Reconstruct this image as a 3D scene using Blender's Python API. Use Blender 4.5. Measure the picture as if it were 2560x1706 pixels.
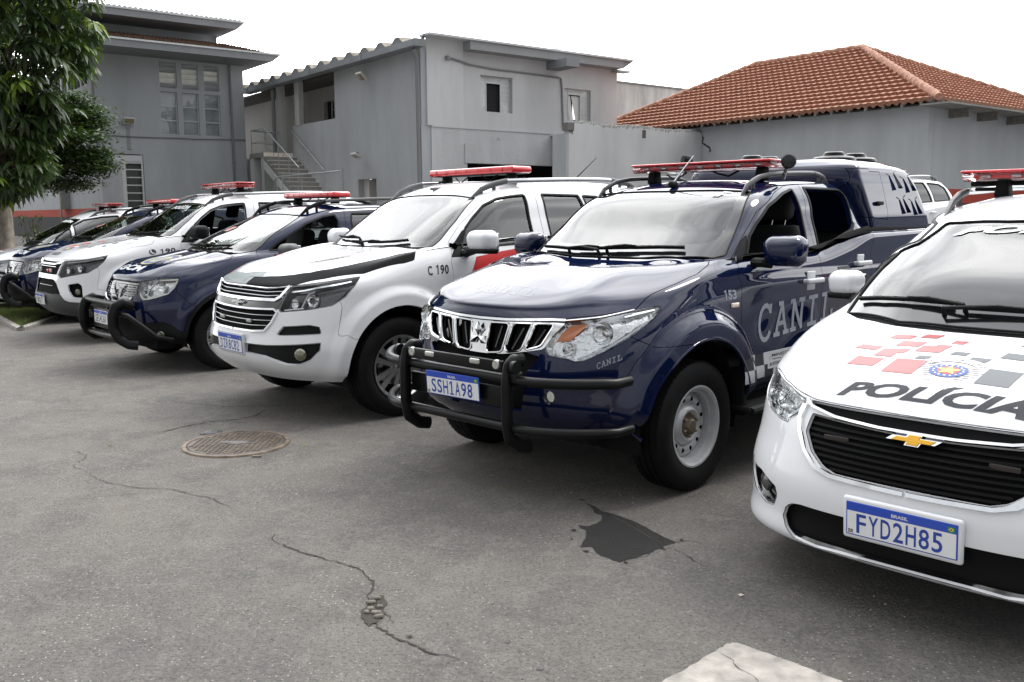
import bpy, math, random
import numpy as np
from mathutils import Matrix, Vector
from mathutils.bvhtree import BVHTree
random.seed(7); RNG=np.random.default_rng(7)
sc=bpy.context.scene
for o in list(bpy.data.objects): bpy.data.objects.remove(o)
COL=sc.collection
# ---------------- camera ----------------
CF,CP,CR,CH=2285.045,0.138264,-0.0053212,1.53659
cd=bpy.data.cameras.new('camera'); cam=bpy.data.objects.new('camera',cd); COL.objects.link(cam); sc.camera=cam
cd.sensor_width=36; cd.lens=CF/2560*36; cd.clip_start=.05; cd.clip_end=3000
_f=Vector((0,math.cos(CP),-math.sin(CP))); _u=Vector((0,math.sin(CP),math.cos(CP))); _r=Vector((1,0,0))
_r2=_r*math.cos(CR)+_u*math.sin(CR); _u2=_u*math.cos(CR)-_r*math.sin(CR)
_m=Matrix((_r2,_u2,-_f)).transposed().to_4x4(); _m.translation=(0,0,CH); cam.matrix_world=_m
# ---------------- world: hazy sky behind bright broken cloud ----------------
SUN_EL,SUN_AZ=math.radians(56),math.radians(62)      # azimuth clockwise from +Y
w=bpy.data.worlds.new('World'); sc.world=w; w.use_nodes=True
nt=w.node_tree; nd=nt.nodes; lk=nt.links; nd.clear()
out=nd.new('ShaderNodeOutputWorld'); bg=nd.new('ShaderNodeBackground'); lk.new(bg.outputs[0],out.inputs[0])
sky=nd.new('ShaderNodeTexSky'); sky.sky_type='NISHITA'; sky.sun_disc=False; sky.sun_elevation=SUN_EL; sky.sun_rotation=SUN_AZ
sky.air_density=1.2; sky.dust_density=3
tc=nd.new('ShaderNodeTexCoord')
mp=nd.new('ShaderNodeMapping'); mp.inputs['Scale'].default_value=(1.0,1.0,2.6); lk.new(tc.outputs['Generated'],mp.inputs[0])
nz=nd.new('ShaderNodeTexNoise'); nz.inputs['Scale'].default_value=2.1; nz.inputs['Detail'].default_value=7; nz.inputs['Roughness'].default_value=.55; nz.inputs['Distortion'].default_value=.6
lk.new(mp.outputs[0],nz.inputs['Vector'])
rp=nd.new('ShaderNodeValToRGB'); rp.color_ramp.elements[0].position=.30; rp.color_ramp.elements[0].color=(1.05,1.09,1.16,1)
rp.color_ramp.elements[1].position=.66; rp.color_ramp.elements[1].color=(2.9,2.9,2.9,1)
e=rp.color_ramp.elements.new(.48); e.color=(1.9,1.93,1.97,1)
lk.new(nz.outputs[0],rp.inputs[0])
# brighter where the hidden sun lights the cloud
dt=nd.new('ShaderNodeVectorMath'); dt.operation='DOT_PRODUCT'
dt.inputs[1].default_value=(math.sin(math.radians(12))*.80,math.cos(math.radians(12))*.80,.60); lk.new(tc.outputs['Generated'],dt.inputs[0])
mr=nd.new('ShaderNodeMapRange'); mr.inputs['From Min'].default_value=-.5; mr.inputs['From Max'].default_value=1; mr.inputs['To Min'].default_value=0; mr.inputs['To Max'].default_value=1
pw=nd.new('ShaderNodeMath'); pw.operation='POWER'; pw.inputs[1].default_value=2.0; lk.new(mr.outputs[0],pw.inputs[0])
ma=nd.new('ShaderNodeMath'); ma.operation='MULTIPLY_ADD'; ma.inputs[1].default_value=2.15; ma.inputs[2].default_value=.22; lk.new(pw.outputs[0],ma.inputs[0])
lk.new(dt.outputs['Value'],mr.inputs[0])
ml=nd.new('ShaderNodeVectorMath'); ml.operation='SCALE'; lk.new(rp.outputs[0],ml.inputs[0]); lk.new(ma.outputs[0],ml.inputs['Scale'])
sk=nd.new('ShaderNodeVectorMath'); sk.operation='SCALE'; sk.inputs['Scale'].default_value=.10; lk.new(sky.outputs[0],sk.inputs[0])
mx=nd.new('ShaderNodeMix'); mx.data_type='RGBA'; mx.inputs[0].default_value=.9
lk.new(sk.outputs[0],mx.inputs[6]); lk.new(ml.outputs[0],mx.inputs[7]); lk.new(mx.outputs[2],bg.inputs[0]); bg.inputs[1].default_value=1.14
# ---------------- sun through cloud ----------------
sd=bpy.data.lights.new('sun','SUN'); sd.energy=1.5; sd.angle=math.radians(14); sd.color=(1,.96,.9)
so=bpy.data.objects.new('sun',sd); COL.objects.link(so)
sdir=Vector((math.sin(SUN_AZ)*math.cos(SUN_EL),math.cos(SUN_AZ)*math.cos(SUN_EL),math.sin(SUN_EL)))
so.rotation_euler=sdir.to_track_quat('Z','Y').to_euler()
sc.view_settings.view_transform='Standard'; sc.view_settings.look='None'; sc.view_settings.exposure=0; sc.view_settings.gamma=1
sc.render.engine='CYCLES'; sc.cycles.max_bounces=8; sc.cycles.transparent_max_bounces=16
# ---------- body surface from nested closed rings (half car, x>=0) ----------
def pch(pts, t):
    p=np.array(pts,float)
    if len(p)==1: return np.full(np.shape(t),p[0,1])
    x,y=p[:,0],p[:,1]; h=np.diff(x); d=np.diff(y)/h; m=np.zeros(len(x))
    for i in range(1,len(x)-1):
        if d[i-1]*d[i]>0: m[i]=(h[i-1]+h[i])/(h[i-1]/d[i-1]+h[i]/d[i])
    m[0]=d[0]; m[-1]=d[-1]
    t=np.clip(t,x[0],x[-1]); i=np.clip(np.searchsorted(x,t)-1,0,len(h)-1)
    s=(t-x[i])/h[i]; hh=h[i]
    return (1+2*s)*(1-s)**2*y[i]+s*(1-s)**2*hh*m[i]+s*s*(3-2*s)*y[i+1]+s*s*(s-1)*hh*m[i+1]
def num(v): return v if isinstance(v,(list,tuple)) else [(0,v)]
def ring(r, S):
    NF,NS,NR=S
    th=np.linspace(0,np.pi/2,NF+1); e=2/r.get('n',2.5); er=2/r.get('nr',3.5)
    yf,yr,lf,lr=r['yf'],r['yr'],r['lf'],r['lr']
    y=np.r_[yf+lf*(1-np.cos(th)**e), np.linspace(yf+lf,yr-lr,NS+1)[1:-1], yr-lr*(1-np.cos(th[::-1])**er) if NR==NF else yr-lr*(1-np.cos(np.linspace(np.pi/2,0,NR+1))**er)]
    f=np.r_[np.sin(th)**e, np.ones(NS-1), np.sin(np.linspace(np.pi/2,0,NR+1))**er]
    y[:NF+1]=yf+lf*(1-np.cos(th)**e)
    w=pch(num(r['w']),y); x=w*f
    z=pch(num(r['z']),y)+r.get('cr',0)*(1-f**2)+r.get('dip',0)*f**2*0
    return np.stack([x,y,z],-1)
def body_fn(rings, S=(64,150,30), step=.018):
    P=[ring(r,S) for r in rings]; K=len(P)
    P=np.array(P)                         # K,C,3
    ch=[0]
    for k in range(K-1): ch.append(ch[-1]+max(.004,float(np.median(np.linalg.norm(P[k+1]-P[k],axis=1)))))
    ch=np.array(ch)
    cr=[r.get('crease',0) for r in rings]
    rows=[P[0]]
    for k in range(K-1):
        h=ch[k+1]-ch[k]
        def tan(i,side):
            d1=(P[i]-P[i-1])/(ch[i]-ch[i-1]) if i>0 else None
            d2=(P[i+1]-P[i])/(ch[i+1]-ch[i]) if i<K-1 else None
            if d1 is None: return d2
            if d2 is None: return d1
            if cr[i]: return d2 if side>0 else d1
            a=(ch[i+1]-ch[i]); b=(ch[i]-ch[i-1]); return (d1*a+d2*b)/(a+b)
        m0=tan(k,1)*h; m1=tan(k+1,-1)*h
        mx=np.linalg.norm(P[k+1]-P[k],axis=1)
        n=max(1,int(np.ceil(np.percentile(mx,70)/step)))
        for j in range(1,n+1):
            s=j/n
            rows.append((1+2*s)*(1-s)**2*P[k]+s*(1-s)**2*m0+s*s*(3-2*s)*P[k+1]+s*s*(s-1)*m1)
    return np.array(rows)                 # rows,cols,3
def grid_faces(R,C):
    a=np.arange(R*C).reshape(R,C)
    return np.stack([a[:-1,:-1],a[:-1,1:],a[1:,1:],a[1:,:-1]],-1).reshape(-1,4)
def grid_normals(G):
    du=np.gradient(G,axis=1); dv=np.gradient(G,axis=0); n=np.cross(du,dv)
    l=np.linalg.norm(n,axis=-1,keepdims=True); bad=l[...,0]<1e-12; n=n/np.maximum(l,1e-12)
    n[:,0,0]=0; n[:,-1,0]=0; n/=np.maximum(np.linalg.norm(n,axis=-1,keepdims=True),1e-12)
    n[bad]=(0,0,1)
    return n
def sstep(a,b,x):
    t=np.clip((x-a)/(b-a),0,1); return t*t*(3-2*t)
def bump(x,c,w): return np.exp(-((x-c)/w)**2)
# ---------- the four body shapes ----------
def wheel_flare(G, wy, wz, R, A, W, base=.5):
    x,y,z=G[...,0],G[...,1],G[...,2]
    r=np.hypot(y-wy,z-wz); s=sstep(base,base+.15,x)
    G[...,0]=x+s*A*(1-sstep(R+W*.45,R+W,r))*sstep(R-.22,R-.02,r)
def shape_l200(S=None,step=.018):
    zb=[(0,.43),(.7,.46),(1.2,.52),(4.0,.52),(5.3,.6)]
    R=[dict(yf=.25,yr=5.10,w=0.820,lf=.8,lr=.4,z=[(0,.36),(.9,.40),(1.4,.46),(4.5,.48),(5.2,.55)],n=2.7),
       dict(yf=.17,yr=5.14,w=0.870,lf=.85,lr=.4,z=[(0,.44),(.9,.47),(1.4,.52),(4.5,.54),(5.2,.6)],n=2.9),
       dict(yf=.12,yr=5.18,w=0.885,lf=.9,lr=.4,z=[(0,.62),(1.2,.68),(5.2,.74)],n=3.0),
       dict(yf=.14,yr=5.18,w=0.892,lf=.9,lr=.4,z=[(0,.80),(1.2,.86),(5.2,.92)],n=3.1),
       dict(yf=.165,yr=5.16,w=0.880,lf=.9,lr=.4,z=[(0,.955),(.6,.99),(1.3,1.04),(5.2,1.1)],n=2.9),
       dict(yf=.185,yr=5.15,w=[(0,.86),(1,.865),(5,.865)],lf=.9,lr=.4,z=[(0,1.005),(.6,1.06),(1.3,1.14),(3,1.18),(5.2,1.22)],n=2.5,cr=.0),
       dict(yf=.235,yr=5.10,w=[(0,.83),(1,.845),(5,.855)],lf=.95,lr=.4,z=[(0,1.05),(.6,1.11),(1.3,1.215),(2.4,1.238),(2.85,1.29),(3.25,1.365),(5.2,1.385)],n=2.4,cr=.0),
       dict(yf=.5,yr=4.95,w=[(0,.76),(1,.80),(5,.83)],lf=.8,lr=.3,z=[(0,1.10),(.6,1.135),(1.3,1.25),(2.4,1.274),(2.8,1.332),(3.2,1.395),(5.2,1.405)],n=2.4,cr=.05),
       dict(yf=.95,yr=4.2,w=[(0,.74),(1,.785),(5,.815)],lf=.6,lr=.3,z=[(0,1.17),(.95,1.185),(1.3,1.255),(2.4,1.280),(2.8,1.340),(3.2,1.402),(5.2,1.41)],n=2.4,cr=.035),
       dict(yf=1.23,yr=3.36,w=[(0,.76),(1.2,.78),(2,.81),(5,.80)],lf=.45,lr=.25,z=[(0,1.23),(1.3,1.262),(2.4,1.287),(2.8,1.347),(3.2,1.41),(3.6,1.42)],n=3.6,cr=.005,crease=1),
       dict(yf=1.48,yr=3.34,w=[(1,.72),(1.7,.765),(3,.765),(3.6,.74)],lf=.45,lr=.25,z=[(1,1.41),(3.6,1.47)],n=4.2,cr=.0),
       dict(yf=1.80,yr=3.29,w=[(1,.62),(2.0,.672),(3,.672),(3.6,.63)],lf=.45,lr=.25,z=[(1,1.60),(2.2,1.655),(3.4,1.66)],n=4.6,cr=.0),
       dict(yf=1.915,yr=3.25,w=[(1.8,.58),(2.2,.605),(3,.61),(3.4,.58)],lf=.4,lr=.25,z=[(1.8,1.668),(2.3,1.715),(2.9,1.73),(3.4,1.70)],n=4.2,cr=.012),
       dict(yf=2.1,yr=3.1,w=.46,lf=.3,lr=.25,z=[(1.8,1.70),(2.3,1.74),(2.9,1.755),(3.4,1.73)],n=2.8,cr=.012),
       dict(yf=2.4,yr=2.95,w=.002,lf=.1,lr=.1,z=[(2,1.76),(3,1.768)],n=2.8)]
    G=body_fn(R,S or (70,170,24),step)
    x,y,z=G[...,0].copy(),G[...,1].copy(),G[...,2].copy()
    # hood shoulders and centre plateau
    hz=sstep(.2,.45,y)*(1-sstep(1.15,1.35,y))*(z>.98)
    G[...,2]+=hz*.022*bump(x,.52,.17)
    # lower door scoop
    G[...,0]-=.018*bump(z,.86,.12)*sstep(1.4,1.8,y)*(1-sstep(3.0,3.4,y))*sstep(.6,.8,x)
    G[...,0]+=.010*bump(z,1.12,.05)*sstep(1.2,1.8,y)*sstep(.6,.8,x)
    wheel_flare(G,.97,.40,.46,.055,.17); wheel_flare(G,3.97,.42,.44,.045,.15)
    return G
def shape_tb(S=None,step=.018,s10=False):
    R=[dict(yf=.16,yr=4.70,w=.82,lf=.7,lr=.4,z=[(0,.36),(.2,.33),(.9,.30),(1.4,.36),(4.5,.40)],n=2.8),
       dict(yf=.07,yr=4.76,w=.88,lf=.8,lr=.4,z=[(0,.42),(.3,.39),(.9,.37),(1.4,.43),(4.5,.46)],n=3.0),
       dict(yf=.02,yr=4.78,w=.915,lf=.86,lr=.4,z=[(0,.52),(1.2,.56),(4.7,.62)],n=3),
       dict(yf=.05,yr=4.78,w=.92,lf=.88,lr=.4,z=[(0,.68),(1.2,.74),(4.7,.8)],n=3),
       dict(yf=.10,yr=4.76,w=.915,lf=.88,lr=.4,z=[(0,.87),(.8,.90),(4.7,.98)],n=3.1),
       dict(yf=.16,yr=4.74,w=0.910,lf=.88,lr=.4,z=[(0,.985),(.6,1.03),(1.3,1.10),(3,1.15),(4.7,1.2)],n=3.2),
       dict(yf=.19,yr=4.70,w=[(0,.875),(1,.885),(5,.89)],lf=.9,lr=.4,z=[(0,1.025),(.6,1.075),(1.3,1.19),(3,1.27),(4.7,1.32)],n=3.2,cr=0),
       dict(yf=.32,yr=4.66,w=[(0,.82),(1,.85),(5,.875)],lf=.8,lr=.35,z=[(0,1.065),(.6,1.12),(1.3,1.25),(3,1.34),(4.7,1.37)],n=3,cr=.02),
       dict(yf=.85,yr=4.66,w=[(0,.78),(1,.83),(5,.87)],lf=.6,lr=.35,z=[(0,1.13),(.9,1.185),(1.3,1.27),(3,1.355),(4.7,1.38)],n=2.8,cr=.035),
       dict(yf=1.26,yr=4.64,w=[(0,.76),(1.3,.80),(2,.855),(5,.86)],lf=.5,lr=.35,z=[(0,1.235),(1.4,1.28),(2.4,1.345),(4.7,1.385)],n=3.8,cr=0,crease=1),
       dict(yf=1.52,yr=4.60,w=[(1.3,.72),(2,.80),(4.7,.81)],lf=.5,lr=.35,z=[(1.3,1.42),(2,1.48),(4.7,1.52)],n=4.4),
       dict(yf=1.80,yr=4.50,w=[(1.6,.64),(2.2,.725),(4.7,.72)],lf=.5,lr=.35,z=[(1.6,1.60),(2.3,1.675),(3.4,1.69),(4.7,1.65)],n=5),
       dict(yf=1.93,yr=4.40,w=[(1.8,.60),(2.3,.665),(4.7,.66)],lf=.45,lr=.35,z=[(1.8,1.675),(2.4,1.74),(3.4,1.765),(4.7,1.73)],n=4.4,cr=.02),
       dict(yf=2.15,yr=4.2,w=.5,lf=.35,lr=.3,z=[(1.8,1.74),(2.4,1.80),(3.4,1.82),(4.5,1.78)],n=3,cr=.012),
       dict(yf=2.6,yr=3.9,w=.002,lf=.1,lr=.1,z=[(2,1.79),(3,1.845),(4,1.825)],n=3)]
    G=body_fn(R,S or (70,170,30),step)
    x,y,z=G[...,0].copy(),G[...,1].copy(),G[...,2].copy()
    hz=sstep(.25,.5,y)*(1-sstep(1.15,1.35,y))*(z>1.0)
    G[...,2]+=hz*.018*bump(x,.50,.16)
    G[...,0]-=.015*bump(z,.86,.14)*sstep(1.4,1.8,y)*(1-sstep(3.0,3.4,y))*sstep(.6,.8,x)
    wheel_flare(G,.96,.40,.46,.035,.16); wheel_flare(G,3.80,.41,.45,.035,.16)
    return G
def shape_du(S=None,step=.018):
    R=[dict(yf=.18,yr=4.10,w=.78,lf=.6,lr=.4,z=[(0,.29),(1.2,.30),(4,.34)],n=2.6),
       dict(yf=.10,yr=4.16,w=.845,lf=.66,lr=.4,z=[(0,.36),(1.2,.36),(4,.42)],n=2.7),
       dict(yf=.08,yr=4.18,w=.875,lf=.72,lr=.4,z=[(0,.50),(1.2,.52),(4,.56)],n=2.8),
       dict(yf=.08,yr=4.18,w=0.885,lf=.75,lr=.4,z=[(0,.64),(1.2,.68),(4,.72)],n=3.0),
       dict(yf=.115,yr=4.18,w=.87,lf=.78,lr=.4,z=[(0,.80),(1.2,.84),(4,.88)],n=3.0),
       dict(yf=.16,yr=4.16,w=.86,lf=.78,lr=.4,z=[(0,.90),(.6,.95),(1.3,1.02),(4.2,1.06)],n=2.8),
       dict(yf=.19,yr=4.12,w=[(0,.83),(4,.84)],lf=.8,lr=.4,z=[(0,.945),(.6,1.0),(1.2,1.10),(4.2,1.14)],n=2.8),
       dict(yf=.33,yr=4.10,w=[(0,.77),(1,.80),(4,.82)],lf=.7,lr=.35,z=[(0,.99),(.6,1.05),(1.2,1.135),(3,1.19),(4.2,1.21)],n=2.8,cr=.015),
       dict(yf=.7,yr=4.08,w=[(0,.72),(1,.77),(4,.81)],lf=.5,lr=.35,z=[(0,1.045),(.8,1.09),(1.2,1.15),(3,1.21),(4.2,1.23)],n=2.7,cr=.03),
       dict(yf=.98,yr=4.06,w=[(0,.70),(1.2,.745),(2,.79),(4.2,.80)],lf=.45,lr=.35,z=[(0,1.135),(1.3,1.175),(2.4,1.225),(4.2,1.25)],n=2.9,cr=0,crease=1),
       dict(yf=1.30,yr=4.0,w=[(1,.66),(1.8,.735),(4.2,.74)],lf=.45,lr=.35,z=[(1,1.29),(2,1.37),(4.2,1.40)],n=3.4),
       dict(yf=1.68,yr=3.86,w=[(1.6,.595),(2.1,.66),(4.2,.65)],lf=.45,lr=.35,z=[(1.6,1.46),(2.2,1.54),(3.4,1.545),(4.2,1.5)],n=3.8),
       dict(yf=1.84,yr=3.75,w=[(1.8,.56),(2.3,.61),(4.2,.6)],lf=.4,lr=.35,z=[(1.8,1.53),(2.3,1.60),(3.2,1.62),(4.2,1.57)],n=3.8,cr=.015),
       dict(yf=2.05,yr=3.55,w=.45,lf=.35,lr=.3,z=[(1.8,1.58),(2.3,1.635),(3.2,1.65),(4,1.61)],n=3,cr=.01),
       dict(yf=2.5,yr=3.2,w=.002,lf=.1,lr=.1,z=[(2,1.655),(3,1.665)],n=3)]
    G=body_fn(R,S or (60,140,26),step)
    x,y,z=G[...,0].copy(),G[...,1].copy(),G[...,2].copy()
    hz=sstep(.25,.5,y)*(1-sstep(.9,1.05,y))*(z>.9)
    G[...,2]+=hz*(.02*bump(x,.50,.13)+.012*bump(x,.24,.05))
    wheel_flare(G,.86,.36,.40,.035,.15); wheel_flare(G,3.54,.36,.39,.04,.16)
    return G
def shape_spin(S=None,step=.018):
    R=[dict(yf=.16,yr=4.20,w=0.795,lf=.6,lr=.4,z=[(0,.19),(1.2,.20),(4,.24)],n=3.2),
       dict(yf=.05,yr=4.28,w=0.850,lf=.72,lr=.4,z=[(0,.235),(1.2,.26),(4,.3)],n=3.1),
       dict(yf=.035,yr=4.32,w=0.866,lf=.76,lr=.4,z=[(0,.33),(1.2,.36),(4,.42)],n=2.85),
       dict(yf=.025,yr=4.33,w=0.877,lf=.78,lr=.4,z=[(0,.46),(1.2,.50),(4,.56)],n=2.75),
       dict(yf=.055,yr=4.33,w=.872,lf=.80,lr=.4,z=[(0,.60),(1.2,.66),(4,.74)],n=2.65),
       dict(yf=.12,yr=4.32,w=0.870,lf=.82,lr=.4,z=[(0,.735),(.6,.80),(1.2,.88),(4,.92)],n=2.75),
       dict(yf=.19,yr=4.30,w=[(0,.84),(4,.85)],lf=.82,lr=.4,z=[(0,.80),(.5,.88),(1,.97),(1.6,1.04),(4,1.08)],n=2.75),
       dict(yf=.30,yr=4.28,w=[(0,.80),(1,.815),(4,.84)],lf=.75,lr=.35,z=[(0,.855),(.5,.93),(1,1.02),(1.6,1.10),(4,1.14)],n=2.7,cr=.005),
       dict(yf=.62,yr=4.26,w=[(0,.74),(1,.785),(4,.825)],lf=.55,lr=.35,z=[(0,.955),(.62,.965),(1,1.05),(1.6,1.13),(4,1.17)],n=2.5,cr=.03),
       dict(yf=.83,yr=4.24,w=[(0,.72),(1,.76),(2,.80),(4.2,.81)],lf=.45,lr=.35,z=[(0,1.03),(.83,1.035),(1.2,1.10),(2,1.16),(4.2,1.20)],n=2.9,cr=.0,crease=1),
       dict(yf=1.12,yr=4.20,w=[(.9,.70),(1.8,.755),(4.2,.76)],lf=.5,lr=.35,z=[(1,1.23),(2,1.33),(4.2,1.37)],n=3.2),
       dict(yf=1.46,yr=4.08,w=[(1.3,.62),(2.1,.68),(4.2,.68)],lf=.45,lr=.35,z=[(1.3,1.40),(2.1,1.49),(3.4,1.52),(4.2,1.5)],n=3.3),
       dict(yf=1.60,yr=4.0,w=[(1.5,.58),(2.1,.63),(4.2,.63)],lf=.4,lr=.35,z=[(1.5,1.47),(2.1,1.55),(3.2,1.59),(4.2,1.56)],n=3.3,cr=.02),
       dict(yf=1.85,yr=3.8,w=.47,lf=.35,lr=.3,z=[(1.5,1.54),(2.1,1.60),(3.2,1.635),(4,1.60)],n=3,cr=.012),
       dict(yf=2.3,yr=3.4,w=.002,lf=.1,lr=.1,z=[(2,1.63),(3,1.655)],n=3)]
    G=body_fn(R,S or (74,140,26),step)
    x,y,z=G[...,0].copy(),G[...,1].copy(),G[...,2].copy()
    hz=sstep(.3,.5,y)*(1-sstep(.75,.9,y))*(z>.8)
    G[...,2]+=hz*.012*bump(x,.50,.12)
    wheel_flare(G,.90,.33,.37,.02,.13); wheel_flare(G,3.52,.33,.37,.02,.13)
    return G
# ---------------- materials ----------------
MT={}
def P(m): return m.node_tree.nodes['Principled BSDF']
def mat(n,c=(.5,.5,.5),rough=.5,metal=0,coat=0,croug=.03,spec=.5,noise=0,nscale=8,bump=0,bscale=60,emit=None,detail=4):
    if n in MT: return MT[n]
    m=bpy.data.materials.new(n); m.use_nodes=True; b=P(m); nt=m.node_tree
    b.inputs['Base Color'].default_value=(*c,1); b.inputs['Roughness'].default_value=rough; b.inputs['Metallic'].default_value=metal
    b.inputs['Coat Weight'].default_value=coat; b.inputs['Coat Roughness'].default_value=croug; b.inputs['Specular IOR Level'].default_value=spec
    tc=nt.nodes.new('ShaderNodeTexCoord')
    if noise:
        nz=nt.nodes.new('ShaderNodeTexNoise'); nz.inputs['Scale'].default_value=nscale; nz.inputs['Detail'].default_value=detail; nt.links.new(tc.outputs['Object'],nz.inputs[0])
        mr=nt.nodes.new('ShaderNodeMapRange'); mr.inputs[1].default_value=.3; mr.inputs[2].default_value=.7; mr.inputs[3].default_value=1-noise; mr.inputs[4].default_value=1+noise
        nt.links.new(nz.outputs[0],mr.inputs[0])
        v=nt.nodes.new('ShaderNodeVectorMath'); v.operation='SCALE'; v.inputs[0].default_value=c; nt.links.new(mr.outputs[0],v.inputs['Scale']); nt.links.new(v.outputs[0],b.inputs['Base Color'])
    if bump:
        n2=nt.nodes.new('ShaderNodeTexNoise'); n2.inputs['Scale'].default_value=bscale; n2.inputs['Detail'].default_value=5; nt.links.new(tc.outputs['Object'],n2.inputs[0])
        bp=nt.nodes.new('ShaderNodeBump'); bp.inputs['Strength'].default_value=bump; bp.inputs['Distance'].default_value=.01; nt.links.new(n2.outputs[0],bp.inputs['Height']); nt.links.new(bp.outputs[0],b.inputs['Normal'])
    if emit: b.inputs['Emission Color'].default_value=(*emit[:3],1); b.inputs['Emission Strength'].default_value=emit[3]
    MT[n]=m; return m
def glass(n,tint=(.8,.85,.84),ior=1.6,gl=(1,1,1),rough=0.0,extra=1.0):
    if n in MT: return MT[n]
    m=bpy.data.materials.new(n); m.use_nodes=True; nt=m.node_tree; nt.nodes.clear()
    o=nt.nodes.new('ShaderNodeOutputMaterial'); mx=nt.nodes.new('ShaderNodeMixShader'); t=nt.nodes.new('ShaderNodeBsdfTransparent'); g=nt.nodes.new('ShaderNodeBsdfGlossy')
    t.inputs[0].default_value=(*tint,1); g.inputs[0].default_value=(*gl,1); g.inputs['Roughness'].default_value=rough
    f=nt.nodes.new('ShaderNodeFresnel'); f.inputs[0].default_value=ior
    mu=nt.nodes.new('ShaderNodeMath'); mu.operation='MULTIPLY'; mu.use_clamp=True; mu.inputs[1].default_value=extra
    L=nt.links.new; L(f.outputs[0],mu.inputs[0]); L(mu.outputs[0],mx.inputs[0]); L(t.outputs[0],mx.inputs[1]); L(g.outputs[0],mx.inputs[2]); L(mx.outputs[0],o.inputs[0])
    MT[n]=m; return m
WHITE=mat('white_paint',(.66,.67,.69),.45,coat=1,croug=.02,spec=.2)
NAVY=mat('navy_paint',(.0036,.0075,.033),.45,coat=1,croug=.02,spec=.0)
P(NAVY).inputs['Coat IOR'].default_value=1.5
GPAINT=mat('grey_livery',(.17,.20,.20),.4,coat=.3,croug=.1)
KPAINT=mat('black_livery',(.008,.008,.009),.5,spec=.03)
RPAINT=mat('red_livery',(.50,.02,.02),.4,coat=.15,spec=.3)
DARK=mat('dark_interior',(.009,.009,.0095),.9,spec=.1)
TRIM=mat('black_plastic',(.009,.0095,.010),.6,spec=.13,bump=.15,bscale=400)
GTRIM=mat('grey_plastic',(.075,.077,.08),.5)
GLOSSK=mat('gloss_black',(.008,.008,.009),.12,coat=.6)
CHROME=mat('chrome',(.78,.79,.8),.07,metal=1)
DCHROME=mat('satin_metal',(.42,.43,.44),.22,metal=1)
ALLOY=mat('alloy_metal',(.50,.51,.52),.25,metal=.9)
STEEL=mat('wheel_silver',(.42,.43,.44),.42,metal=.35,coat=.3,noise=.12,nscale=14)
RUSTY=mat('hub_metal',(.17,.14,.10),.5,metal=.6,noise=.4,nscale=50)
RUBBER=mat('tyre_rubber',(.0065,.0065,.007),.6,noise=.25,nscale=9,spec=.14)
BARK=mat('black_tube',(.0045,.0047,.005),.33,spec=.22)
RED=mat('red_lens',(.62,.015,.02),.18,coat=1)
REDG=glass('red_clear_lens',(.85,.06,.05),1.5,(1,1,1))
CLEAR=glass('clear_lens',(.93,.95,.95),1.45)
LENS=glass('headlamp_lens',(.97,.98,.98),1.45,extra=.7)
WSG=glass('windshield_glass',(.55,.63,.60),1.6,extra=1.08)
SIDEG=glass('side_glass',(.40,.46,.45),1.6,extra=1.4)
AMBER=mat('amber_lens',(.62,.16,.02),.2,coat=1)
SEATM=mat('seat_fabric',(.022,.022,.024),.85,bump=.3,bscale=200)
WTXT=mat('grey_vinyl',(.24,.26,.30),.4)
HTXT=mat('slate_vinyl',(.035,.042,.07),.45,coat=1,croug=.05,spec=.0)
WTX2=mat('white_vinyl',(.50,.52,.54),.4)
KTXT=mat('charcoal_vinyl',(.035,.038,.045),.5,spec=.25)
PLW=mat('plate_white',(.70,.71,.72),.35)
PLB=mat('plate_blue',(.015,.06,.42),.35)
PLT=mat('plate_letters_blue',(.012,.045,.30),.4)
PLK=mat('plate_letters_black',(.02,.02,.025),.4)
GOLD=mat('gold_badge',(.62,.33,.03),.3,metal=.6)
YEL=mat('badge_yellow',(.75,.55,.05),.4)
BLU=mat('badge_blue',(.07,.11,.33),.5,spec=.2)
# ---------------- object helpers ----------------
LR=False
def link(n,me,m,parent=None,mats=None):
    for x in (mats or [m]):
        if x is not None: me.materials.append(x)
    o=bpy.data.objects.new(n,me); COL.objects.link(o)
    if parent is not None: o.parent=parent
    return o
def mesh(n,V,F,m,parent=None,smooth=False,mats=None,mi=None):
    me=bpy.data.meshes.new(n); me.from_pydata([tuple(map(float,v)) for v in V],[],[tuple(int(i) for i in f) for f in F])
    if smooth: me.polygons.foreach_set('use_smooth',[True]*len(me.polygons))
    if mi is not None: me.polygons.foreach_set('material_index',mi)
    me.update(); return link(n,me,m,parent,mats)
def thing(n,label,cat,loc=(0,0,0),rz=0,group=None):
    o=bpy.data.objects.new(n,None); COL.objects.link(o); o.location=loc; o.rotation_euler=(0,0,rz); o.empty_display_size=.2
    o['label']=label; o['category']=cat
    if group: o['group']=group
    return o
def tag(o,label,cat,group=None):
    o['label']=label; o['category']=cat
    if group: o['group']=group
    return o
def struct(o): o['kind']='structure'; return o
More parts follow.
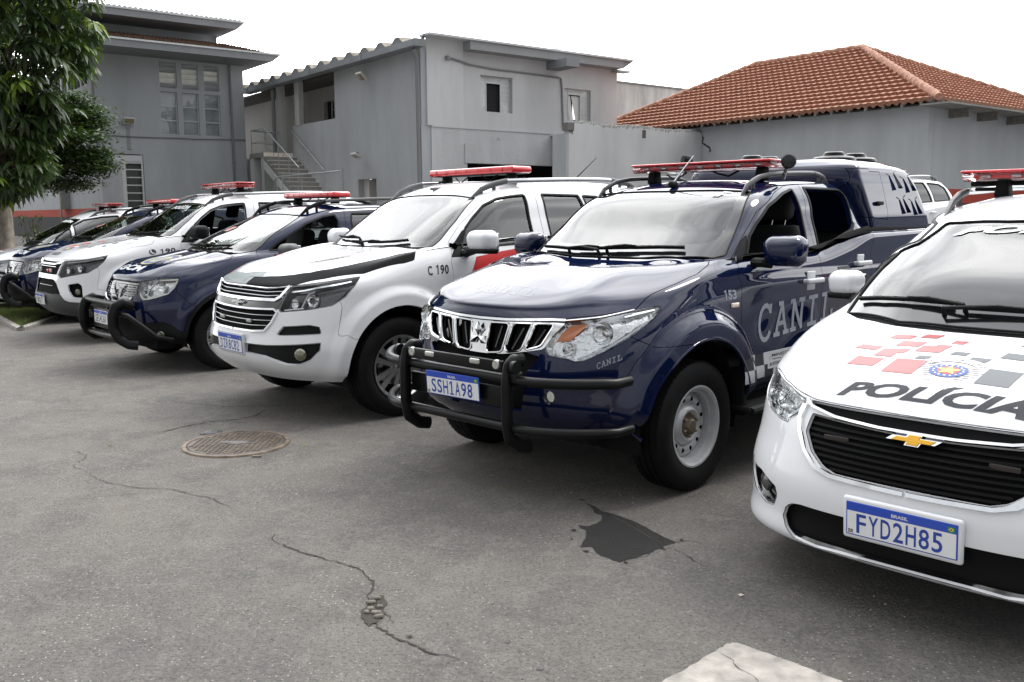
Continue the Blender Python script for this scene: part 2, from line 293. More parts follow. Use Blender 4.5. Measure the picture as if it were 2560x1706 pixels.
class MB:
    def __init__(s): s.V=[]; s.F=[]
    def add(s,V,F):
        k=len(s.V); s.V+= [tuple(map(float,v)) for v in V]; s.F+=[tuple(int(i)+k for i in f) for f in F]; return s
    def box(s,a,b,M=None):
        (x0,y0,z0),(x1,y1,z1)=a,b
        V=[(x0,y0,z0),(x1,y0,z0),(x1,y1,z0),(x0,y1,z0),(x0,y0,z1),(x1,y0,z1),(x1,y1,z1),(x0,y1,z1)]
        if M is not None: V=[tuple(M@Vector(v)) for v in V]
        return s.add(V,[(0,3,2,1),(4,5,6,7),(0,1,5,4),(1,2,6,5),(2,3,7,6),(3,0,4,7)])
    def rbox(s,c,h,r=.02,n=3,M=None,taper=None):
        # rounded box: centre c, half sizes h
        g=[]; q=[-1.0]+[-1+ (i/n)*0 for i in ()]
        ang=[i/n*math.pi/2 for i in range(n+1)]
        r=min(r,*[x*.999 for x in h])
        V=[];F=[]
        nv=4*(n+1)
        rows=[]
        for iz in range(2*(n+1)):
            top=iz>n; a=ang[iz-(n+1)] if top else ang[n-iz]
            zz=(h[2]-r)+r*math.sin(a) if top else -((h[2]-r)+r*math.sin(a)); ro=r*math.cos(a)
            row=[]
            for k in range(4):
                sx=(1,-1,-1,1)[k]; sy=(1,1,-1,-1)[k]
                for j in range(n+1):
                    b=k*math.pi/2+ang[j]
                    x=sx*(h[0]-r)+ro*math.cos(b); y=sy*(h[1]-r)+ro*math.sin(b)
                    row.append((x,y,zz))
            rows.append(row)
        for row in rows:
            for p in row:
                p=list(p)
                if taper: t=taper(p[0],p[1],p[2]); p=list(t)
                p=Vector((p[0],p[1],p[2]))
                if M is not None: p=M@p
                V.append((p[0]+c[0],p[1]+c[1],p[2]+c[2]))
        R=len(rows)
        for i in range(R-1):
            for j in range(nv): F.append((i*nv+j,i*nv+(j+1)%nv,(i+1)*nv+(j+1)%nv,(i+1)*nv+j))
        F.append(tuple(range(nv))[::-1]); F.append(tuple((R-1)*nv+j for j in range(nv)))
        return s.add(V,F)
    def tube(s,pts,r,n=8,closed=False,flat=1.0,up=None):
        pts=[Vector(p) for p in pts]; N=len(pts); rr=r if hasattr(r,'__len__') else [r]*N
        V=[];F=[]; pu=None
        for i in range(N):
            a=pts[(i-1)%N] if (closed or i>0) else pts[0]; b=pts[(i+1)%N] if (closed or i<N-1) else pts[-1]
            t=(b-a).normalized() if (b-a).length>1e-9 else Vector((0,0,1))
            if pu is None:
                u=Vector(up) if up is not None else (Vector((0,0,1)) if abs(t.z)<.9 else Vector((1,0,0)))
            else: u=pu
            u=(u-t*u.dot(t)); u=u.normalized() if u.length>1e-6 else t.orthogonal().normalized()
            pu=u; w_=t.cross(u)
            for k in range(n):
                th=2*math.pi*k/n; p=pts[i]+(u*math.cos(th)+w_*math.sin(th)*flat)*rr[i]; V.append(tuple(p))
        M=N if closed else N-1
        for i in range(M):
            for k in range(n): F.append((i*n+k,i*n+(k+1)%n,((i+1)%N)*n+(k+1)%n,((i+1)%N)*n+k))
        if not closed: F.append(tuple(range(n))[::-1]); F.append(tuple((N-1)*n+k for k in range(n)))
        return s.add(V,F)
    def strip(s,pts,nrm,w,h,closed=False,base=0.0):
        # rectangular bar lying on a surface: width w along surface, height h along normal
        if not pts: return s
        pts=[Vector(p) for p in pts]; nrm=[Vector(p) for p in nrm]; N=len(pts); V=[];F=[]
        ww=w if hasattr(w,'__len__') else [w]*N
        for i in range(N):
            a=pts[(i-1)%N] if (closed or i>0) else pts[0]; b=pts[(i+1)%N] if (closed or i<N-1) else pts[-1]
            t=(b-a); t=t.normalized() if t.length>1e-9 else Vector((0,0,1)); n_=nrm[i].normalized(); sd=t.cross(n_)
            sd=sd.normalized() if sd.length>1e-6 else Vector((0,0,1)); wv=ww[i]/2
            o=n_*base
            V+=[tuple(pts[i]+o-sd*wv),tuple(pts[i]+o-sd*wv*.8+n_*h),tuple(pts[i]+o+sd*wv*.8+n_*h),tuple(pts[i]+o+sd*wv)]
        M=N if closed else N-1
        for i in range(M):
            j=(i+1)%N
            for k in range(4): F.append((i*4+k,j*4+k,j*4+(k+1)%4,i*4+(k+1)%4))
        if not closed: F.append((0,1,2,3)); F.append(((N-1)*4+3,(N-1)*4+2,(N-1)*4+1,(N-1)*4))
        return s.add(V,F)
    def lathe(s,prof,n=48,axis='x',c=(0,0,0),cap=False,mod=None):
        V=[];F=[];K=len(prof)
        for i in range(n):
            th=2*math.pi*i/n
            for k,(a,r) in enumerate(prof):
                if mod: r=mod(i,k,r)
                y,z=r*math.cos(th),r*math.sin(th)
                p=(a,y,z) if axis=='x' else ((y,a,z) if axis=='y' else (y,z,a))
                V.append((p[0]+c[0],p[1]+c[1],p[2]+c[2]))
        for i in range(n):
            j=(i+1)%n
            for k in range(K-1): F.append((i*K+k,i*K+k+1,j*K+k+1,j*K+k))
        if cap: F.append(tuple(i*K for i in range(n))); F.append(tuple(i*K+K-1 for i in range(n))[::-1])
        return s.add(V,F)
    def build(s,n,m,parent=None,smooth=True,mats=None,mi=None,angle=35):
        if LR and parent is not None and mi is None and s.V:
            par=list(range(len(s.V)))
            def fd(a):
                while par[a]!=a: par[a]=par[par[a]]; a=par[a]
                return a
            for f in s.F:
                r=fd(f[0])
                for j in f[1:]: par[fd(j)]=r
            ids={}
            for i in range(len(s.V)): ids.setdefault(fd(i),[]).append(i)
            A=np.array(s.V); cl=[]
            for r,ix in ids.items():
                q=A[ix]; cl.append([q.min(0)-.003,q.max(0)+.003,{r}])
            if 1<len(cl)<160:
                ch=True
                while ch:
                    ch=False; out=[]
                    for c in cl:
                        for d in out:
                            if (c[0]<=d[1]).all() and (d[0]<=c[1]).all(): d[0]=np.minimum(c[0],d[0]); d[1]=np.maximum(c[1],d[1]); d[2]|=c[2]; ch=True; break
                        else: out.append(c)
                    cl=out
                if 1<len(cl)<=14:
                    own={r:k for k,c in enumerate(cl) for r in c[2]}; qs=[MB() for _ in cl]; mp=[{} for _ in cl]
                    for f in s.F:
                        k=own[fd(f[0])]; g=[]
                        for i in f:
                            if i not in mp[k]: mp[k][i]=len(qs[k].V); qs[k].V.append(s.V[i])
                            g.append(mp[k][i])
                        qs[k].F.append(tuple(g))
                    os_=[q._b(n,m,parent,smooth,mats,mi,angle) for q in qs if q.F]
                    return os_[0]
        return s._b(n,m,parent,smooth,mats,mi,angle)
    def _b(s,n,m,parent=None,smooth=True,mats=None,mi=None,angle=35):
        o=mesh(n,s.V,s.F,m,parent,smooth,mats,mi)
        if smooth and angle: 
            o.data.set_sharp_from_angle(angle=math.radians(angle))
        return o
# ---------------- shell: cut a dense body surface into panels ----------------
def polyd(P2,poly):
    P2=np.asarray(P2,float); A=np.array(poly,float); B=np.roll(A,-1,0); D=B-A
    x,y=P2[:,0:1],P2[:,1:2]
    t=np.clip(((x-A[:,0])*D[:,0]+(y-A[:,1])*D[:,1])/np.maximum((D**2).sum(1),1e-12),0,1)
    d=np.hypot(x-A[:,0]-t*D[:,0],y-A[:,1]-t*D[:,1]).min(1)
    c=((A[:,1]<=y)!=(B[:,1]<=y))&(x<A[:,0]+(y-A[:,1])*D[:,0]/np.where(D[:,1]==0,1e-12,D[:,1]))
    return np.where(c.sum(1)%2==1,-d,d)
PJ={'Q':lambda V:np.c_[np.abs(V[:,0])+V[:,1],V[:,2]],'S':lambda V:V[:,1:3],'T':lambda V:V[:,0:2],'F':lambda V:V[:,[0,2]]}
class Shell:
    def __init__(s,G):
        R,C=G.shape[:2]; s.V=G.reshape(-1,3).copy(); s.N=grid_normals(G).reshape(-1,3)
        s.F=[tuple(f) for f in grid_faces(R,C).tolist()]; s.R=['body']*len(s.F)
        V=np.r_[s.V,s.V*[-1,1,1]]; n=len(s.V); F=[f for f in s.F]+[tuple(i+n for i in f[::-1]) for f in s.F]
        s.bvh=BVHTree.FromPolygons([tuple(v) for v in V],F)
    def cut(s,proj,poly,rid,src=None,mask=None,extra=None):
        def fn(V):
            d=polyd(PJ[proj](V),poly) if poly is not None else np.full(len(V),-9.)
            return np.maximum(d,extra(V)) if extra is not None else d
        d=fn(s.V); d=np.where(np.abs(d)<2e-5,2e-5,d); ok=mask(s.V) if mask is not None else np.ones(len(s.V),bool)
        neg=(d<0); dl=neg.tolist(); okl=ok.tolist(); NF=[];NR=[]; cache={}; ea=[];eb=[]; n0=len(s.V)
        for f,r in zip(s.F,s.R):
            if src is not None and r not in src: NF.append(f);NR.append(r); continue
            c=0
            for i in f: c+=dl[i]
            if c==0: NF.append(f);NR.append(r); continue
            if not all(okl[i] for i in f): NF.append(f);NR.append(r); continue
            if c==len(f): NF.append(f);NR.append(rid); continue
            pn=[];pp=[]; L=len(f)
            for k in range(L):
                a,b=f[k],f[(k+1)%L]
                (pn if dl[a] else pp).append(a)
                if dl[a]!=dl[b]:
                    key=(a,b) if a<b else (b,a); q=cache.get(key)
                    if q is None: q=n0+len(ea); cache[key]=q; ea.append(key[0]); eb.append(key[1])
                    pn.append(q); pp.append(q)
            if len(pn)>2: NF.append(tuple(pn));NR.append(rid)
            if len(pp)>2: NF.append(tuple(pp));NR.append(r)
        if ea:
            A=s.V[ea];B=s.V[eb];lo=np.zeros(len(ea));hi=np.ones(len(ea)); sa=d[ea]<0
            for _ in range(9):
                m=(lo+hi)/2; dm=fn(A+(B-A)*m[:,None])<0; same=dm==sa; lo=np.where(same,m,lo); hi=np.where(same,hi,m)
            m=((lo+hi)/2)[:,None]; s.V=np.r_[s.V,A+(B-A)*m]
            nn=s.N[ea]*(1-m)+s.N[eb]*m; s.N=np.r_[s.N,nn/np.maximum(np.linalg.norm(nn,axis=1,keepdims=True),1e-9)]
        s.F,s.R=NF,NR
    def faces(s,rids): 
        rids=(rids,) if isinstance(rids,str) else rids
        return [f for f,r in zip(s.F,s.R) if r in rids]
    def loops(s,rids,side=1):
        E={}
        for f in s.faces(rids):
            for k in range(len(f)):
                a,b=f[k],f[(k+1)%len(f)]
                if (b,a) in E: del E[(b,a)]
                else: E[(a,b)]=1
        nxt={}
        for a,b in E:
            if abs(s.V[a][0])<1e-6 and abs(s.V[b][0])<1e-6: continue
            nxt[a]=b
        L=[]; starts=[a for a in nxt if a not in set(nxt.values())]
        seen=set()
        for st in starts+list(nxt):
            if st in seen: continue
            p=[st];seen.add(st); c=nxt.get(st)
            while c is not None and c not in seen: p.append(c);seen.add(c); c=nxt.get(c)
            closed=(c==st)
            if len(p)>3: L.append((s.V[p]*[side,1,1],s.N[p]*[side,1,1],closed))
        return L
    def part(s,rids,n,m,parent,t=.012,depth=0,gap=.002,inner=None,sides=0,rim=None):
        # sides=0: both halves welded in one mesh; +1/-1: that half only
        F0=s.faces(rids)
        if not F0: return None
        F=[];used={};V=[];N=[]
        def vid(i,sg):
            x=s.V[i][0]; key=(i,0) if (abs(x)<1e-6 and sides==0) else (i,sg)
            if key not in used:
                used[key]=len(V); V.append(s.V[i]*[sg,1,1]); q=s.N[i]*[sg,1,1]; N.append(q)
            return used[key]
        for sg in ((1,-1) if sides==0 else (sides,)):
            for f in F0:
                g=tuple(vid(i,sg) for i in f)
                F.append(g if sg>0 else g[::-1])
        if sides==0 and not any(k[1]==0 for k in used) and len(F):
            a=s.part(rids,n,m,parent,t,depth,gap,inner,1,rim); s.part(rids,n,m,parent,t,depth,gap,inner,-1,rim); return a
        V=np.array(V);N=np.array(N); E={}
        for f in F:
            for k in range(len(f)):
                a,b=f[k],f[(k+1)%len(f)]
                if (b,a) in E: del E[(b,a)]
                else: E[(a,b)]=1
        inw=np.zeros_like(V)
        for a,b in E:
            e=V[b]-V[a]; l=np.linalg.norm(e)
            if l<1e-9: continue
            q=np.cross(N[a],e/l); inw[a]+=q; inw[b]+=q
        ln=np.linalg.norm(inw,axis=1,keepdims=True); inw=np.where(ln>1e-6,inw/np.maximum(ln,1e-9),0)
        O=V-N*depth+inw*gap
        nv=len(V); VV=[tuple(v) for v in O]; FF=list(F); mi=[0]*len(F); LN=[N[i] for f in F for i in f]
        if t>0:
            I=V-N*(depth+t)-inw*(.004 if gap else 0); VV+=[tuple(v) for v in I]
            for f in F: g=tuple(i+nv for i in f[::-1]); FF.append(g); mi.append(1); LN+=[-N[i-nv] for i in g]
            for a,b in E:
                g=(b,a,a+nv,b+nv); FF.append(g); mi.append(2)
                q=-(inw[a]+inw[b]); l=np.linalg.norm(q); q=q/l if l>1e-6 else N[a]; LN+=[q]*4
        me=bpy.data.meshes.new(n); me.from_pydata(VV,[],FF); me.polygons.foreach_set('use_smooth',[True]*len(FF)); me.polygons.foreach_set('material_index',mi)
        me.normals_split_custom_set([tuple(v) for v in LN])
        return link(n,me,m,parent,[m,inner or DARK,rim or inner or m])
    def ray(s,o,d):
        h=s.bvh.ray_cast(Vector(o),Vector(d)); return h[0],h[1]
    def onS(s,y,z,side=1):
        p,n=s.ray((side*3,y,z),(-side,0,0)); 
        if p is None: p=Vector((side*.85,y,z)); n=Vector((side,0,0))
        return p,(n if n.x*side>0 else -n)
    def onT(s,x,y):
        if abs(x)<2e-3: x=2e-3
        p,n=s.ray((x,y,5),(0,0,-1)); return p,(n if n.z>0 else -n)
    def onF(s,x,z,ang=0):
        # horizontal ray towards the car from its front, turned by ang towards the side of x
        if abs(x)<2e-3: x=2e-3
        sg=1 if x>=0 else -1
        d=Vector((-sg*math.sin(ang),math.cos(ang),0)); o=Vector((x,0,z))-d*3+Vector((0,0,0)); p,n=s.ray(o,d)
        if p is None: return Vector((x,.3,z)),-d
        return p,(n if n.dot(d)<0 else -n)
    def onQ(s,q,z,side=1):
        # point with |x|+y=q : 45 degree ray
        lo,hi=0.0,.93
        for _ in range(14):
            m=(lo+hi)/2; p,n=s.onF(m,z)
            if p.y>2.0 or m+p.y>q: hi=m
            else: lo=m
        p,n=s.onF(max(lo,1e-4),z)
        if p.x<.004: p.x=0; n=Vector((0,n.y,n.z))
        return Vector((side*p.x,p.y,p.z)),Vector((side*n.x,n.y,n.z))
    def pathQ(s,pts,side=1,n=6):
        P_=[];N_=[]
        if pts[0][0]<.2 and side==-1: return [],[]
        if pts[0][0]<.2 and side==1:
            a,b=s._pq(pts,1,n); c,d=s._pq(pts,-1,n); return c[:0:-1]+a,d[:0:-1]+b
        return s._pq(pts,side,n)
    def _pq(s,pts,side,n):
        P_=[];N_=[]
        for i in range(len(pts)-1):
            for j in range(n+(i==len(pts)-2)):
                t=j/n; p,q=s.onQ(pts[i][0]*(1-t)+pts[i+1][0]*t,pts[i][1]*(1-t)+pts[i+1][1]*t,side); P_.append(p);N_.append(q)
        return P_,N_
# ---------------- flat artwork wrapped on to a surface ----------------
def clip_half(poly,ax,v,keep_less):
    o=[];L=len(poly)
    for i in range(L):
        a,b=poly[i],poly[(i+1)%L]; ia=(a[ax]<=v) if keep_less else (a[ax]>=v); ib=(b[ax]<=v) if keep_less else (b[ax]>=v)
        if ia: o.append(a)
        if ia!=ib:
            t=(v-a[ax])/(b[ax]-a[ax]); o.append((a[0]+(b[0]-a[0])*t,a[1]+(b[1]-a[1])*t))
    return o
def griddy(polys,h):
    out=[]
    for p in polys:
        xs=[a[0] for a in p]; 
        cols=[]; x=math.floor(min(xs)/h)*h; q=p
        while x<max(xs):
            c=clip_half(clip_half(p,0,x+h,True),0,x,False)
            if len(c)>2: cols.append(c)
            x+=h
        for c in cols:
            ys=[a[1] for a in c]; y=math.floor(min(ys)/h)*h
            while y<max(ys):
                d=clip_half(clip_half(c,1,y+h,True),1,y,False)
                if len(d)>2: out.append(d)
                y+=h
    return out
def decal(n,polys,fn,m,parent,h=.03,off=.0018,stack=False):
    V=[];F=[]; key={}
    for i,pl in enumerate(polys):
      o_=off+(i%25)*8e-5 if stack else off
      for p in griddy([pl],h):
        f=[]
        for a in p:
            k=(round(a[0],5),round(a[1],5),i if stack else 0)
            if k not in key:
                r=fn(*a)
                key[k]=None if r is None or r[0] is None else len(V)
                if key[k] is not None: V.append(tuple(r[0]+r[1]*o_))
            f.append(key[k])
        if None in f: continue
        g=[f[0]]
        for j in f[1:]:
            if j!=g[-1]: g.append(j)
        if g[0]==g[-1]: g.pop()
        if len(g)>2: F.append(tuple(g))
    if not F: return None
    return mesh(n,V,F,m,parent,smooth=True)
_tc={}
def text_polys(s,size=1,bold=0,shear=0,sx=1,space=1):
    k=(s,size,bold,shear,sx,space)
    if k in _tc: return _tc[k]
    c=bpy.data.curves.new('t','FONT'); c.body=s; c.size=size; c.offset=bold*size; c.shear=shear; c.resolution_u=3; c.space_character=space
    o=bpy.data.objects.new('t',c); COL.objects.link(o); bpy.context.view_layer.update()
    me=bpy.data.meshes.new_from_object(o.evaluated_get(bpy.context.evaluated_depsgraph_get()))
    V=[(v.co.x*sx,v.co.y) for v in me.vertices]; out=[[V[i] for i in p.vertices] for p in me.polygons]
    bpy.data.objects.remove(o); bpy.data.meshes.remove(me); bpy.data.curves.remove(c)
    xs=[a[0] for p in out for a in p]; ys=[a[1] for p in out for a in p]
    x0,x1,y0,y1=min(xs),max(xs),min(ys),max(ys)
    _tc[k]=([[((a[0]-x0)/(x1-x0),(a[1]-y0)/(y1-y0)) for a in p] for p in out]); return _tc[k]
def fit(polys,quad):
    # unit square -> quad (bl,br,tr,tl)
    a,b,c,d=quad
    return [[(a[0]*(1-x)*(1-y)+b[0]*x*(1-y)+c[0]*x*y+d[0]*(1-x)*y, a[1]*(1-x)*(1-y)+b[1]*x*(1-y)+c[1]*x*y+d[1]*(1-x)*y) for x,y in p] for p in polys]
ONE=[[(.40,0),(.66,0),(.66,1),(.40,1)],[(.08,.70),(.40,.86),(.40,1),(.30,.94),(.08,.86)],[(.12,0),(.399,0),(.399,.1),(.12,.1)],[(.661,0),(.94,0),(.94,.1),(.661,.1)]]
def numpolys(t,bold=.02,gap=.12):
    out=[];n=len(t);w_=1/(n+(n-1)*gap)
    for i,c in enumerate(t):
        x0=i*w_*(1+gap); q=(ONE[:2] if c=='1' else text_polys(c,1,bold))
        out+=[[(x0+x*w_,y) for x,y in p] for p in q]
    return out
def stroke(pts,w):
    out=[]
    for (x0,y0),(x1,y1) in zip(pts,pts[1:]):
        dx,dy=x1-x0,y1-y0; l=math.hypot(dx,dy) or 1; nx,ny=-dy/l*w/2,dx/l*w/2; ex,ey=dx/l*w*.3,dy/l*w*.3
        out.append([(x0-ex+nx,y0-ey+ny),(x0-ex-nx,y0-ey-ny),(x1+ex-nx,y1+ey-ny),(x1+ex+nx,y1+ey+ny)])
    return out
def slab(word,w=.17):
    # typewriter slab letters in a 1 x 1.25 cell
    arc=[(.5+.42*math.cos(math.radians(a)),.62+.62*math.sin(math.radians(a))) for a in range(40,321,20)]
    L={'C':[arc,[(.82,.98),(.82,1.22)]],
       'A':[[(.5,1.2),(.16,.06)],[(.5,1.2),(.84,.06)],[(.30,.44),(.70,.44)],[(.02,.06),(.34,.06)],[(.66,.06),(.98,.06)],[(.3,1.2),(.5,1.2)]],
       'N':[[(.2,.06),(.2,1.18)],[(.2,1.18),(.8,.06)],[(.8,.06),(.8,1.18)],[(.04,.06),(.36,.06)],[(.04,1.18),(.24,1.18)],[(.64,1.18),(.96,1.18)]],
       'I':[[(.5,.06),(.5,1.18)],[(.2,.06),(.8,.06)],[(.2,1.18),(.8,1.18)]],
       'L':[[(.34,.06),(.34,1.18)],[(.1,1.18),(.58,1.18)],[(.1,.06),(.92,.06)],[(.92,.06),(.92,.40)]]}
    out=[]
    for i,ch in enumerate(word):
        for st in L[ch]: out+=[[(x+i*1.12,y) for x,y in p] for p in stroke(st,w)]
    W=len(word)*1.12-.12
    return [[(x/W,y/1.25) for x,y in p] for p in out]
# ---------------- shared car pieces ----------------
def radial_plate(prof_x, r0, r1, holes, n=168, k=14, dish=0):
    # disc between r0 and r1 (axis x) with hole polygons given in (angle*r, r) test functions
    V=[];F=[]
    for i in range(n):
        th=2*math.pi*i/n
        for j in range(k+1):
            r=r0+(r1-r0)*j/k; V.append((prof_x(r),r*math.cos(th),r*math.sin(th)))
    for i in range(n):
        for j in range(k):
            a=(i*(k+1)+j,i*(k+1)+j+1,((i+1)%n)*(k+1)+j+1,((i+1)%n)*(k+1)+j)
            c=np.mean([V[q] for q in a],axis=0)
            if not holes(c[1],c[2]): F.append(a)
    return V,F
def thick(V,F,t):
    # thicken an open plate towards -x
    n=len(V); V2=list(V)+[(v[0]-t,v[1],v[2]) for v in V]; F2=list(F); E={}
    for f in F:
        F2.append(tuple(i+n for i in f[::-1]))
        for q in range(len(f)):
            a,b=f[q],f[(q+1)%len(f)]
            if (b,a) in E: del E[(b,a)]
            else: E[(a,b)]=1
    for a,b in E: F2.append((b,a,a+n,b+n))
    return V2,F2
def wheel(root,kind,x,y,R,W,rim,side,steer=0):
    # x = outer face of tyre, axis along x
    h=R-rim; hw=W/2
    half=[(hw*.62,rim-.012),(hw*.80,rim+.002),(hw*.84,rim+.012),(hw*.93,rim+h*.22),(hw*1.0,rim+h*.45),(hw*.99,rim+h*.62),(hw*.93,rim+h*.82),(hw*.86,R-.014),(hw*.80,R-.004),(hw*.66,R-.001)]
    gr=[(hw*.40,R),(hw*.39,R-.009),(hw*.33,R-.009),(hw*.32,R),(hw*.06,R),(hw*.05,R-.009)]
    prof=half+gr; prof=prof+[(-a,r) for a,r in prof[::-1]]
    K=len(prof)
    def mod(i,k,r):
        j=k if k<K/2 else K-1-k
        if j in (7,8,9): return r-(.007 if i%2 else 0)
        if j==6 : return r-(.004 if i%2 else 0)
        return r
    m=MB(); m.lathe(prof,n=130,mod=mod)
    cx=(x-hw)*side
    tyre=m.build('wheel',RUBBER,root,angle=28); tyre.location=(cx,y,R); tyre.rotation_euler=(0,0,steer)
    rb=MB(); s=side
    if kind=='steel':
        pr=[(.62*hw,rim-.012),(.86*hw,rim+.008),(.88*hw,rim+.012),(.88*hw,rim+.002),(.80*hw,rim-.012),(.56*hw,rim-.017),(.50*hw,rim-.030),(.10*hw,rim-.034)]
        rb.lathe([(a*s,r) for a,r in pr],n=64)
        px=lambda r: s*(hw*.22 if r>.115 else hw*.22)+s*.012*math.sin((r-.12)/.055*math.pi) if r>.12 else s*hw*.22
        hole=lambda yy,zz:(abs(math.hypot(yy,zz)-.146)<.0105*1.25) and abs(((math.degrees(math.atan2(zz,yy))+360)%30)-15)<4.6*math.sqrt(max(0,1-((math.hypot(yy,zz)-.146)/.0135)**2))
        V,F=radial_plate(px,.118,rim-.032,hole,n=240,k=18); rb.add(V,F)
        rb.lathe([(a*s,r) for a,r in [(hw*.22,.119),(hw*.30,.116),(hw*.46,.098),(hw*.50,.088),(hw*.47,.078),(hw*.40,.070)]],n=48)
        rim_o=rb.build('rim',STEEL,tyre,angle=30)
        hb=MB(); hb.lathe([(a*s,r) for a,r in [(hw*.40,.072),(hw*.38,.045),(hw*.46,.042),(hw*.62,.036),(hw*.66,.030),(hw*.67,.001)]],n=32)
        for k in range(6):
            a=k*math.pi/3+.4; hb.lathe([(hw*.38*s,.010),(hw*.56*s,.010),(hw*.60*s,.006),(hw*.61*s,.0005)],n=6,c=(0,.062*math.cos(a),.062*math.sin(a)))
        hb.build('hub',RUSTY,tyre,angle=30)
        bk=MB(); bk.lathe([(-hw*.3*s,rim-.03),(-hw*.3*s,.001)],n=32); bk.lathe([(hw*.12*s,rim-.034),(-hw*.6*s,rim-.034)],n=32); bk.build('brake_disc',DARK,tyre)
    else:
        NS={'alloy6':6,'alloy5':5}[kind]
        pr=[(.60*hw,rim-.012),(.88*hw,rim+.006),(.90*hw,rim+.010),(.90*hw,rim+.002),(.80*hw,rim-.010),(.70*hw,rim-.016),(.55*hw,rim-.022),(-.5*hw,rim-.028)]
        rb.lathe([(a*s,r) for a,r in pr],n=72)
        px=lambda r: s*(hw*.62+hw*.16*((r/rim)**2))
        def hole(yy,zz):
            r=math.hypot(yy,zz); 
            if r<.066 or r>rim-.016: return False
            a=(math.atan2(zz,yy)+2*math.pi)%(2*math.pi/NS); a=a-math.pi/NS
            wsp=.013+.010*(r/rim)          # spoke half width (m), two per group
            c1=math.radians(11 if NS==6 else 12)
            for c in (c1,-c1):
                if abs(r*math.sin(a-c))<wsp: return False
            return True
        V,F=radial_plate(px,.03,rim-.008,hole,n=300,k=20); V,F=thick(V,F,.022*s); rb.add(V,F)
        rim_o=rb.build('rim',ALLOY,tyre,angle=30)
        hb=MB(); hb.lathe([(a*s,r) for a,r in [(hw*.60,.034),(hw*.70,.032),(hw*.72,.026),(hw*.72,.001)]],n=28)
        for k in range(NS):
            a=(k+.0)*2*math.pi/NS; hb.lathe([(hw*.55*s,.010),(hw*.66*s,.010),(hw*.67*s,.0005)],n=6,c=(0,.055*math.cos(a),.055*math.sin(a)))
        hb.build('hub_cap',DCHROME,tyre,angle=30)
        bk=MB(); bk.lathe([(hw*.05*s,.15),(hw*.05*s,.001)],n=32); bk.build('brake_disc',DCHROME,tyre)
        bk=MB(); bk.lathe([(-hw*.4*s,rim-.025),(-hw*.4*s,.001)],n=32); bk.build('backing_plate',DARK,tyre)
    return tyre
def wells(root,w,Rs,ground=.22):
    # dark wheel housings and a floor pan
    for (y,z,R) in Rs:
        for s in (1,-1):
            m=MB(); V=[];F=[];n=26
            for i in range(n+1):
                a=-.25+(math.pi+.5)*i/n
                V+=[(s*(w-.03),y+R*math.cos(a),z+R*math.sin(a)),(s*.42,y+R*math.cos(a),z+R*math.sin(a))]
            k=len(V)
            for i in range(n): F.append((2*i,2*i+1,2*i+3,2*i+2))
            F.append(tuple(2*i+1 for i in range(n+1)))
            m.add(V,F); m.build('wheel_arch_liner',DARK,root,smooth=True,angle=60)
def pan(root,pts,z0=.24,z1=.5):
    # chassis block from plan outline (half) 
    P_=[(x,y) for x,y in pts]+[(-x,y) for x,y in pts[::-1]]; n=len(P_)
    V=[(x,y,z0) for x,y in P_]+[(x,y,z1) for x,y in P_]
    F=[tuple(range(n))[::-1],tuple(range(n,2*n))]+[(i,(i+1)%n,(i+1)%n+n,i+n) for i in range(n)]
    mesh('underbody',V,F,DARK,root)
def seat(root,x,y,z,w=.25,hgt=.62,head=True):
    m=MB(); m.rbox((x,y,z),(w,.25,.09),.06,taper=None)
    M=Matrix.Rotation(math.radians(-17),4,'X')
    m.rbox((x,y+.30,z+hgt/2+.02),(w*.96,.075,hgt/2+.02),.06,M=M)
    o=m.build('seat',SEATM,root,angle=50)
    if head:
        h=MB(); h.rbox((x,y+.30+hgt*.62*math.sin(math.radians(17))+.03,z+hgt+.16),(.135,.05,.10),.045,M=M); h.build('headrest',SEATM,o,angle=50)
        p=MB()
        for dx in (-.05,.05): p.tube([(x+dx,y+.44,z+hgt-.05),(x+dx,y+.50,z+hgt+.10)],.006)
        p.build('headrest_post',DCHROME,o)
def cabin(root,y0,yd,zb,w,rows,zseat,roofz,swheel=True):
    # dashboard, wheel, seats, floor
    m=MB(); m.rbox((0,yd-.10,zb-.14),(w*.93,.30,.13),.08); m.rbox((0,yd+.12,zb-.36),(.17,.35,.12),.05)
    m.rbox((.36,yd+.08,zb-.03),(.18,.10,.06),.05)
    m.build('dashboard',DARK,root,angle=50)
    if swheel:
        s=MB(); n=28; R=.185; ax=Matrix.Rotation(math.radians(62),3,'X')
        s.tube([Vector((.36,yd+.33,zb-.10))+ax@Vector((R*math.cos(2*math.pi*i/n),R*math.sin(2*math.pi*i/n),0)) for i in range(n)],.016,8,closed=True)
        for a in (math.pi*.5,-.15+math.pi,.15): s.tube([Vector((.36,yd+.33,zb-.10)),Vector((.36,yd+.33,zb-.10))+ax@Vector((R*math.cos(a),-R*math.sin(a)*1.0,0))],.014,6)
        s.rbox((.36,yd+.30,zb-.10),(.06,.03,.05),.025); s.build('steering_wheel',TRIM,root,angle=50)
    for i,y in enumerate(rows):
        if i==0:
            for x in (.37,-.37): seat(root,x,y,zseat)
        else: 
            for x in (.42,-.42): seat(root,x,y,zseat+.03,w=.33,hgt=.55)
def badge_poly(pts,sc,cx,cz): return [(cx+x*sc,cz+z*sc) for x,z in pts]
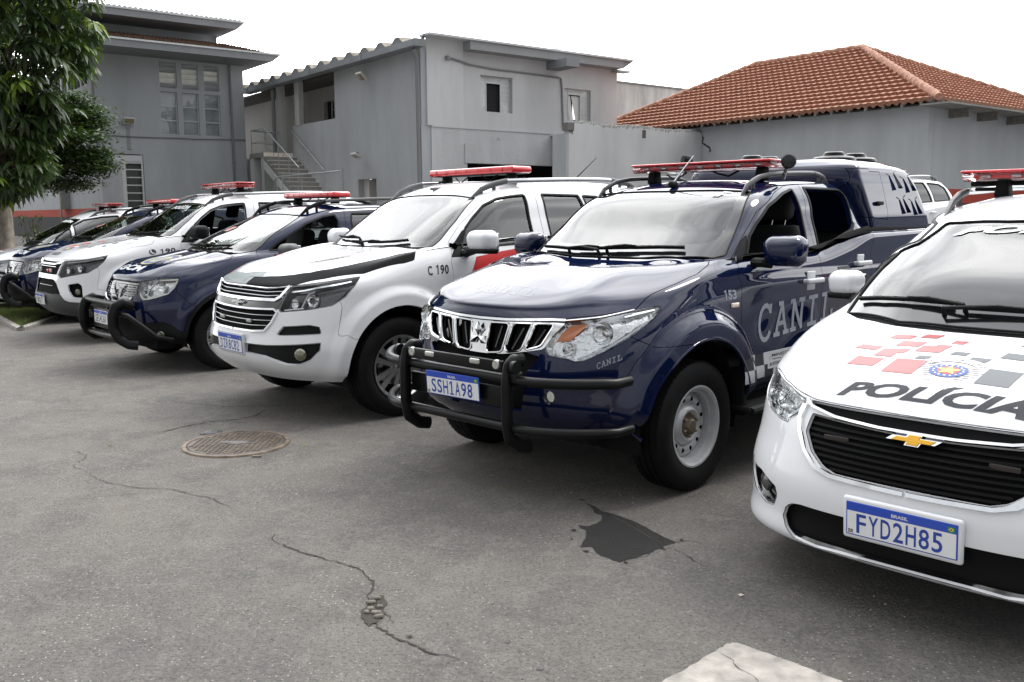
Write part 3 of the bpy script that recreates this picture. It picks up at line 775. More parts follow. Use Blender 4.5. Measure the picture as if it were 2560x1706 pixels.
def plate(root,text,c,blue=True,pitch=0,mount=None,yaw=0):
    # Mercosur style number plate 400 x 130 mm facing the front
    W,H=.200,.065
    M=Matrix.Translation(c)@Matrix.Rotation(yaw,4,'Z')@Matrix.Rotation(pitch,4,'X')
    if mount: 
        mb=MB(); mb.rbox((0,.012,0),(W+.016,.012,H+.018),.012); mm=mb.build('plate_mount',mount,root,angle=40); mm.matrix_local=M
    pb=MB(); pb.rbox((0,0,0),(W,.003,H),.0029,n=2); o=pb.build('number_plate',PLB if blue else PLW,root,angle=40); o.matrix_local=M
    def fl(name,polys,m,off):
        V=[];F=[]
        for p in polys: k=len(V); V+=[(x,-.003-off,z) for x,z in p]; F.append(tuple(range(k,k+len(p))))
        mesh(name,V,F,m,o)
    fl('plate_field',[[(-W+.005,-H+.005),(W-.005,-H+.005),(W-.005,H-.034),(-W+.005,H-.034)]],PLW,.0006)
    if not blue: pass
    fl('plate_band',[[(-W+.004,H-.034),(W-.004,H-.034),(W-.004,H-.004),(-W+.004,H-.004)]],PLB,.0007)
    ch=PLT if blue else PLK; n=len(text); cw=.0455; x0=-W+.036
    P_=[]
    for i,c_ in enumerate(text):
        q=ONE if c_=='1' else text_polys(c_,1,.012); w_=cw*.80 if c_!='I' else cw*.3; xx=x0+i*cw+(cw-w_)/2
        P_+=fit(q,[(xx,-H+.013),(xx+w_,-H+.013),(xx+w_,H-.042),(xx,H-.042)])
    fl('plate_number',P_,ch,.0012)
    fl('plate_country',fit(text_polys('BRASIL',1,.02),[(-.030,H-.026),(.030,H-.026),(.030,H-.013),(-.030,H-.013)]),PLW,.0012)
    fl('plate_code',fit(text_polys('BR',1,.02),[(-W+.010,-H+.008),(-W+.030,-H+.008),(-W+.030,-H+.024),(-W+.010,-H+.024)]),PLK,.0012)
    fl('plate_flag',[[(W-.034,H-.030),(W-.010,H-.030),(W-.010,H-.010),(W-.034,H-.010)]],mat('flag_green',(.02,.22,.06),.5),.0010)
    fl('plate_flag_centre',[[(W-.031,H-.020),(W-.022,H-.028),(W-.013,H-.020),(W-.022,H-.012)]],YEL,.0013)
    fl('plate_flag_globe',[[(W-.022+.004*math.cos(a*math.pi/4),H-.020+.004*math.sin(a*math.pi/4)) for a in range(8)]],BLU,.0016)
    return o
def lightbar(root,y,z,L=1.16,kind='clear',h=.075,d=.28,zmount=.06,posts=(.40,)):
    o=MB()
    half=L/2
    if kind=='clear':
        # clear lower lens with red top strip, red modules inside
        o.rbox((0,y,z-h*.12),(half,d/2,h*.40),h*.36,n=4,taper=lambda X,Y,Z:(X,Y*(1-.10*abs(X)/half),Z)); lb=o.build('light_bar',glass('bar_lens',(.96,.86,.86),1.45),root,angle=60)
        t=MB(); t.rbox((0,y,z+h*.36),(half+.004,d/2+.003,h*.12),h*.11,n=3,taper=lambda X,Y,Z:(X,Y*(1-.10*abs(X)/half),Z)); t.build('top_cover',RED,lb,angle=60)
        r=MB(); r.rbox((0,y,z-h*.08),(half-.05,d*.36,h*.22),.012,n=2)
        r.build('light_module',RED,lb,angle=50)
        x=-half+.12
        while x<half-.05:
            q=MB(); q.rbox((x,y-d*.37,z-h*.10),(.030,.010,h*.16),.008,n=2); q.build('reflector',DCHROME,lb,angle=50); x+=.15
    else:
        o.rbox((0,y,z),(half,d/2,h*.5),h*.38,n=4,taper=lambda X,Y,Z:(X,Y*(1-.14*abs(X)/half),Z)); lb=o.build('light_bar',RED,root,angle=60)
        q=MB()
        for i in range(-3,4):
            q.tube([(i*half/3.8,y-d/2*(1-.14*abs(i)/3.8)-.0005,z-h*.32),(i*half/3.8,y-d/2*(1-.14*abs(i)/3.8)-.002,z+h*.32)],.003,5)
        q.build('lens_seam',mat('dark_red',(.20,.01,.012),.3),lb)
        b=MB(); b.rbox((0,y,z-h*.48),(half-.03,d/2-.02,h*.10),.006,n=2,taper=lambda X,Y,Z:(X,Y*(1-.12*abs(X)/half),Z)); b.build('base_tray',TRIM,lb)
    f=MB()
    for px in posts:
        for s in (1,-1):
            f.rbox((s*px,y,z-h*.5-zmount/2),(.038,.045,zmount/2+.012),.012,n=2,taper=lambda X,Y,Z:(X*(1-.3*(Z>0)),Y,Z)); f.rbox((s*(px+.09),y+.02,z-h*.5-zmount*.55),(.06,.02,.010),.006,n=1)
    f.build('mounting_foot',TRIM,lb,angle=45)
    w_=MB(); w_.tube([(.25,y+.03,z-h*.5),(.20,y-.03,z-h*.5-zmount*.6),(.12,y-.04,z-h*.5-zmount*.3),(.05,y,z-h*.5)],.007,6); w_.tube([(-.2,y+.06,z-h*.5),(-.26,y-.0,z-h*.5-zmount*.8),(-.33,y,z-h*.5-zmount*.2)],.006,6); w_.build('cable',TRIM,lb)
    return lb
def mirror(root,side,c,size,mcap,mlow=None,base=None,rot=.0):
    # c: centre of housing; size half (x,y,z)
    o=MB(); M=Matrix.Rotation(side*rot,4,'Z')
    hx,hy,hz=size
    def tp(X,Y,Z):
        f=.5-.5*Y/hy            # 1 at the front (Y=-hy)
        return (X*(1-.16*f-.06*(Z<0)),Y,Z*(1-.22*f))
    o.rbox((0,0,0),(hx,hy,hz),min(hy,hz)*.80,n=6,M=M,taper=tp); ob=o.build('door_mirror',mcap,root,angle=70); ob.location=(c[0]*side,c[1],c[2])
    g=MB(); g.rbox((0,0,0),(hx*.76,.004,hz*.66),.003,n=1,M=M); gg=g.build('mirror_glass',CHROME,ob); gg.location=M@Vector((0,hy-.001,0))
    if mlow: l=MB(); l.rbox((0,.0,-hz*.80),(hx*.93,hy*.90,hz*.26),hz*.2,n=3,M=M,taper=tp); l.build('mirror_lower_case',mlow,ob,angle=60)
    b=MB(); bx,by,bz=base
    b.tube([(side*(bx-c[0]),by-c[1],bz-c[2]),(side*(bx-c[0]+.06),by-c[1]-.01,bz-c[2]),(-side*hx*.55,0,-hz*.85)],[.03,.028,.022],8,flat=1.6); b.build('mirror_arm',TRIM,ob)
    return ob
def rails(root,S,y0,y1,x=.60,h=.045,mtl=GTRIM,ends=TRIM,xs=None,raise_=.03,w=.03):
    for s in (1,-1):
        pts=[];N=16
        for i in range(N+1):
            t=i/N; y=y0+(y1-y0)*t; xx=x if xs is None else pch(xs,np.array([y]))[0]
            p,n=S.onT(s*xx,y); lift=h*min(1,min(t,1-t)*5.5)**.6
            pts.append((p.x,y,p.z+lift-.004+(.012 if lift>0 else 0)))
        r=MB(); r.tube(pts[2:-2],w*.5,10,flat=.8,up=(0,0,1)); o=r.build('roof_rail',mtl,root)
        e=MB(); e.tube([(pts[0][0],pts[0][1],pts[0][2]-.01)]+pts[1:4],[w*.28,w*.55,w*.62,w*.56],10,flat=.8,up=(0,0,1)); e.tube(pts[-4:-1]+[(pts[-1][0],pts[-1][1],pts[-1][2]-.01)],[w*.56,w*.62,w*.55,w*.28],10,flat=.8,up=(0,0,1))
        for i in (1,2,N-2,N-1):
            p=pts[i]; g,_=S.onT(p[0],p[1]); e.tube([p,(g.x,g.y,g.z)],w*.42,8)
        e.build('rail_foot',ends,o)
def wiper(root,S,pts,n_out=.02):
    m=MB(); P_=[];Q=[]
    for x,y in pts:
        p,n=S.onT(x,y); P_.append(p+n*n_out); Q.append(n)
    m.strip(P_,Q,.012,.010); m.strip([p-q*.012 for p,q in zip(P_,Q)],Q,.006,.012)
    k=len(P_)//2; a=P_[k]+Q[k]*.012; pv,nn=S.onT(pts[-1][0]+(pts[-1][0]-pts[0][0])*.12,pts[-1][1]-.02)
    m.tube([a,(a+P_[-1])/2+Q[k]*.012,pv+nn*.035,pv],[.005,.007,.010,.012],6)
    return m.build('wiper',TRIM,root,angle=40)
def seal(S,root,rids,name,m,r=.006,w=None,h=None,sides=(1,-1),off=0.0,flt=None):
    mb=MB()
    for s in sides:
        for V,N,cl in S.loops(rids,s):
            if len(V)<6: continue
            if flt and not flt(V): continue
            # resample
            d=np.r_[0,np.cumsum(np.linalg.norm(np.diff(np.r_[V,V[:1]] if cl else V,axis=0),axis=1))]
            k=max(8,int(d[-1]/.022)); q=np.linspace(0,d[-1],k+1)[:-1] if cl else np.linspace(0,d[-1],k)
            VV=np.r_[V,V[:1]] if cl else V; NN=np.r_[N,N[:1]] if cl else N
            P_=[Vector([np.interp(t,d,VV[:,c]) for c in range(3)]) for t in q]; Q=[Vector([np.interp(t,d,NN[:,c]) for c in range(3)]) for t in q]
            if w: mb.strip(P_,Q,w,h or .003,closed=cl,base=off)
            else: mb.tube([p+n*off for p,n in zip(P_,Q)],r,6,closed=cl)
    return mb.build(name,m,root,angle=50) if mb.V else None
def lamp(S,root,rid,housing,bowls,drl=None,amber=None,edge=GLOSSK,depth=.055):
    # lens on the body surface, dark housing behind, chrome bowls inside
    for s in (1,-1):
        le=S.part(rid,'headlight',LENS,root,t=0,depth=.002,gap=.001,sides=s)
        S.part(rid,'lamp_housing',housing,le,t=0,depth=depth,gap=.0,sides=s)
        rim=MB()
        for V,N,cl in S.loops(rid,s):
            n=len(V); VV=[tuple(v-.001*q) for v,q in zip(V,N)]+[tuple(v-depth*q) for v,q in zip(V,N)]
            rim.add(VV,[(i,(i+1)%n,(i+1)%n+n,i+n) for i in range(n if cl else n-1)])
        rim.build('lamp_wall',edge,le,angle=0)
        for (q,z,r,mt) in bowls:
            p,n=S.onQ(q,z,s); c=p-n*(depth*.45); 
            d=Vector((0,-1,0))*.75+n*.25; d.normalize(); rot=Vector((0,0,1)).rotation_difference(d).to_matrix().to_4x4()
            b=MB(); N_=24; prof=[(r*1.0,.0),(r*.96,-.004),(r*.80,-.018),(r*.5,-.032),(r*.25,-.036),(r*.24,-.020),(r*.02,-.016)]
            V=[];F=[]
            for i in range(N_):
                a=2*math.pi*i/N_
                for rr,zz in prof: V.append(tuple(c+(rot@Vector((rr*math.cos(a),rr*math.sin(a),zz+.01)))))
            K=len(prof)
            for i in range(N_):
                j=(i+1)%N_
                for k in range(K-1): F.append((i*K+k,j*K+k,j*K+k+1,i*K+k+1))
            b.add(V,F); b.build('reflector',mt,le,angle=40)
        if drl:
            m=MB()
            for (pts,wd,mt) in drl:
                P_,Q=S.pathQ(pts,s,4); mm=MB(); mm.strip(P_,Q,wd,.008,base=-depth*.45); mm.build('daytime_strip',mt,le,angle=40)
        if amber:
            m=MB(); P_=[S.onQ(q,z,s) for q,z in amber]; V=[tuple(p-n*(depth*.5)) for p,n in P_]; mesh('indicator',V,[tuple(range(len(V)))],AMBER,le)
def glassset(S,root,wsname='windshield'):
    pass
def crest(root,S,cx,cy,sx,sy,fn):
    # round police crest: rings, star, banner, lines
    def circ(r,n=24): return [(r*math.cos(2*math.pi*i/n),r*math.sin(2*math.pi*i/n)) for i in range(n)]
    def T(polys): return [[(cx+x*sx,cy+y*sy) for x,y in p] for p in polys]
    K=mat('crest_line',(.12,.12,.13),.4)
    def arcband(r0,r1,a0,a1,n=14,yo=0):
        return [[(r0*math.cos(math.radians(a0+(a1-a0)*i/n)),yo+r0*math.sin(math.radians(a0+(a1-a0)*i/n))),(r1*math.cos(math.radians(a0+(a1-a0)*i/n)),yo+r1*math.sin(math.radians(a0+(a1-a0)*i/n))),(r1*math.cos(math.radians(a0+(a1-a0)*(i+1)/n)),yo+r1*math.sin(math.radians(a0+(a1-a0)*(i+1)/n))),(r0*math.cos(math.radians(a0+(a1-a0)*(i+1)/n)),yo+r0*math.sin(math.radians(a0+(a1-a0)*(i+1)/n)))] for i in range(n)]
    wing=[]
    for i in range(7):
        y=.42-i*.155; L=.98-.10*abs(i-2)
        wing.append([(-L,y),(-.30,y),(-.30,y+.07),(-L+.05,y+.07)]); wing.append([(.30,y-.1),(L,y-.1),(L-.05,y-.03),(.30,y-.03)])
    decal('crest_lines',T(wing),fn,K,root,h=.02,off=.0012)
    decal('crest_banner',T(arcband(.80,1.12,38,142)),fn,mat('crest_white',(.72,.72,.72),.4),root,h=.02,off=.0022)
    decal('crest_border',T(arcband(1.12,1.15,38,142)+arcband(.77,.80,38,142)),fn,K,root,h=.02,off=.0026)
    decal('crest_ring',T([circ(.52)]),fn,BLU,root,h=.02,off=.0026)
    decal('crest_dots',T([[(x+.40*math.cos(a*math.pi/8),y+.40*math.sin(a*math.pi/8)) for x,y in circ(.035,6)] for a in range(16)]),fn,PLW,root,h=.03,off=.0034)
    decal('crest_disc',T([circ(.30)]),fn,RPAINT,root,h=.02,off=.0034)
    decal('crest_star',T([[( (.36 if i%2==0 else .15)*math.sin(i*math.pi/5),(.36 if i%2==0 else .15)*math.cos(i*math.pi/5)) for i in range(10)]]),fn,YEL,root,h=.02,off=.0042)
    # words on the banner
    t='POLÍCIA MILITAR'; P_=[]
    for i,ch in enumerate(t):
        if ch==' ': continue
        a=math.radians(134-88*i/(len(t)-1)); q=text_polys(ch,1,.03); hh=.17; ww=.035 if ch in 'IÍ' else .09
        for p in q:
            P_.append([( (.88+hh*y)*math.cos(a)+(x-.5)*ww*math.sin(a), (.88+hh*y)*math.sin(a)-(x-.5)*ww*math.cos(a)) for x,y in p])
    decal('crest_words',T(P_),fn,K,root,h=.04,off=.0034)
    decal('crest_city',T(fit(text_polys('SÃO PAULO',1,.02),[(-.42,-.86),(.42,-.86),(.42,-.72),(-.42,-.72)])),fn,K,root,h=.04,off=.0022)
def hood_text(root,fn,s,quad,m,bold=.035,shear=.0,name='hood_lettering'):
    decal(name,fit(text_polys(s,1,bold,shear),quad),fn,m,root,h=.035)
# ================= the cars (x to the car's left, y rearwards, z up; y=0 near the number plate) =================
LR=True
def arch(S,yw,zw,R):
    S.cut('S',None,'hole',mask=lambda V:V[:,0]>.45,extra=lambda V:np.hypot(V[:,1]-yw,V[:,2]-zw)-R)
def common(S,root,paint,doors,glassn,wins,open_=(),low=None):
    pass
def sides_parts(S,root,rid,name,m,**k):
    out=[]
    for s in (1,-1):
        o=S.part(rid,name,m,root,sides=s,**k); out.append(o)
    return out
def door_handle(S,root,y,z,m,side,rec=NAVY,L=.11,cup=True):
    p,n=S.onS(y,z,side); h=MB()
    h.rbox((p.x+side*.030,y,z),(.013,L,.017),.012,n=3); h.rbox((p.x+side*.012,y-L*.8,z),(.02,.018,.014),.01); h.rbox((p.x+side*.012,y+L*.8,z),(.02,.018,.014),.01)
    o=h.build('door_handle',m,root,angle=60)
    if cup: c=MB(); c.rbox((p.x-side*.002,y,z),(.006,.052,.060),.0055,n=3); 
    if cup: c.build('handle_cup',m,o,angle=60)
def bowtie(root,S,q,z,sc,m,edge,side=0,out=.016):
    pts=[(-1,-.18),(-.78,.20),(-.30,.20),(-.22,.5),(.30,.5),(.24,.20),(1,.20),(.78,-.18),(.30,-.18),(.22,-.5),(-.30,-.5),(-.24,-.18)]
    def put(n_,k,o1,o2,mt,par):
        F_=[];V=[]
        for o_ in (o1,o2):
            for x,zz in pts: p,nn=S.onF(x*sc*k,z+zz*sc*.42*k); V.append(tuple(p+Vector((0,-1,0))*o_))
        n=len(pts); F_=[tuple(range(n,2*n))]+[(i,(i+1)%n,(i+1)%n+n,i+n) for i in range(n)]
        return mesh(n_,V,F_,mt,par)
    b=put('badge',1.0,0,out,edge,root); put('badge_face',.80,out-.001,out+.004,m,b); return b
# ---------------------------------------------------------------- pickup of the dog unit
def build_pickup():
    root=thing('pickup_truck','navy blue pickup marked CANIL with black bull bar and ridged box on its bed','pickup truck')
    S=Shell(shape_l200(step=.016)); pt=NAVY
    arch(S,.97,.395,.465); arch(S,3.97,.41,.46)
    S.cut('Q',[(-1,.985),(.9,.985),(1.27,.905),(1.44,.85),(1.75,.85),(1.75,.2),(-1,.2)],'bumper',src=('body',),mask=lambda V:V[:,1]<1.3)
    S.cut('S',[(1.33,.555),(1.403,1.141),(1.375,1.176),(1.45,1.27),(1.574,1.369),(1.81,1.541),(2.11,1.66),(2.3,1.705),(2.527,1.73),(2.40,1.52),(2.42,1.287),(2.395,1.18),(2.395,.565)],'door1',src=('body',))
    S.cut('S',[(2.395,.565),(2.395,1.18),(2.42,1.287),(2.40,1.52),(2.527,1.73),(3.10,1.72),(3.19,1.66),(3.22,1.50),(3.22,1.35),(3.17,1.28),(3.14,1.15),(3.14,.80),(3.40,.62),(3.40,.57)],'door2',src=('body',))
    zl=lambda V:np.interp(np.abs(V[:,0])+V[:,1],[.17,.4,.63,.825,1.09,1.29,1.6],[.983,.987,.992,1.004,1.024,1.044,1.0])
    S.cut('T',[(-.3,-.2),(.6,-.2),(.75,.40),(.765,.52),(.77,.66),(.80,.853),(.812,1.027),(.79,1.172),(.72,1.31),(.66,1.32),(.5,1.235),(.27,1.20),(-.3,1.19)],'hood',src=('body','bumper'),extra=lambda V:zl(V)-V[:,2])
    WS=[(-.3,1.885),(0,1.885),(.3,1.897),(.5,1.915),(.6,1.945),(.678,1.70),(.712,1.56),(.742,1.432),(.70,1.36),(.516,1.268),(.276,1.235),(-.3,1.23)]
    S.cut('T',WS,'frit',src=('body',),mask=lambda V:V[:,2]>1.15)
    S.cut('T',[(-.3,1.855),(0,1.855),(.3,1.865),(.48,1.885),(.545,1.90),(.615,1.70),(.645,1.58),(.645,1.49),(.60,1.43),(.48,1.38),(.276,1.35),(-.3,1.345)],'windshield',src=('frit',))
    S.cut('T',[(-.3,1.19),(.27,1.20),(.5,1.235),(.66,1.32),(.70,1.36),(.516,1.268),(.276,1.235),(-.3,1.23)],'cowl',src=('body',),mask=lambda V:V[:,2]>1.1)
    S.cut('S',[(1.585,1.285),(1.655,1.393),(1.763,1.47),(1.946,1.576),(2.212,1.657),(2.38,1.688),(2.354,1.615),(2.333,1.426),(2.316,1.292)],'win1',src=('door1','body'))
    S.cut('S',[(1.47,1.275),(1.575,1.365),(1.64,1.405),(1.585,1.285)],'tri',src=('door1','body'))
    S.cut('S',[(2.470,1.314),(2.475,1.501),(2.555,1.70),(3.07,1.695),(3.105,1.662),(3.057,1.456),(2.99,1.415),(2.833,1.379),(2.639,1.334)],'win2',src=('door2','body'))
    S.cut('Q',[(.79,.986),(1.29,1.04),(1.484,1.057),(1.505,1.042),(1.451,1.0),(1.272,.916),(1.06,.836),(.90,.790),(.842,.786),(.775,.800),(.656,.811),(.628,.846),(.698,.918)],'lamp',mask=lambda V:V[:,1]<1.0)
    S.cut('Q',[(-1,.965),(.2,.962),(.345,.967),(.56,.975),(.70,.979),(.785,.978),(.695,.915),(.625,.842),(.487,.82),(.344,.798),(.194,.786),(-1,.786)],'grille',mask=lambda V:V[:,1]<.6)
    for o in ([(.232,.957),(.385,.961),(.318,.805),(.196,.792)],[(.410,.962),(.548,.967),(.462,.824),(.340,.806)],[(.570,.968),(.712,.973),(.608,.855),(.484,.826)]):
        S.cut('Q',o,'opening',src=('grille',),mask=lambda V:V[:,1]<.6)
    S.cut('Q',[(-1,.7855),(.194,.7855),(.344,.797),(.487,.819),(.60,.80),(.50,.72),(.46,.50),(-1,.48)],'intake',src=('bumper',),mask=lambda V:V[:,1]<.6)
    S.cut('Q',None,'fog',src=('bumper',),mask=lambda V:V[:,1]<.6,extra=lambda V:np.hypot(np.abs(V[:,0])+V[:,1]-.664,V[:,2]-.593)-.036)
    S.cut('F',[(.10,1.32),(.55,1.32),(.52,1.62),(-.1,1.63),(-.1,1.32)],'rearglass',src=('body',),mask=lambda V:(V[:,1]>3.1)&(V[:,2]>1.2))
    body=S.part('body','body',pt,root); S.part('bumper','front_bumper',pt,root); hood=S.part('hood','hood',pt,root,gap=.003)
    S.part('frit','windshield_border',GLOSSK,root,t=.004,gap=0,depth=.003); ws=S.part('windshield','windshield',WSG,root,t=0,depth=.003,gap=0)
    S.part('cowl','cowl',TRIM,root,depth=.01); S.part('rearglass','rear_window',glass('dark_glass',(.10,.11,.11),1.5,extra=.5),root,t=0,gap=0)
    d1=sides_parts(S,root,'door1','front_door',pt,t=.03); d2=sides_parts(S,root,'door2','rear_door',pt,t=.03)
    sides_parts(S,root,'tri','mirror_triangle',TRIM,t=.01)
    S.part(('win1','win2'),'side_window',SIDEG,root,t=0,depth=.012,gap=0,sides=-1)
    seal(S,root,('win1',),'window_seal',TRIM,w=.020,h=.004); seal(S,root,('win2',),'window_seal',TRIM,w=.020,h=.004)
    seal(S,root,('frit','windshield'),'windshield_seal',TRIM,r=.005)
    belt=MB()
    for s in (1,-1):
        P_=[];Q=[]
        for y,z in [(2.10,1.279),(2.2,1.282),(2.32,1.287),(2.44,1.300),(2.60,1.322),(2.80,1.366),(2.98,1.40),(3.07,1.46)]: p,n=S.onS(y,z,s);P_.append(p);Q.append(n)
        belt.strip(P_,Q,.022,.007)
    belt.build('belt_moulding',TRIM,root)
    lamp(S,root,'lamp',mat('lamp_facets',(.75,.75,.76),.10,metal=.95,bump=1.0,bscale=22),[(1.06,.935,.060,CHROME),(.80,.850,.036,CHROME)],drl=[([(1.22,1.02),(1.34,1.035),(1.46,1.048)],.020,CHROME),([(.86,.80),(1.04,.845),(1.24,.915),(1.40,.985)],.010,DCHROME)],amber=[(.815,.978),(.95,.990),(.81,.895),(.70,.880),(.745,.93)],edge=CHROME)
    # grille
    g=S.part('grille','grille',CHROME,root,t=.02,gap=0,rim=CHROME); S.part('opening','grille_mesh',DARK,g,t=0,depth=.045,gap=0); seal(S,g,('opening',),'grille_bar',CHROME,r=.007)
    b=MB()
    for s in (1,-1):
        for (q0,q1) in ((.31,.255),(.475,.382),(.632,.519)):
            P_,Q=S.pathQ([(q0,.945),(q1,.825)],s,6); b.strip(P_,Q,.012,.012,base=-.028)
    b.build('grille_slat',GLOSSK,g)
    tp=MB()
    for s in (1,-1):
        P_,Q=S.pathQ([(.17,.974),(.35,.977),(.56,.985),(.70,.990),(.79,.990)],s,6); tp.strip(P_,Q,.016,.010)
        P_,Q=S.pathQ([(.79,.990),(1.05,1.010),(1.29,1.041)],s,6); tp.strip(P_,Q,.006,.006)
    tp.build('grille_trim',CHROME,g)
    # three diamond badge
    e=MB(); c0,_n=S.onF(0,.878)
    for a in (90,210,330):
        A=math.radians(a); R=.078; d=.028; ux,uz=math.cos(A),math.sin(A); px_,pz=-uz,ux
        v=[(0,0),(ux*R*.5+px_*d*.85,uz*R*.5+pz*d*.85),(ux*R,uz*R),(ux*R*.5-px_*d*.85,uz*R*.5-pz*d*.85)]
        V=[(x,c0.y-.006,.878+z) for x,z in v]+[(x,c0.y-.014,.878+z) for x,z in v]+[(ux*R*.5,c0.y-.024,.878+uz*R*.5)]
        e.add(V,[(0,1,5,4),(1,2,6,5),(2,3,7,6),(3,0,4,7),(4,5,8),(5,6,8),(6,7,8),(7,4,8)])
    e.build('badge',CHROME,g,smooth=False)
    S.part('intake','lower_grille',DARK,root,depth=.03,gap=0)
    for s in (1,-1):
        f=S.part('fog','fog_lamp',CHROME,root,t=.01,depth=.02,gap=0,sides=s,rim=DARK); p,n=S.onQ(.664,.593,s); m=MB()
        m.lathe([(0,.034),(.006,.030),(.009,.001)],n=20,axis='y'); o=m.build('fog_lens',CLEAR,f); o.location=p; o.rotation_euler=(0,0,s*.35)
        o.rotation_euler=(math.pi,0,s*.35)
    # bull bar
    bb=MB(); 
    def around(z,off,xm,ye,r):
        P_=[]
        for x in np.linspace(-xm,xm,41):
            a=min(1,abs(x)/xm); y=-.055+ (max(0,abs(x)-.45)/(xm-.45))**2*ye+.035 if abs(x)>.45 else -.02
            P_.append((x,y,z))
        sx=1
        P_=[( -xm+.005,P_[0][1]+.12,z+.0)]+P_+[(xm-.005,P_[-1][1]+.12,z)]
        return P_
    U=around(.705,.06,.87,.26,.03); L_=around(.455,.06,.87,.28,.03)
    t1=MB(); t1.tube(U,.027,14); t1.build('bumper_tube',BARK,root,angle=60)
    t2=MB(); t2.tube(L_,.025,14); t2.build('bumper_tube',BARK,root,angle=60)
    for s in (1,-1):
        u=MB(); P_=[(s*.405,.12,.33),(s*.405,.05,.345),(s*.405,-.03,.40),(s*.405,-.05,.50),(s*.405,-.05,.70),(s*.405,-.035,.775),(s*.405,.00,.80),(s*.405,.08,.79)]
        Q=[]; 
        for i in range(len(P_)-1):
            for j in range(5):
                t=j/5; Q.append(tuple(P_[i][k]*(1-t)+P_[i+1][k]*t for k in range(3)))
        u.tube(Q,.036,12,flat=.62,up=(0,0,1)); o=u.build('bull_bar_upright',BARK,root,angle=60)
        k=MB(); k.lathe([(-.012,.028),(-.012,.034),(.012,.034),(.012,.001)],n=20,axis='x',c=(s*.46,-.045,.775)); k.rbox((s*.44,-.02,.72),(.03,.03,.03),.012); k.build('bull_bar_bracket',BARK,o)
    pb=MB(); pb.rbox((0,-.045,.772),(.375,.012,.028),.006); cb=pb.build('light_panel',BARK,root,angle=40)
    pb=MB(); pb.rbox((0,.0,.60),(.40,.012,.055),.006); pb.build('plate_panel',BARK,root)
    for x in (-.29,.29): m=MB(); m.rbox((x*.62,-.058,.780),(.036,.010,.014),.008); m.build('strobe_light',mat('strobe',(.42,.42,.39),.25,metal=.3),cb)
    for x in (-.335,.335): m=MB(); m.lathe([(-.062,.001),(-.062,.022),(-.055,.026),(-.045,.026)],n=20,axis='y',c=(x,0,.778)); m.build('spot_light',mat('strobe'),cb)
    plate(root,'SSH1A98',(0,-.055,.628),pitch=math.radians(4),yaw=math.radians(3))
    # fender flare beads
    for (yw,zw,R) in ((.97,.395,.468),(3.97,.41,.463)):
        fl=MB()
        for s in (1,-1):
            P_=[];Q=[]
            for a in np.linspace(-.05,math.pi*1.02,40):
                p,n=S.onS(yw+R*1.0*math.cos(a),zw+R*math.sin(a)+0.0,s)
                p2,n2=S.onS(yw+(R+.02)*math.cos(a),zw+(R+.02)*math.sin(a),s)
                P_.append(Vector((p2.x-s*.006,yw+R*math.cos(a),zw+R*math.sin(a))));Q.append(Vector((s,0,0)))
            fl.tube(P_,.011,8)
        fl.build('fender_lip',pt,root)
        rd=MB()
        for s in (1,-1):
            P_=[];Q=[]
            for a in np.linspace(.12,math.pi*.94,36):
                p,n=S.onS(yw+(R+.155)*math.cos(a),zw+(R+.15)*math.sin(a),s); P_.append(p);Q.append(n)
            rd.strip(P_,Q,.016,.006)
        rd.build('fender_bead',pt,root)
    fl=MB(); fl.rbox((.86,1.42,.50),(.045,.02,.14),.01); fl.rbox((-.86,1.42,.50),(.045,.02,.14),.01); fl.build('mud_flap',TRIM,root)
    W0=(.97,3.97)
    for s in (1,-1):
        for y in W0: wheel(root,'steel',.885,y,.367,.225,.218,s)
    wells(root,.86,[(.97,.395,.47),(3.97,.41,.47)])
    pan(root,[(.0,.30),(.60,.35),(.62,.48),(.45,.52),(.45,1.44),(.78,1.46),(.78,3.48),(.45,3.5),(.45,4.46),(.78,4.48),(.78,5.0),(0,5.05)],.33,.60)
    # side steps
    for s in (1,-1):
        m=MB(); m.rbox((s*.90,2.35,.40),(.075,.98,.022),.02); m.tube([(s*.97,1.38,.40),(s*.985,2.35,.40),(s*.97,3.32,.40)],.022,8); m.build('side_step',TRIM,root)
    cabin(root,1.4,1.62,1.24,.72,(2.25,3.0),.80,1.70)
    # roof items
    rails(root,S,1.86,3.05,.575,h=.052,mtl=mat('rail_dark',(.05,.05,.055),.4),ends=mat('rail_dark'),w=.030)
    lb=lightbar(root,2.36,1.856,1.12,'clear',h=.062,d=.28,zmount=.066,posts=(.44,))
    an=MB(); p,n=S.onT(0,1.96); an.rbox((0,1.96,p.z+.02),(.022,.04,.022),.018); a=an.build('antenna',TRIM,root); rod=MB(); rod.tube([(0,1.96,p.z+.03),(.10,2.05,p.z+.21)],[.006,.004],6); rod.build('antenna_rod',DCHROME,a)
    for s in (1,-1):
        sp=MB(); M=Matrix.Rotation(-.45,4,'Y')@Matrix.Rotation(.2,4,'X'); c=(s*.655,2.31,1.868) if s>0 else (-.33,2.62,1.915)
        sp.lathe([(-.025,.001),(-.025,.040),(0,.050),(.03,.048),(.04,.042),(.04,.001)],n=26,axis='y'); o=sp.build('search_light',TRIM,root,angle=40); o.location=c; o.rotation_euler=(.1,.25*s,.5 if s>0 else 2.5)
        bk=MB(); bk.tube([(0,0,-.05),(0,.02,-.12)],.012,6); bk.build('light_bracket',DCHROME,o)
        ln=MB(); ln.lathe([(-.027,.038),(-.030,.001)],n=20,axis='y'); ln.build('light_glass',CLEAR,o)
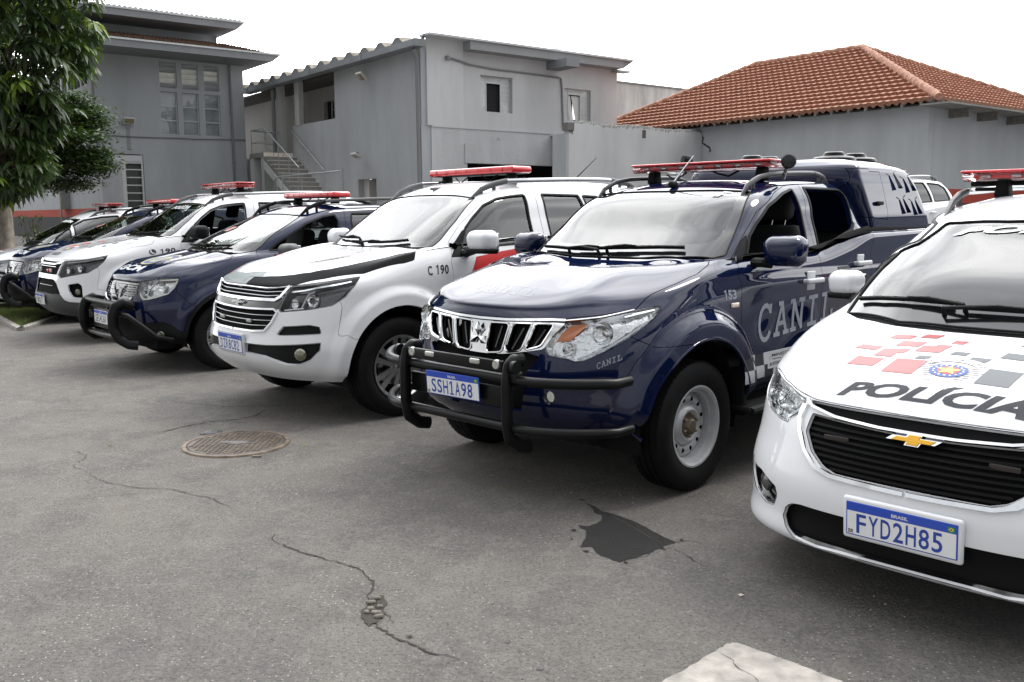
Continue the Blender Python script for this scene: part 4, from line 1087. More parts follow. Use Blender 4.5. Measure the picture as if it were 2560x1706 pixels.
    for s in (1,-1):
        mirror(root,s,(1.015,1.62,1.315),(.135,.085,.098),NAVY,base=(.84,1.60,1.245),rot=.12)
        door_handle(S,root,2.23,1.105,WTX2,s); door_handle(S,root,2.985,1.185,WTX2,s)
        p,n=S.onS(1.31,1.016,s); r=MB(); r.rbox((p.x+s*.004,1.31,1.016),(.008,.038,.014),.007); r.build('side_repeater',mat('repeater',(.75,.62,.52),.2,coat=1),root)
    wiper(root,S,[(-.60,1.345),(-.45,1.30),(-.30,1.28),(-.12,1.275)]); wiper(root,S,[(.30,1.315),(.10,1.30),(-.08,1.29),(-.25,1.285)])
    wiper(root,S,[(.52,1.345),(.36,1.32),(.20,1.305),(.04,1.30)])
    # hood: vent humps near the cowl
    hv=MB()
    for s in (-1,1):
        p,n=S.onT(s*.36,1.02); hv.rbox((s*.36,1.02,p.z-.012),(.10,.13,.022),.02,n=4,taper=lambda X,Y,Z:(X*(1-.4*(Y<0)),Y,Z))
    hv.build('hood_scoop',pt,hood,angle=70)
    # lettering
    fS=lambda side:(lambda y,z:S.onS(y,z,side))
    def word(quad,s): return fit(slab('CANIL',.17),quad)
    decal('door_lettering',word([(1.575,.775),(2.56,.835),(2.56,1.02),(1.575,.985)],1),fS(1),WTXT,d1[0],h=.04,stack=True)
    decal('door_lettering',[[(4.10-y,z) for y,z in p] for p in word([(1.575,.775),(2.56,.835),(2.56,1.02),(1.575,.985)],1)],fS(-1),WTXT,d1[1],h=.04,stack=True)
    decal('bumper_lettering',fit(slab('CANIL',.17),[(.702,.752),(.783,.798),(.781,.826),(.700,.781)]),lambda x,z:S.onF(x,z),WTXT,root,h=.03,stack=True)
    decal('fender_number',fit(numpolys('153',.03),[(1.205,1.052),(1.335,1.048),(1.335,1.102),(1.205,1.106)]),fS(1),WTXT,root,h=.04)
    decal('hood_number',fit(slab('CANIL',.17),[(-.22,.30),(.24,.30),(.24,.40),(-.22,.40)]),lambda x,y:S.onT(x,y),HTXT,hood,h=.03,off=.0006)
    chk=[];chd=[]
    for i in range(17):
        for j in range(2):
            y0=1.345+i*.105; z0=.555+j*.075; q=[(y0+.012*(1-j),z0),(y0+.105+.012*(1-j),z0),(y0+.105+.012*(-j),z0+.075),(y0+.012*(-j),z0+.075)]
            ((chk if (i+j)%2==0 else chd)).append([(a,b) for a,b in q])
    decal('door_chequer',chk,fS(1),WTX2,root,h=.04); decal('door_chequer',chd,fS(1),KTXT,root,h=.04)
    decal('ministry_label',[[(1.735,.655),(2.2,.655),(2.2,.705),(1.735,.705)],[(1.70,.60),(2.2,.60),(2.2,.650),(1.70,.650)]],fS(1),WTX2,root,h=.05,off=.003)
    decal('ministry_lettering',fit(text_polys('MINISTÉRIO DA',1,.01),[(1.75,.668),(2.18,.668),(2.18,.692),(1.75,.692)])+fit(text_polys('JUSTIÇA E SEGURANÇA',1,.01),[(1.72,.612),(2.18,.612),(2.18,.636),(1.72,.636)]),fS(1),KTXT,root,h=.05,off=.0045)
    decal('door_panel_sticker',[[(2.63,.98),(2.81,.98),(2.81,1.175),(2.63,1.175)]],fS(1),KTXT,d2[0],h=.05); decal('sticker_lettering',fit(slab('CANIL',.17),[(2.645,1.115),(2.80,1.115),(2.80,1.155),(2.645,1.155)]),fS(1),WTXT,d2[0],h=.05,off=.003,stack=True)
    decal('windshield_sticker',[[(.40,1.80),(.45,1.80),(.47,1.845),(.42,1.845)],[(.44,1.87),(.50,1.875),(.50,1.885),(.44,1.885)]],lambda x,y:S.onT(x,y),mat('sticker_grey',(.5,.55,.55),.5),root,h=.04)
    # canopy over the bed
    R=[dict(yf=3.26,yr=4.50,w=.80,lf=.10,lr=.14,z=1.395,n=3,nr=3,crease=1),dict(yf=3.255,yr=4.49,w=.80,lf=.10,lr=.14,z=1.44,n=3,nr=3),dict(yf=3.21,yr=4.43,w=.765,lf=.10,lr=.16,z=1.62,n=3,nr=3),dict(yf=3.17,yr=4.33,w=.72,lf=.10,lr=.18,z=1.79,n=3,nr=3),
       dict(yf=3.19,yr=4.26,w=.69,lf=.10,lr=.18,z=[(3,1.862),(3.8,1.868),(4.3,1.84)],n=3,nr=3),dict(yf=3.24,yr=4.18,w=.62,lf=.1,lr=.15,z=[(3,1.895),(3.8,1.90),(4.2,1.885)],n=3,nr=3),dict(yf=3.6,yr=3.9,w=.002,lf=.05,lr=.05,z=1.915)]
    SC=Shell(body_fn(R,(20,60,20),.03))
    SC.cut('S',[(3.27,1.50),(3.58,1.48),(3.60,1.52),(3.60,1.88),(3.22,1.9),(3.20,1.7)],'hatch',mask=lambda V:(V[:,0]>.5)&(V[:,2]<1.85))
    cn=SC.part('body','canopy',pt,root,t=.01); sides_parts(SC,cn,'hatch','canopy_door',pt,t=.01,gap=.003)
    cl=MB(); 
    for s in (1,-1): cl.rbox((s*.782,3.46,1.60),(.012,.052,.014),.008)
    cl.build('canopy_handle',TRIM,cn)
    for s in (1,-1):
        for (y,z) in ((3.84,1.77),(4.10,1.755),(3.93,1.585),(4.16,1.575)):
            p,n=SC.onS(y,z,s); p2,_n=SC.onS(y+.06,z-.13,s); m=MB()
            V=[(p.x,y-.034,z+.05),(p.x,y-.024,z+.05),(p2.x+s*.0,y+.044,z-.058),(p2.x,y+.004,z-.058),(p2.x+s*.026,y+.024,z-.053),(p.x+s*.008,y-.03,z+.052)]
            m.add(V,[(0,1,5),(1,2,4,5),(0,5,4,3)]); m.add([(V[3][0]+s*.002,V[3][1],V[3][2]),(V[2][0]+s*.002,V[2][1],V[2][2]),V[4]],[(0,1,2)]); m.build('air_vent',pt,cn,smooth=False)
            q=MB(); q.tube([(p.x+s*.002,y-.035,z+.055),(p.x+s*.016,y-.03,z+.078)],.004,5); q.build('vent_pin',DCHROME,cn)
    for (x,y) in ((-.30,3.50),(-.30,3.78),(.34,3.62),(.36,3.95)):
        p,n=SC.onT(x,y); m=MB(); m.lathe([(.0,.165),(.018,.160),(.030,.140),(.036,.10),(.036,.085),(.062,.075),(.070,.060),(.072,.001)],n=32,axis='z',c=(x,y,p.z-.004)); m.build('roof_vent',BARK,cn,angle=30)
    tl=MB()
    for s in (1,-1): tl.rbox((s*.83,5.10,1.05),(.06,.06,.20),.03)
    tl.build('tail_light',RED,root)
    return root
# ---------------------------------------------------------------- big white SUV (two faces of it)
def build_suv(kind):
    old=kind=='chrome'
    root=thing('police_car','white police SUV with chrome grille, black and grey hood livery and 190 on its fender' if old else 'white POLÍCIA SUV with black lower bumper and chequered hood','car',group=None)
    S=Shell(shape_tb(step=.016 if old else .022,S=(70,170,30) if old else (56,120,20))); pt=WHITE
    arch(S,.96,.395,.465); arch(S,3.80,.40,.46)
    S.cut('Q',[(-1,1.0),(.6,1.0),(1.3,.95),(1.34,.88),(1.30,.68),(1.34,.665) if old else (1.30,.665),(1.40,.674) if old else (1.42,.655),(1.47,.637),(1.56,.641),(1.9,.64),(1.9,.2),(-1,.2)],'bumper',src=('body',),mask=lambda V:V[:,1]<1.3)
    S.cut('S',[(1.47,.5),(1.469,1.035),(1.459,1.17),(1.52,1.315),(1.66,1.445),(1.97,1.653),(2.16,1.713),(2.349,1.737),(2.54,1.741),(2.525,1.589),(2.518,1.392),(2.53,.5)],'door1',src=('body',))
    S.cut('S',[(2.53,.5),(2.518,1.392),(2.525,1.589),(2.54,1.741),(3.1,1.74),(3.45,1.72),(3.53,1.4),(3.5,1.1),(3.38,.88),(3.25,.7),(3.25,.5)],'door2',src=('body',))
    if old: zl=lambda V:np.interp(np.abs(V[:,0])+V[:,1],[.17,.51,.81,1.5,1.8],[1.008,1.006,1.028,1.089,1.0])
    else: zl=lambda V:np.interp(np.abs(V[:,0])+V[:,1],[.15,.6,.70,1.13,1.44,1.8],[.985,.985,.997,1.022,1.07,1.0])
    S.cut('T',[(-.3,-.2),(.5,-.2),(.6,.255),(.72,.42),(.84,.68),(.878,1.06),(.872,1.12),(.80,1.20),(.72,1.27),(.6,1.235),(.4,1.205),(-.3,1.20)],'hood',src=('body','bumper'),extra=lambda V:zl(V)-V[:,2])
    if old: S.cut('T',[(-.1,.232),(.12,.24),(.313,.275),(.45,.325),(.567,.40),(.64,.52),(.674,.66),(.70,.95),(.708,1.112),(.75,1.15),(.818,1.178),(.95,1.2),(1,1),(1,-.3),(-.1,-.3)],'hstripe',src=('hood',))
    S.cut('T',[(-.3,1.915),(.35,1.92),(.52,1.93),(.61,1.95),(.695,1.67),(.735,1.48),(.735,1.41),(.70,1.345),(.6,1.28),(.4,1.24),(-.3,1.235)],'frit',src=('body',),mask=lambda V:V[:,2]>1.1)
    S.cut('T',[(-.3,1.89),(.35,1.895),(.56,1.915),(.655,1.66),(.69,1.50),(.67,1.43),(.58,1.36),(.4,1.325),(-.3,1.32)],'windshield',src=('frit',))
    S.cut('T',[(-.3,1.20),(.4,1.205),(.6,1.235),(.72,1.27),(.70,1.345),(.6,1.28),(.4,1.24),(-.3,1.235)],'cowl',src=('body',),mask=lambda V:V[:,2]>1.1)
    S.cut('S',[(1.60,1.262),(1.70,1.425),(1.80,1.51),(1.94,1.61),(2.09,1.664),(2.25,1.688),(2.415,1.699),(2.399,1.524),(2.39,1.329),(2.375,1.296)],'win1',src=('door1','body'))
    S.cut('S',[(1.47,1.20),(1.56,1.305),(1.66,1.40),(1.70,1.42),(1.60,1.262),(1.585,1.20)],'tri',src=('door1','body'))
    S.cut('S',[(2.60,1.33),(2.61,1.567),(2.62,1.706),(3.08,1.70),(3.10,1.6),(3.15,1.36)],'win2',src=('door2','body'))
    S.cut('S',[(3.13,1.698),(3.33,1.69),(3.40,1.60),(3.44,1.39),(3.19,1.365)],'win3',src=('door2','body'))
    S.cut('S',[(3.60,1.69),(4.10,1.66),(4.24,1.60),(4.32,1.44),(3.62,1.405)],'win4',src=('body',))
    S.cut('F',[(-.1,1.42),(.66,1.42),(.60,1.68),(-.1,1.70)],'rearglass',src=('body',),mask=lambda V:V[:,1]>4.0)
    if old:
        S.cut('Q',[(.745,.969),(.823,1.028),(1.496,1.087),(1.462,1.028),(1.372,.943),(1.245,.885),(1.027,.861),(.69,.838),(.672,.857)],'lamp',mask=lambda V:V[:,1]<1.0)
        S.cut('Q',[(-1,1.0),(.51,.998),(.80,1.020),(.735,.97),(.635,.925),(.247,.916),(-1,.92)],'grille',mask=lambda V:V[:,1]<.6)
        S.cut('Q',[(-1,.92),(.247,.916),(.635,.925),(.735,.97),(.67,.857),(.627,.858),(.3,.845),(-1,.842)],'band',mask=lambda V:V[:,1]<.6)
        S.cut('Q',[(-1,.842),(.3,.845),(.627,.858),(.665,.838),(.60,.76),(.513,.70),(.35,.688),(.15,.682),(-1,.685)],'grille2',mask=lambda V:V[:,1]<.6)
        S.cut('Q',[(.735,.738),(1.02,.752),(1.12,.738),(1.138,.70),(1.136,.686),(.646,.671)],'vent',src=('bumper',),mask=lambda V:V[:,1]<.8)
        S.cut('Q',[(-1,.60),(.248,.592),(.53,.597),(1.136,.624),(1.128,.567),(1.026,.496),(.896,.459),(.762,.459),(.624,.487),(.485,.513),(.251,.520),(-1,.53)],'vent2',src=('bumper',),mask=lambda V:V[:,1]<.8)
        S.cut('F',[(-.1,.50),(.205,.50),(.205,.645),(-.1,.645)],'plinth',src=('vent2',),mask=lambda V:V[:,1]<.5)
    else:
        S.cut('Q',[(.702,.997),(1.128,1.021),(1.437,1.068),(1.42,1.02),(1.395,.985),(1.3,.92),(1.161,.861),(.923,.832),(.70,.805),(.624,.795),(.563,.831),(.614,.935)],'lamp',mask=lambda V:V[:,1]<1.0)
        S.cut('Q',[(-1,.983),(.4,.985),(.65,.995),(.58,.94),(.51,.836),(-1,.832)],'grille',mask=lambda V:V[:,1]<.6)
        S.cut('Q',[(-1,.832),(.51,.832),(.548,.831),(.611,.797),(.52,.760),(.437,.773),(-1,.779)],'band',mask=lambda V:V[:,1]<.6)
        S.cut('Q',[(-1,.779),(.418,.776),(.524,.733),(.652,.604),(.4,.601),(-1,.617)],'grille2',mask=lambda V:V[:,1]<.6)
        S.cut('Q',[(.808,.722),(1.0,.741),(1.063,.711),(1.088,.559),(.925,.572),(.834,.65)],'vent',src=('bumper',),mask=lambda V:V[:,1]<.8)
        S.cut('Q',[(-1,.617),(.4,.601),(.652,.602),(.744,.539),(.832,.516),(1.135,.503),(1.5,.49),(1.6,.49),(1.6,.2),(-1,.2)],'lower',src=('bumper','body'),mask=lambda V:V[:,1]<.9)
    S.part('body','body',pt,root); S.part('bumper' if not old else ('bumper','plinth'),'front_bumper',pt,root); hood=S.part('hood','hood',pt,root,gap=.003)
    S.part('frit','windshield_border',GLOSSK,root,t=.004,gap=0,depth=.003); S.part('windshield','windshield',WSG,root,t=0,depth=.003,gap=0)
    S.part('cowl','cowl',TRIM,root,depth=.01); S.part('rearglass','rear_window',glass('dark_glass',(.10,.11,.11),1.5,extra=.5),root,t=0,gap=0)
    d1=sides_parts(S,root,'door1','front_door',pt,t=.03); sides_parts(S,root,'door2','rear_door',pt,t=.03); sides_parts(S,root,'tri','mirror_triangle',TRIM,t=.01)
    w1='win1'
    if old: S.part('win1','side_window',SIDEG,root,t=0,depth=.01,gap=0,sides=1)
    S.part('win1','side_window',SIDEG,root,t=0,depth=.01,gap=0,sides=-1)
    for wn in ('win2','win3','win4'): sides_parts(S,root,wn,'side_window',SIDEG,t=0,depth=.01,gap=0)
    for wn in ('win1','win2','win3','win4'): seal(S,root,(wn,),'window_seal',TRIM,w=.020,h=.004)
    seal(S,root,('frit','windshield'),'windshield_seal',TRIM,r=.005)
    if old:
        lamp(S,root,'lamp',mat('lamp_black',(.02,.02,.022),.15,coat=1),[(1.06,.935,.062,CHROME),(.86,.905,.040,CHROME)],drl=[([(.80,.99),(.97,1.005),(1.2,1.035),(1.42,1.065)],.016,CHROME),([(.73,.855),(.95,.872)],.010,CHROME),([(.93,.875),(1.0,.975),(1.06,.99)],.014,DCHROME)],edge=GLOSSK)
        g=S.part('grille','grille',DARK,root,t=.01,gap=0,depth=.028); b=MB()
        for s in (1,-1):
            for pts in ([(.13,.975),(.50,.975),(.72,.987)],[(.13,.948),(.50,.948),(.66,.957)]): P_,Q=S.pathQ(pts,s,8); b.strip(P_,Q,.007,.012,base=-.014)
        b.build('grille_bar',DCHROME,g)
        bd=S.part('band','grille_band',mat('dark_chrome',(.10,.105,.10),.12,metal=1),root,t=.02,gap=0); 
        c=MB()
        for s in (1,-1):
            P_,Q=S.pathQ([(.115,.912),(.25,.912),(.635,.920),(.70,.945),(.80,1.022)],s,7); c.strip(P_,Q,.028,.014)
            P_,Q=S.pathQ([(.09,.842),(.3,.845),(.627,.856),(.665,.836),(.60,.76),(.513,.698),(.35,.686),(.06,.682)],s,7); c.strip(P_,Q,.017,.012)
            P_,Q=S.pathQ([(.165,1.002),(.51,1.0),(.79,1.022)],s,7); c.strip(P_,Q,.010,.008)
        c.build('grille_trim',CHROME,root)
        g2=S.part('grille2','lower_grille',DARK,root,t=.01,gap=0,depth=.03); b=MB()
        for s in (1,-1):
            for z in (.808,.770,.732):
                q1=.62 if z>.8 else (.58 if z>.75 else .53); P_,Q=S.pathQ([(.085,z-.006),(.3,z-.004),(q1,z+.006)],s,8); b.strip(P_,Q,.006,.012,base=-.018)
        b.build('grille_bar',DCHROME,g2)
        st=MB()
        for x in (-.25,.20): p,n=S.onF(x,.757); st.rbox((x,p.y+.004,.757),(.035,.008,.013),.005)
        st.build('strobe_light',mat('strobe'),root)
        bowtie(root,S,0,.885,.105,mat('badge_black',(.03,.03,.03),.2,coat=1),DCHROME)
        sides_parts(S,root,'vent','bumper_vent',TRIM,t=.01,depth=.02,gap=0); v2=S.part('vent2','bumper_vent',TRIM,root,t=.01,depth=.03,gap=0)
        for s in (1,-1):
            for rid,dp in (('vent',.02),('vent2',.03)):
                r=MB()
                for V,N,cl in S.loops((rid,),s):
                    n=len(V); r.add([tuple(v) for v in V]+[tuple(v-(dp+.002)*q) for v,q in zip(V,N)],[(i,(i+1)%n,(i+1)%n+n,i+n) for i in range(n if cl else n-1)])
                r.build('vent_edge',pt,root)
            p,n=S.onQ(.925,.54,s); m=MB(); m.lathe([(0,.046),(.01,.044),(.02,.036),(.028,.02),(.03,.001)],n=24,axis='y'); o=m.build('fog_lamp',mat('fog_glass',(.16,.155,.11),.12,coat=1,metal=.4),root); o.location=p-n*.012; o.rotation_euler=(math.pi,0,s*.6)
        plate(root,'DZR8C82',(0,.012,.578),mount=WTX2,pitch=math.radians(3))
        # chrome edge of the far side lamp garnish
    else:
        lamp(S,root,'lamp',mat('lamp_black',(.02,.02,.022),.15,coat=1),[(1.02,.925,.055,CHROME),(.78,.90,.045,CHROME)],drl=[([(.72,.985),(1.10,1.008),(1.38,1.045)],.018,mat('lamp_grey',(.35,.35,.36),.25,coat=1))],edge=GLOSSK)
        g=S.part('grille','grille',DARK,root,t=.01,gap=0,depth=.02); S.part('band','grille_band',CHROME,root,t=.02,gap=0); g2=S.part('grille2','lower_grille',DARK,root,t=.01,gap=0,depth=.03)
        c=MB(); b=MB()
        for s in (1,-1):
            P_,Q=S.pathQ([(.14,.950),(.45,.952),(.60,.975),(.68,.99)],s,7); c.strip(P_,Q,.026,.018)
            P_,Q=S.pathQ([(.12,.925),(.45,.925)],s,7); c.strip(P_,Q,.008,.012,base=-.01)
            P_,Q=S.pathQ([(.07,.70),(.36,.70)],s,6); b.strip(P_,Q,.006,.006,base=-.026)
        c.build('grille_trim',CHROME,g); b.build('grille_bar',GLOSSK,g2)
        st=MB(); 
        for x in (-.30,.18): p,n=S.onF(x,.875); st.rbox((x,p.y+.002,.875),(.04,.010,.022),.006)
        st.build('strobe_light',mat('strobe'),g); st=MB(); p,n=S.onF(.12,.875); st.rbox((.05,p.y+.004,.872),(.035,.008,.018),.006); st.build('strobe_light',RED,g)
        sides_parts(S,root,'vent','fog_recess',DARK,t=.01,depth=.05,gap=0); S.part('lower','lower_bumper',GTRIM if False else mat('bumper_grey',(.045,.046,.048),.55),root)
        for s in (1,-1):
            r=MB()
            for V,N,cl in S.loops(('vent',),s):
                n=len(V); r.add([tuple(v) for v in V]+[tuple(v-.05*q) for v,q in zip(V,N)],[(i,(i+1)%n,(i+1)%n+n,i+n) for i in range(n)])
            r.build('recess_edge',DARK,root)
            p,n=S.onQ(.97,.64,s); m=MB(); m.lathe([(0,.040),(.01,.036),(.02,.02),(.022,.001)],n=20,axis='y'); o=m.build('fog_lamp',mat('fog_glass'),root); o.location=p-n*.04; o.rotation_euler=(math.pi,0,s*.6)
        plate(root,'FUM2A71',(0,.004,.525),blue=False,pitch=math.radians(3))
    for s in (1,-1):
        for y in (.96,3.80): wheel(root,'alloy6',.915,y,.386,.25,.238,s)
    wells(root,.90,[(.96,.395,.475),(3.80,.40,.47)])
    pan(root,[(.0,.20),(.60,.25),(.62,.46),(.45,.5),(.45,1.44),(.84,1.46),(.84,3.32),(.45,3.34),(.45,4.28),(.8,4.3),(.78,4.55),(0,4.65)],.40,.6)
    m=MB()
    for s in (1,-1): m.rbox((s*.86,2.38,.40),(.06,.92,.03),.02)
    m.build('side_step',TRIM,root)
    cabin(root,1.4,1.62,1.24,.74,(2.28,3.05),.82,1.72)
    rails(root,S,1.90,4.05,.60,h=.050,mtl=mat('rail_silver',(.45,.46,.47),.3,metal=.8),ends=GTRIM,w=.042,xs=[(1.9,.575),(2.6,.625),(4.05,.60)])
    if old: lightbar(root,2.50,1.922,1.20,'red',h=.060,d=.28,zmount=.085,posts=(.46,))
    else: lightbar(root,2.50,1.945,1.20,'clear',h=.075,d=.30,zmount=.075,posts=(.42,))
    fin=MB(); p,n=S.onT(-.05 if old else 0,2.02); fin.rbox((-.03,2.03,p.z+.008),(.020,.06,.012),.01,n=3,taper=lambda X,Y,Z:(X,Y,Z*(1+.5*(Y>0)))); fin.build('camera_pod',GTRIM,root)
    if old:
        a=MB(); p,n=S.onT(-.25,3.95); a.tube([(-.25,3.95,p.z),(-.25,4.0,p.z+.04),(-.18,4.3,p.z+.30)],[.02,.008,.003],6); a.build('antenna',TRIM,root)
    for s in (1,-1):
        mirror(root,s,(1.055,1.64,1.325),(.140,.085,.095),WHITE if old else TRIM,mlow=TRIM if old else None,base=(.85,1.62,1.225),rot=.12)
        door_handle(S,root,2.36,1.15,pt,s,cup=False); door_handle(S,root,3.25,1.18,pt,s,cup=False)
    wiper(root,S,[(-.62,1.40),(-.50,1.36),(-.38,1.345),(-.22,1.34)]); wiper(root,S,[(.50,1.345),(.34,1.305),(.18,1.29),(.0,1.285)])
    fS=lambda y,z:S.onS(y,z,1); fT=lambda x,y:S.onT(x,y)
    if old:
        S.part('hstripe','hood_black_stripe',KPAINT,hood,gap=.0,sides=1); S.part('hstripe','hood_grey_stripe',GPAINT,hood,gap=.0,sides=-1)
        decal('hood_grey_field',[[(-.06,.155),(-.08,.228),(.12,.24),(.05,.34),(-.02,.50),(.10,.72),(.16,.90),(-.20,1.08),(-.45,1.02),(-.56,.74),(-.56,.40),(-.50,.24),(-.3,.17)]],fT,GPAINT,hood,h=.03)
        decal('hood_red_edge',[[(-.56,.28),(-.56,.74),(-.45,1.02),(-.30,1.12),(-.52,1.17),(-.70,1.12),(-.76,.9),(-.70,.5)]],fT,RPAINT,hood,h=.03)
        decal('hood_white_wave',[[(-.46,.30),(-.2,.26),(.0,.30),(.16,.30),(.10,.42),(.3,.62),(.5,.9),(.3,1.05),(.2,.95),(.0,.55),(-.25,.40),(-.46,.42)]],fT,WHITE,hood,h=.03,off=.0032)
        decal('door_red_stripe',[[(1.62,1.01),(1.72,1.195),(2.0,1.232),(2.30,1.262),(2.53,1.28),(2.53,1.14),(2.2,1.13),(1.9,1.09)]],fS,RPAINT,d1[0],h=.04)
        decal('door_black_stripe',[[(1.60,.94),(1.62,1.0),(1.9,1.08),(2.2,1.12),(2.53,1.13),(2.53,1.0),(2.1,.99)]],fS,KPAINT,d1[0],h=.04)
        decal('fender_number',fit(numpolys('190',.03),[(1.295,1.073),(1.42,1.073),(1.425,1.146),(1.30,1.146)]),fS,PLK,root,h=.04)
        decal('phone_mark',fit(text_polys('C',1,.02),[(1.218,1.072),(1.262,1.068),(1.262,1.14),(1.222,1.144)]),fS,PLK,root,h=.04)
    else:
        decal('fender_number',fit(numpolys('190',.035),[(1.19,1.062),(1.385,1.078),(1.385,1.14),(1.19,1.122)]),fS,KTXT,root,h=.04)
        decal('phone_mark',[[(1.10+.044*math.cos(i*math.pi/10),1.092+.034*math.sin(i*math.pi/10)) for i in range(20)]],fS,KTXT,root,h=.04); decal('phone_handset',stroke([(1.085,1.115),(1.078,1.095),(1.10,1.078),(1.12,1.075)],.014),fS,WHITE,root,h=.04,off=.003,stack=True)
        hood_text(hood,fT,'POLÍCIA',[(-.24,.215),(.09,.215),(.11,.285),(-.22,.285)],KTXT,bold=.04,shear=.3)
        sq=[(.13,.46,.12),(.44,.47,.09),(.29,.60,.10),(.50,.74,.09),(.16,.72,.12),(.38,.86,.10),(.58,.60,.06),(.30,.98,.09),(.52,1.0,.07),(.08,.90,.08),(.24,.84,.05)]
        decal('hood_squares',[[(x,y),(x+s,y),(x+s*.85,y+s*.8),(x-s*.15,y+s*.8)] for x,y,s in sq],fT,mat('square_grey',(.10,.11,.12),.5,spec=.3),hood,h=.04)
        decal('hood_red_squares',[[(-.30,.44),(-.08,.44),(-.10,.54),(-.32,.54)],[(-.28,.60),(-.12,.60),(-.14,.70),(-.30,.70)],[(-.14,.76),(-.02,.76),(-.03,.84),(-.15,.84)]],fT,RPAINT,hood,h=.04)
        crest(hood,S,-.01,.37,.17,.11,fT)
        decal('windshield_lettering',fit(text_polys('POLÍCIA',1,.04,.3),[(-.28,1.80),(.32,1.80),(.30,1.875),(-.26,1.875)]),fT,WTX2,root,h=.04,off=.003)
    tl=MB()
    for s in (1,-1): tl.rbox((s*.80,4.58,1.22),(.07,.08,.16),.04)
    tl.build('tail_light',RED,root)
    return root
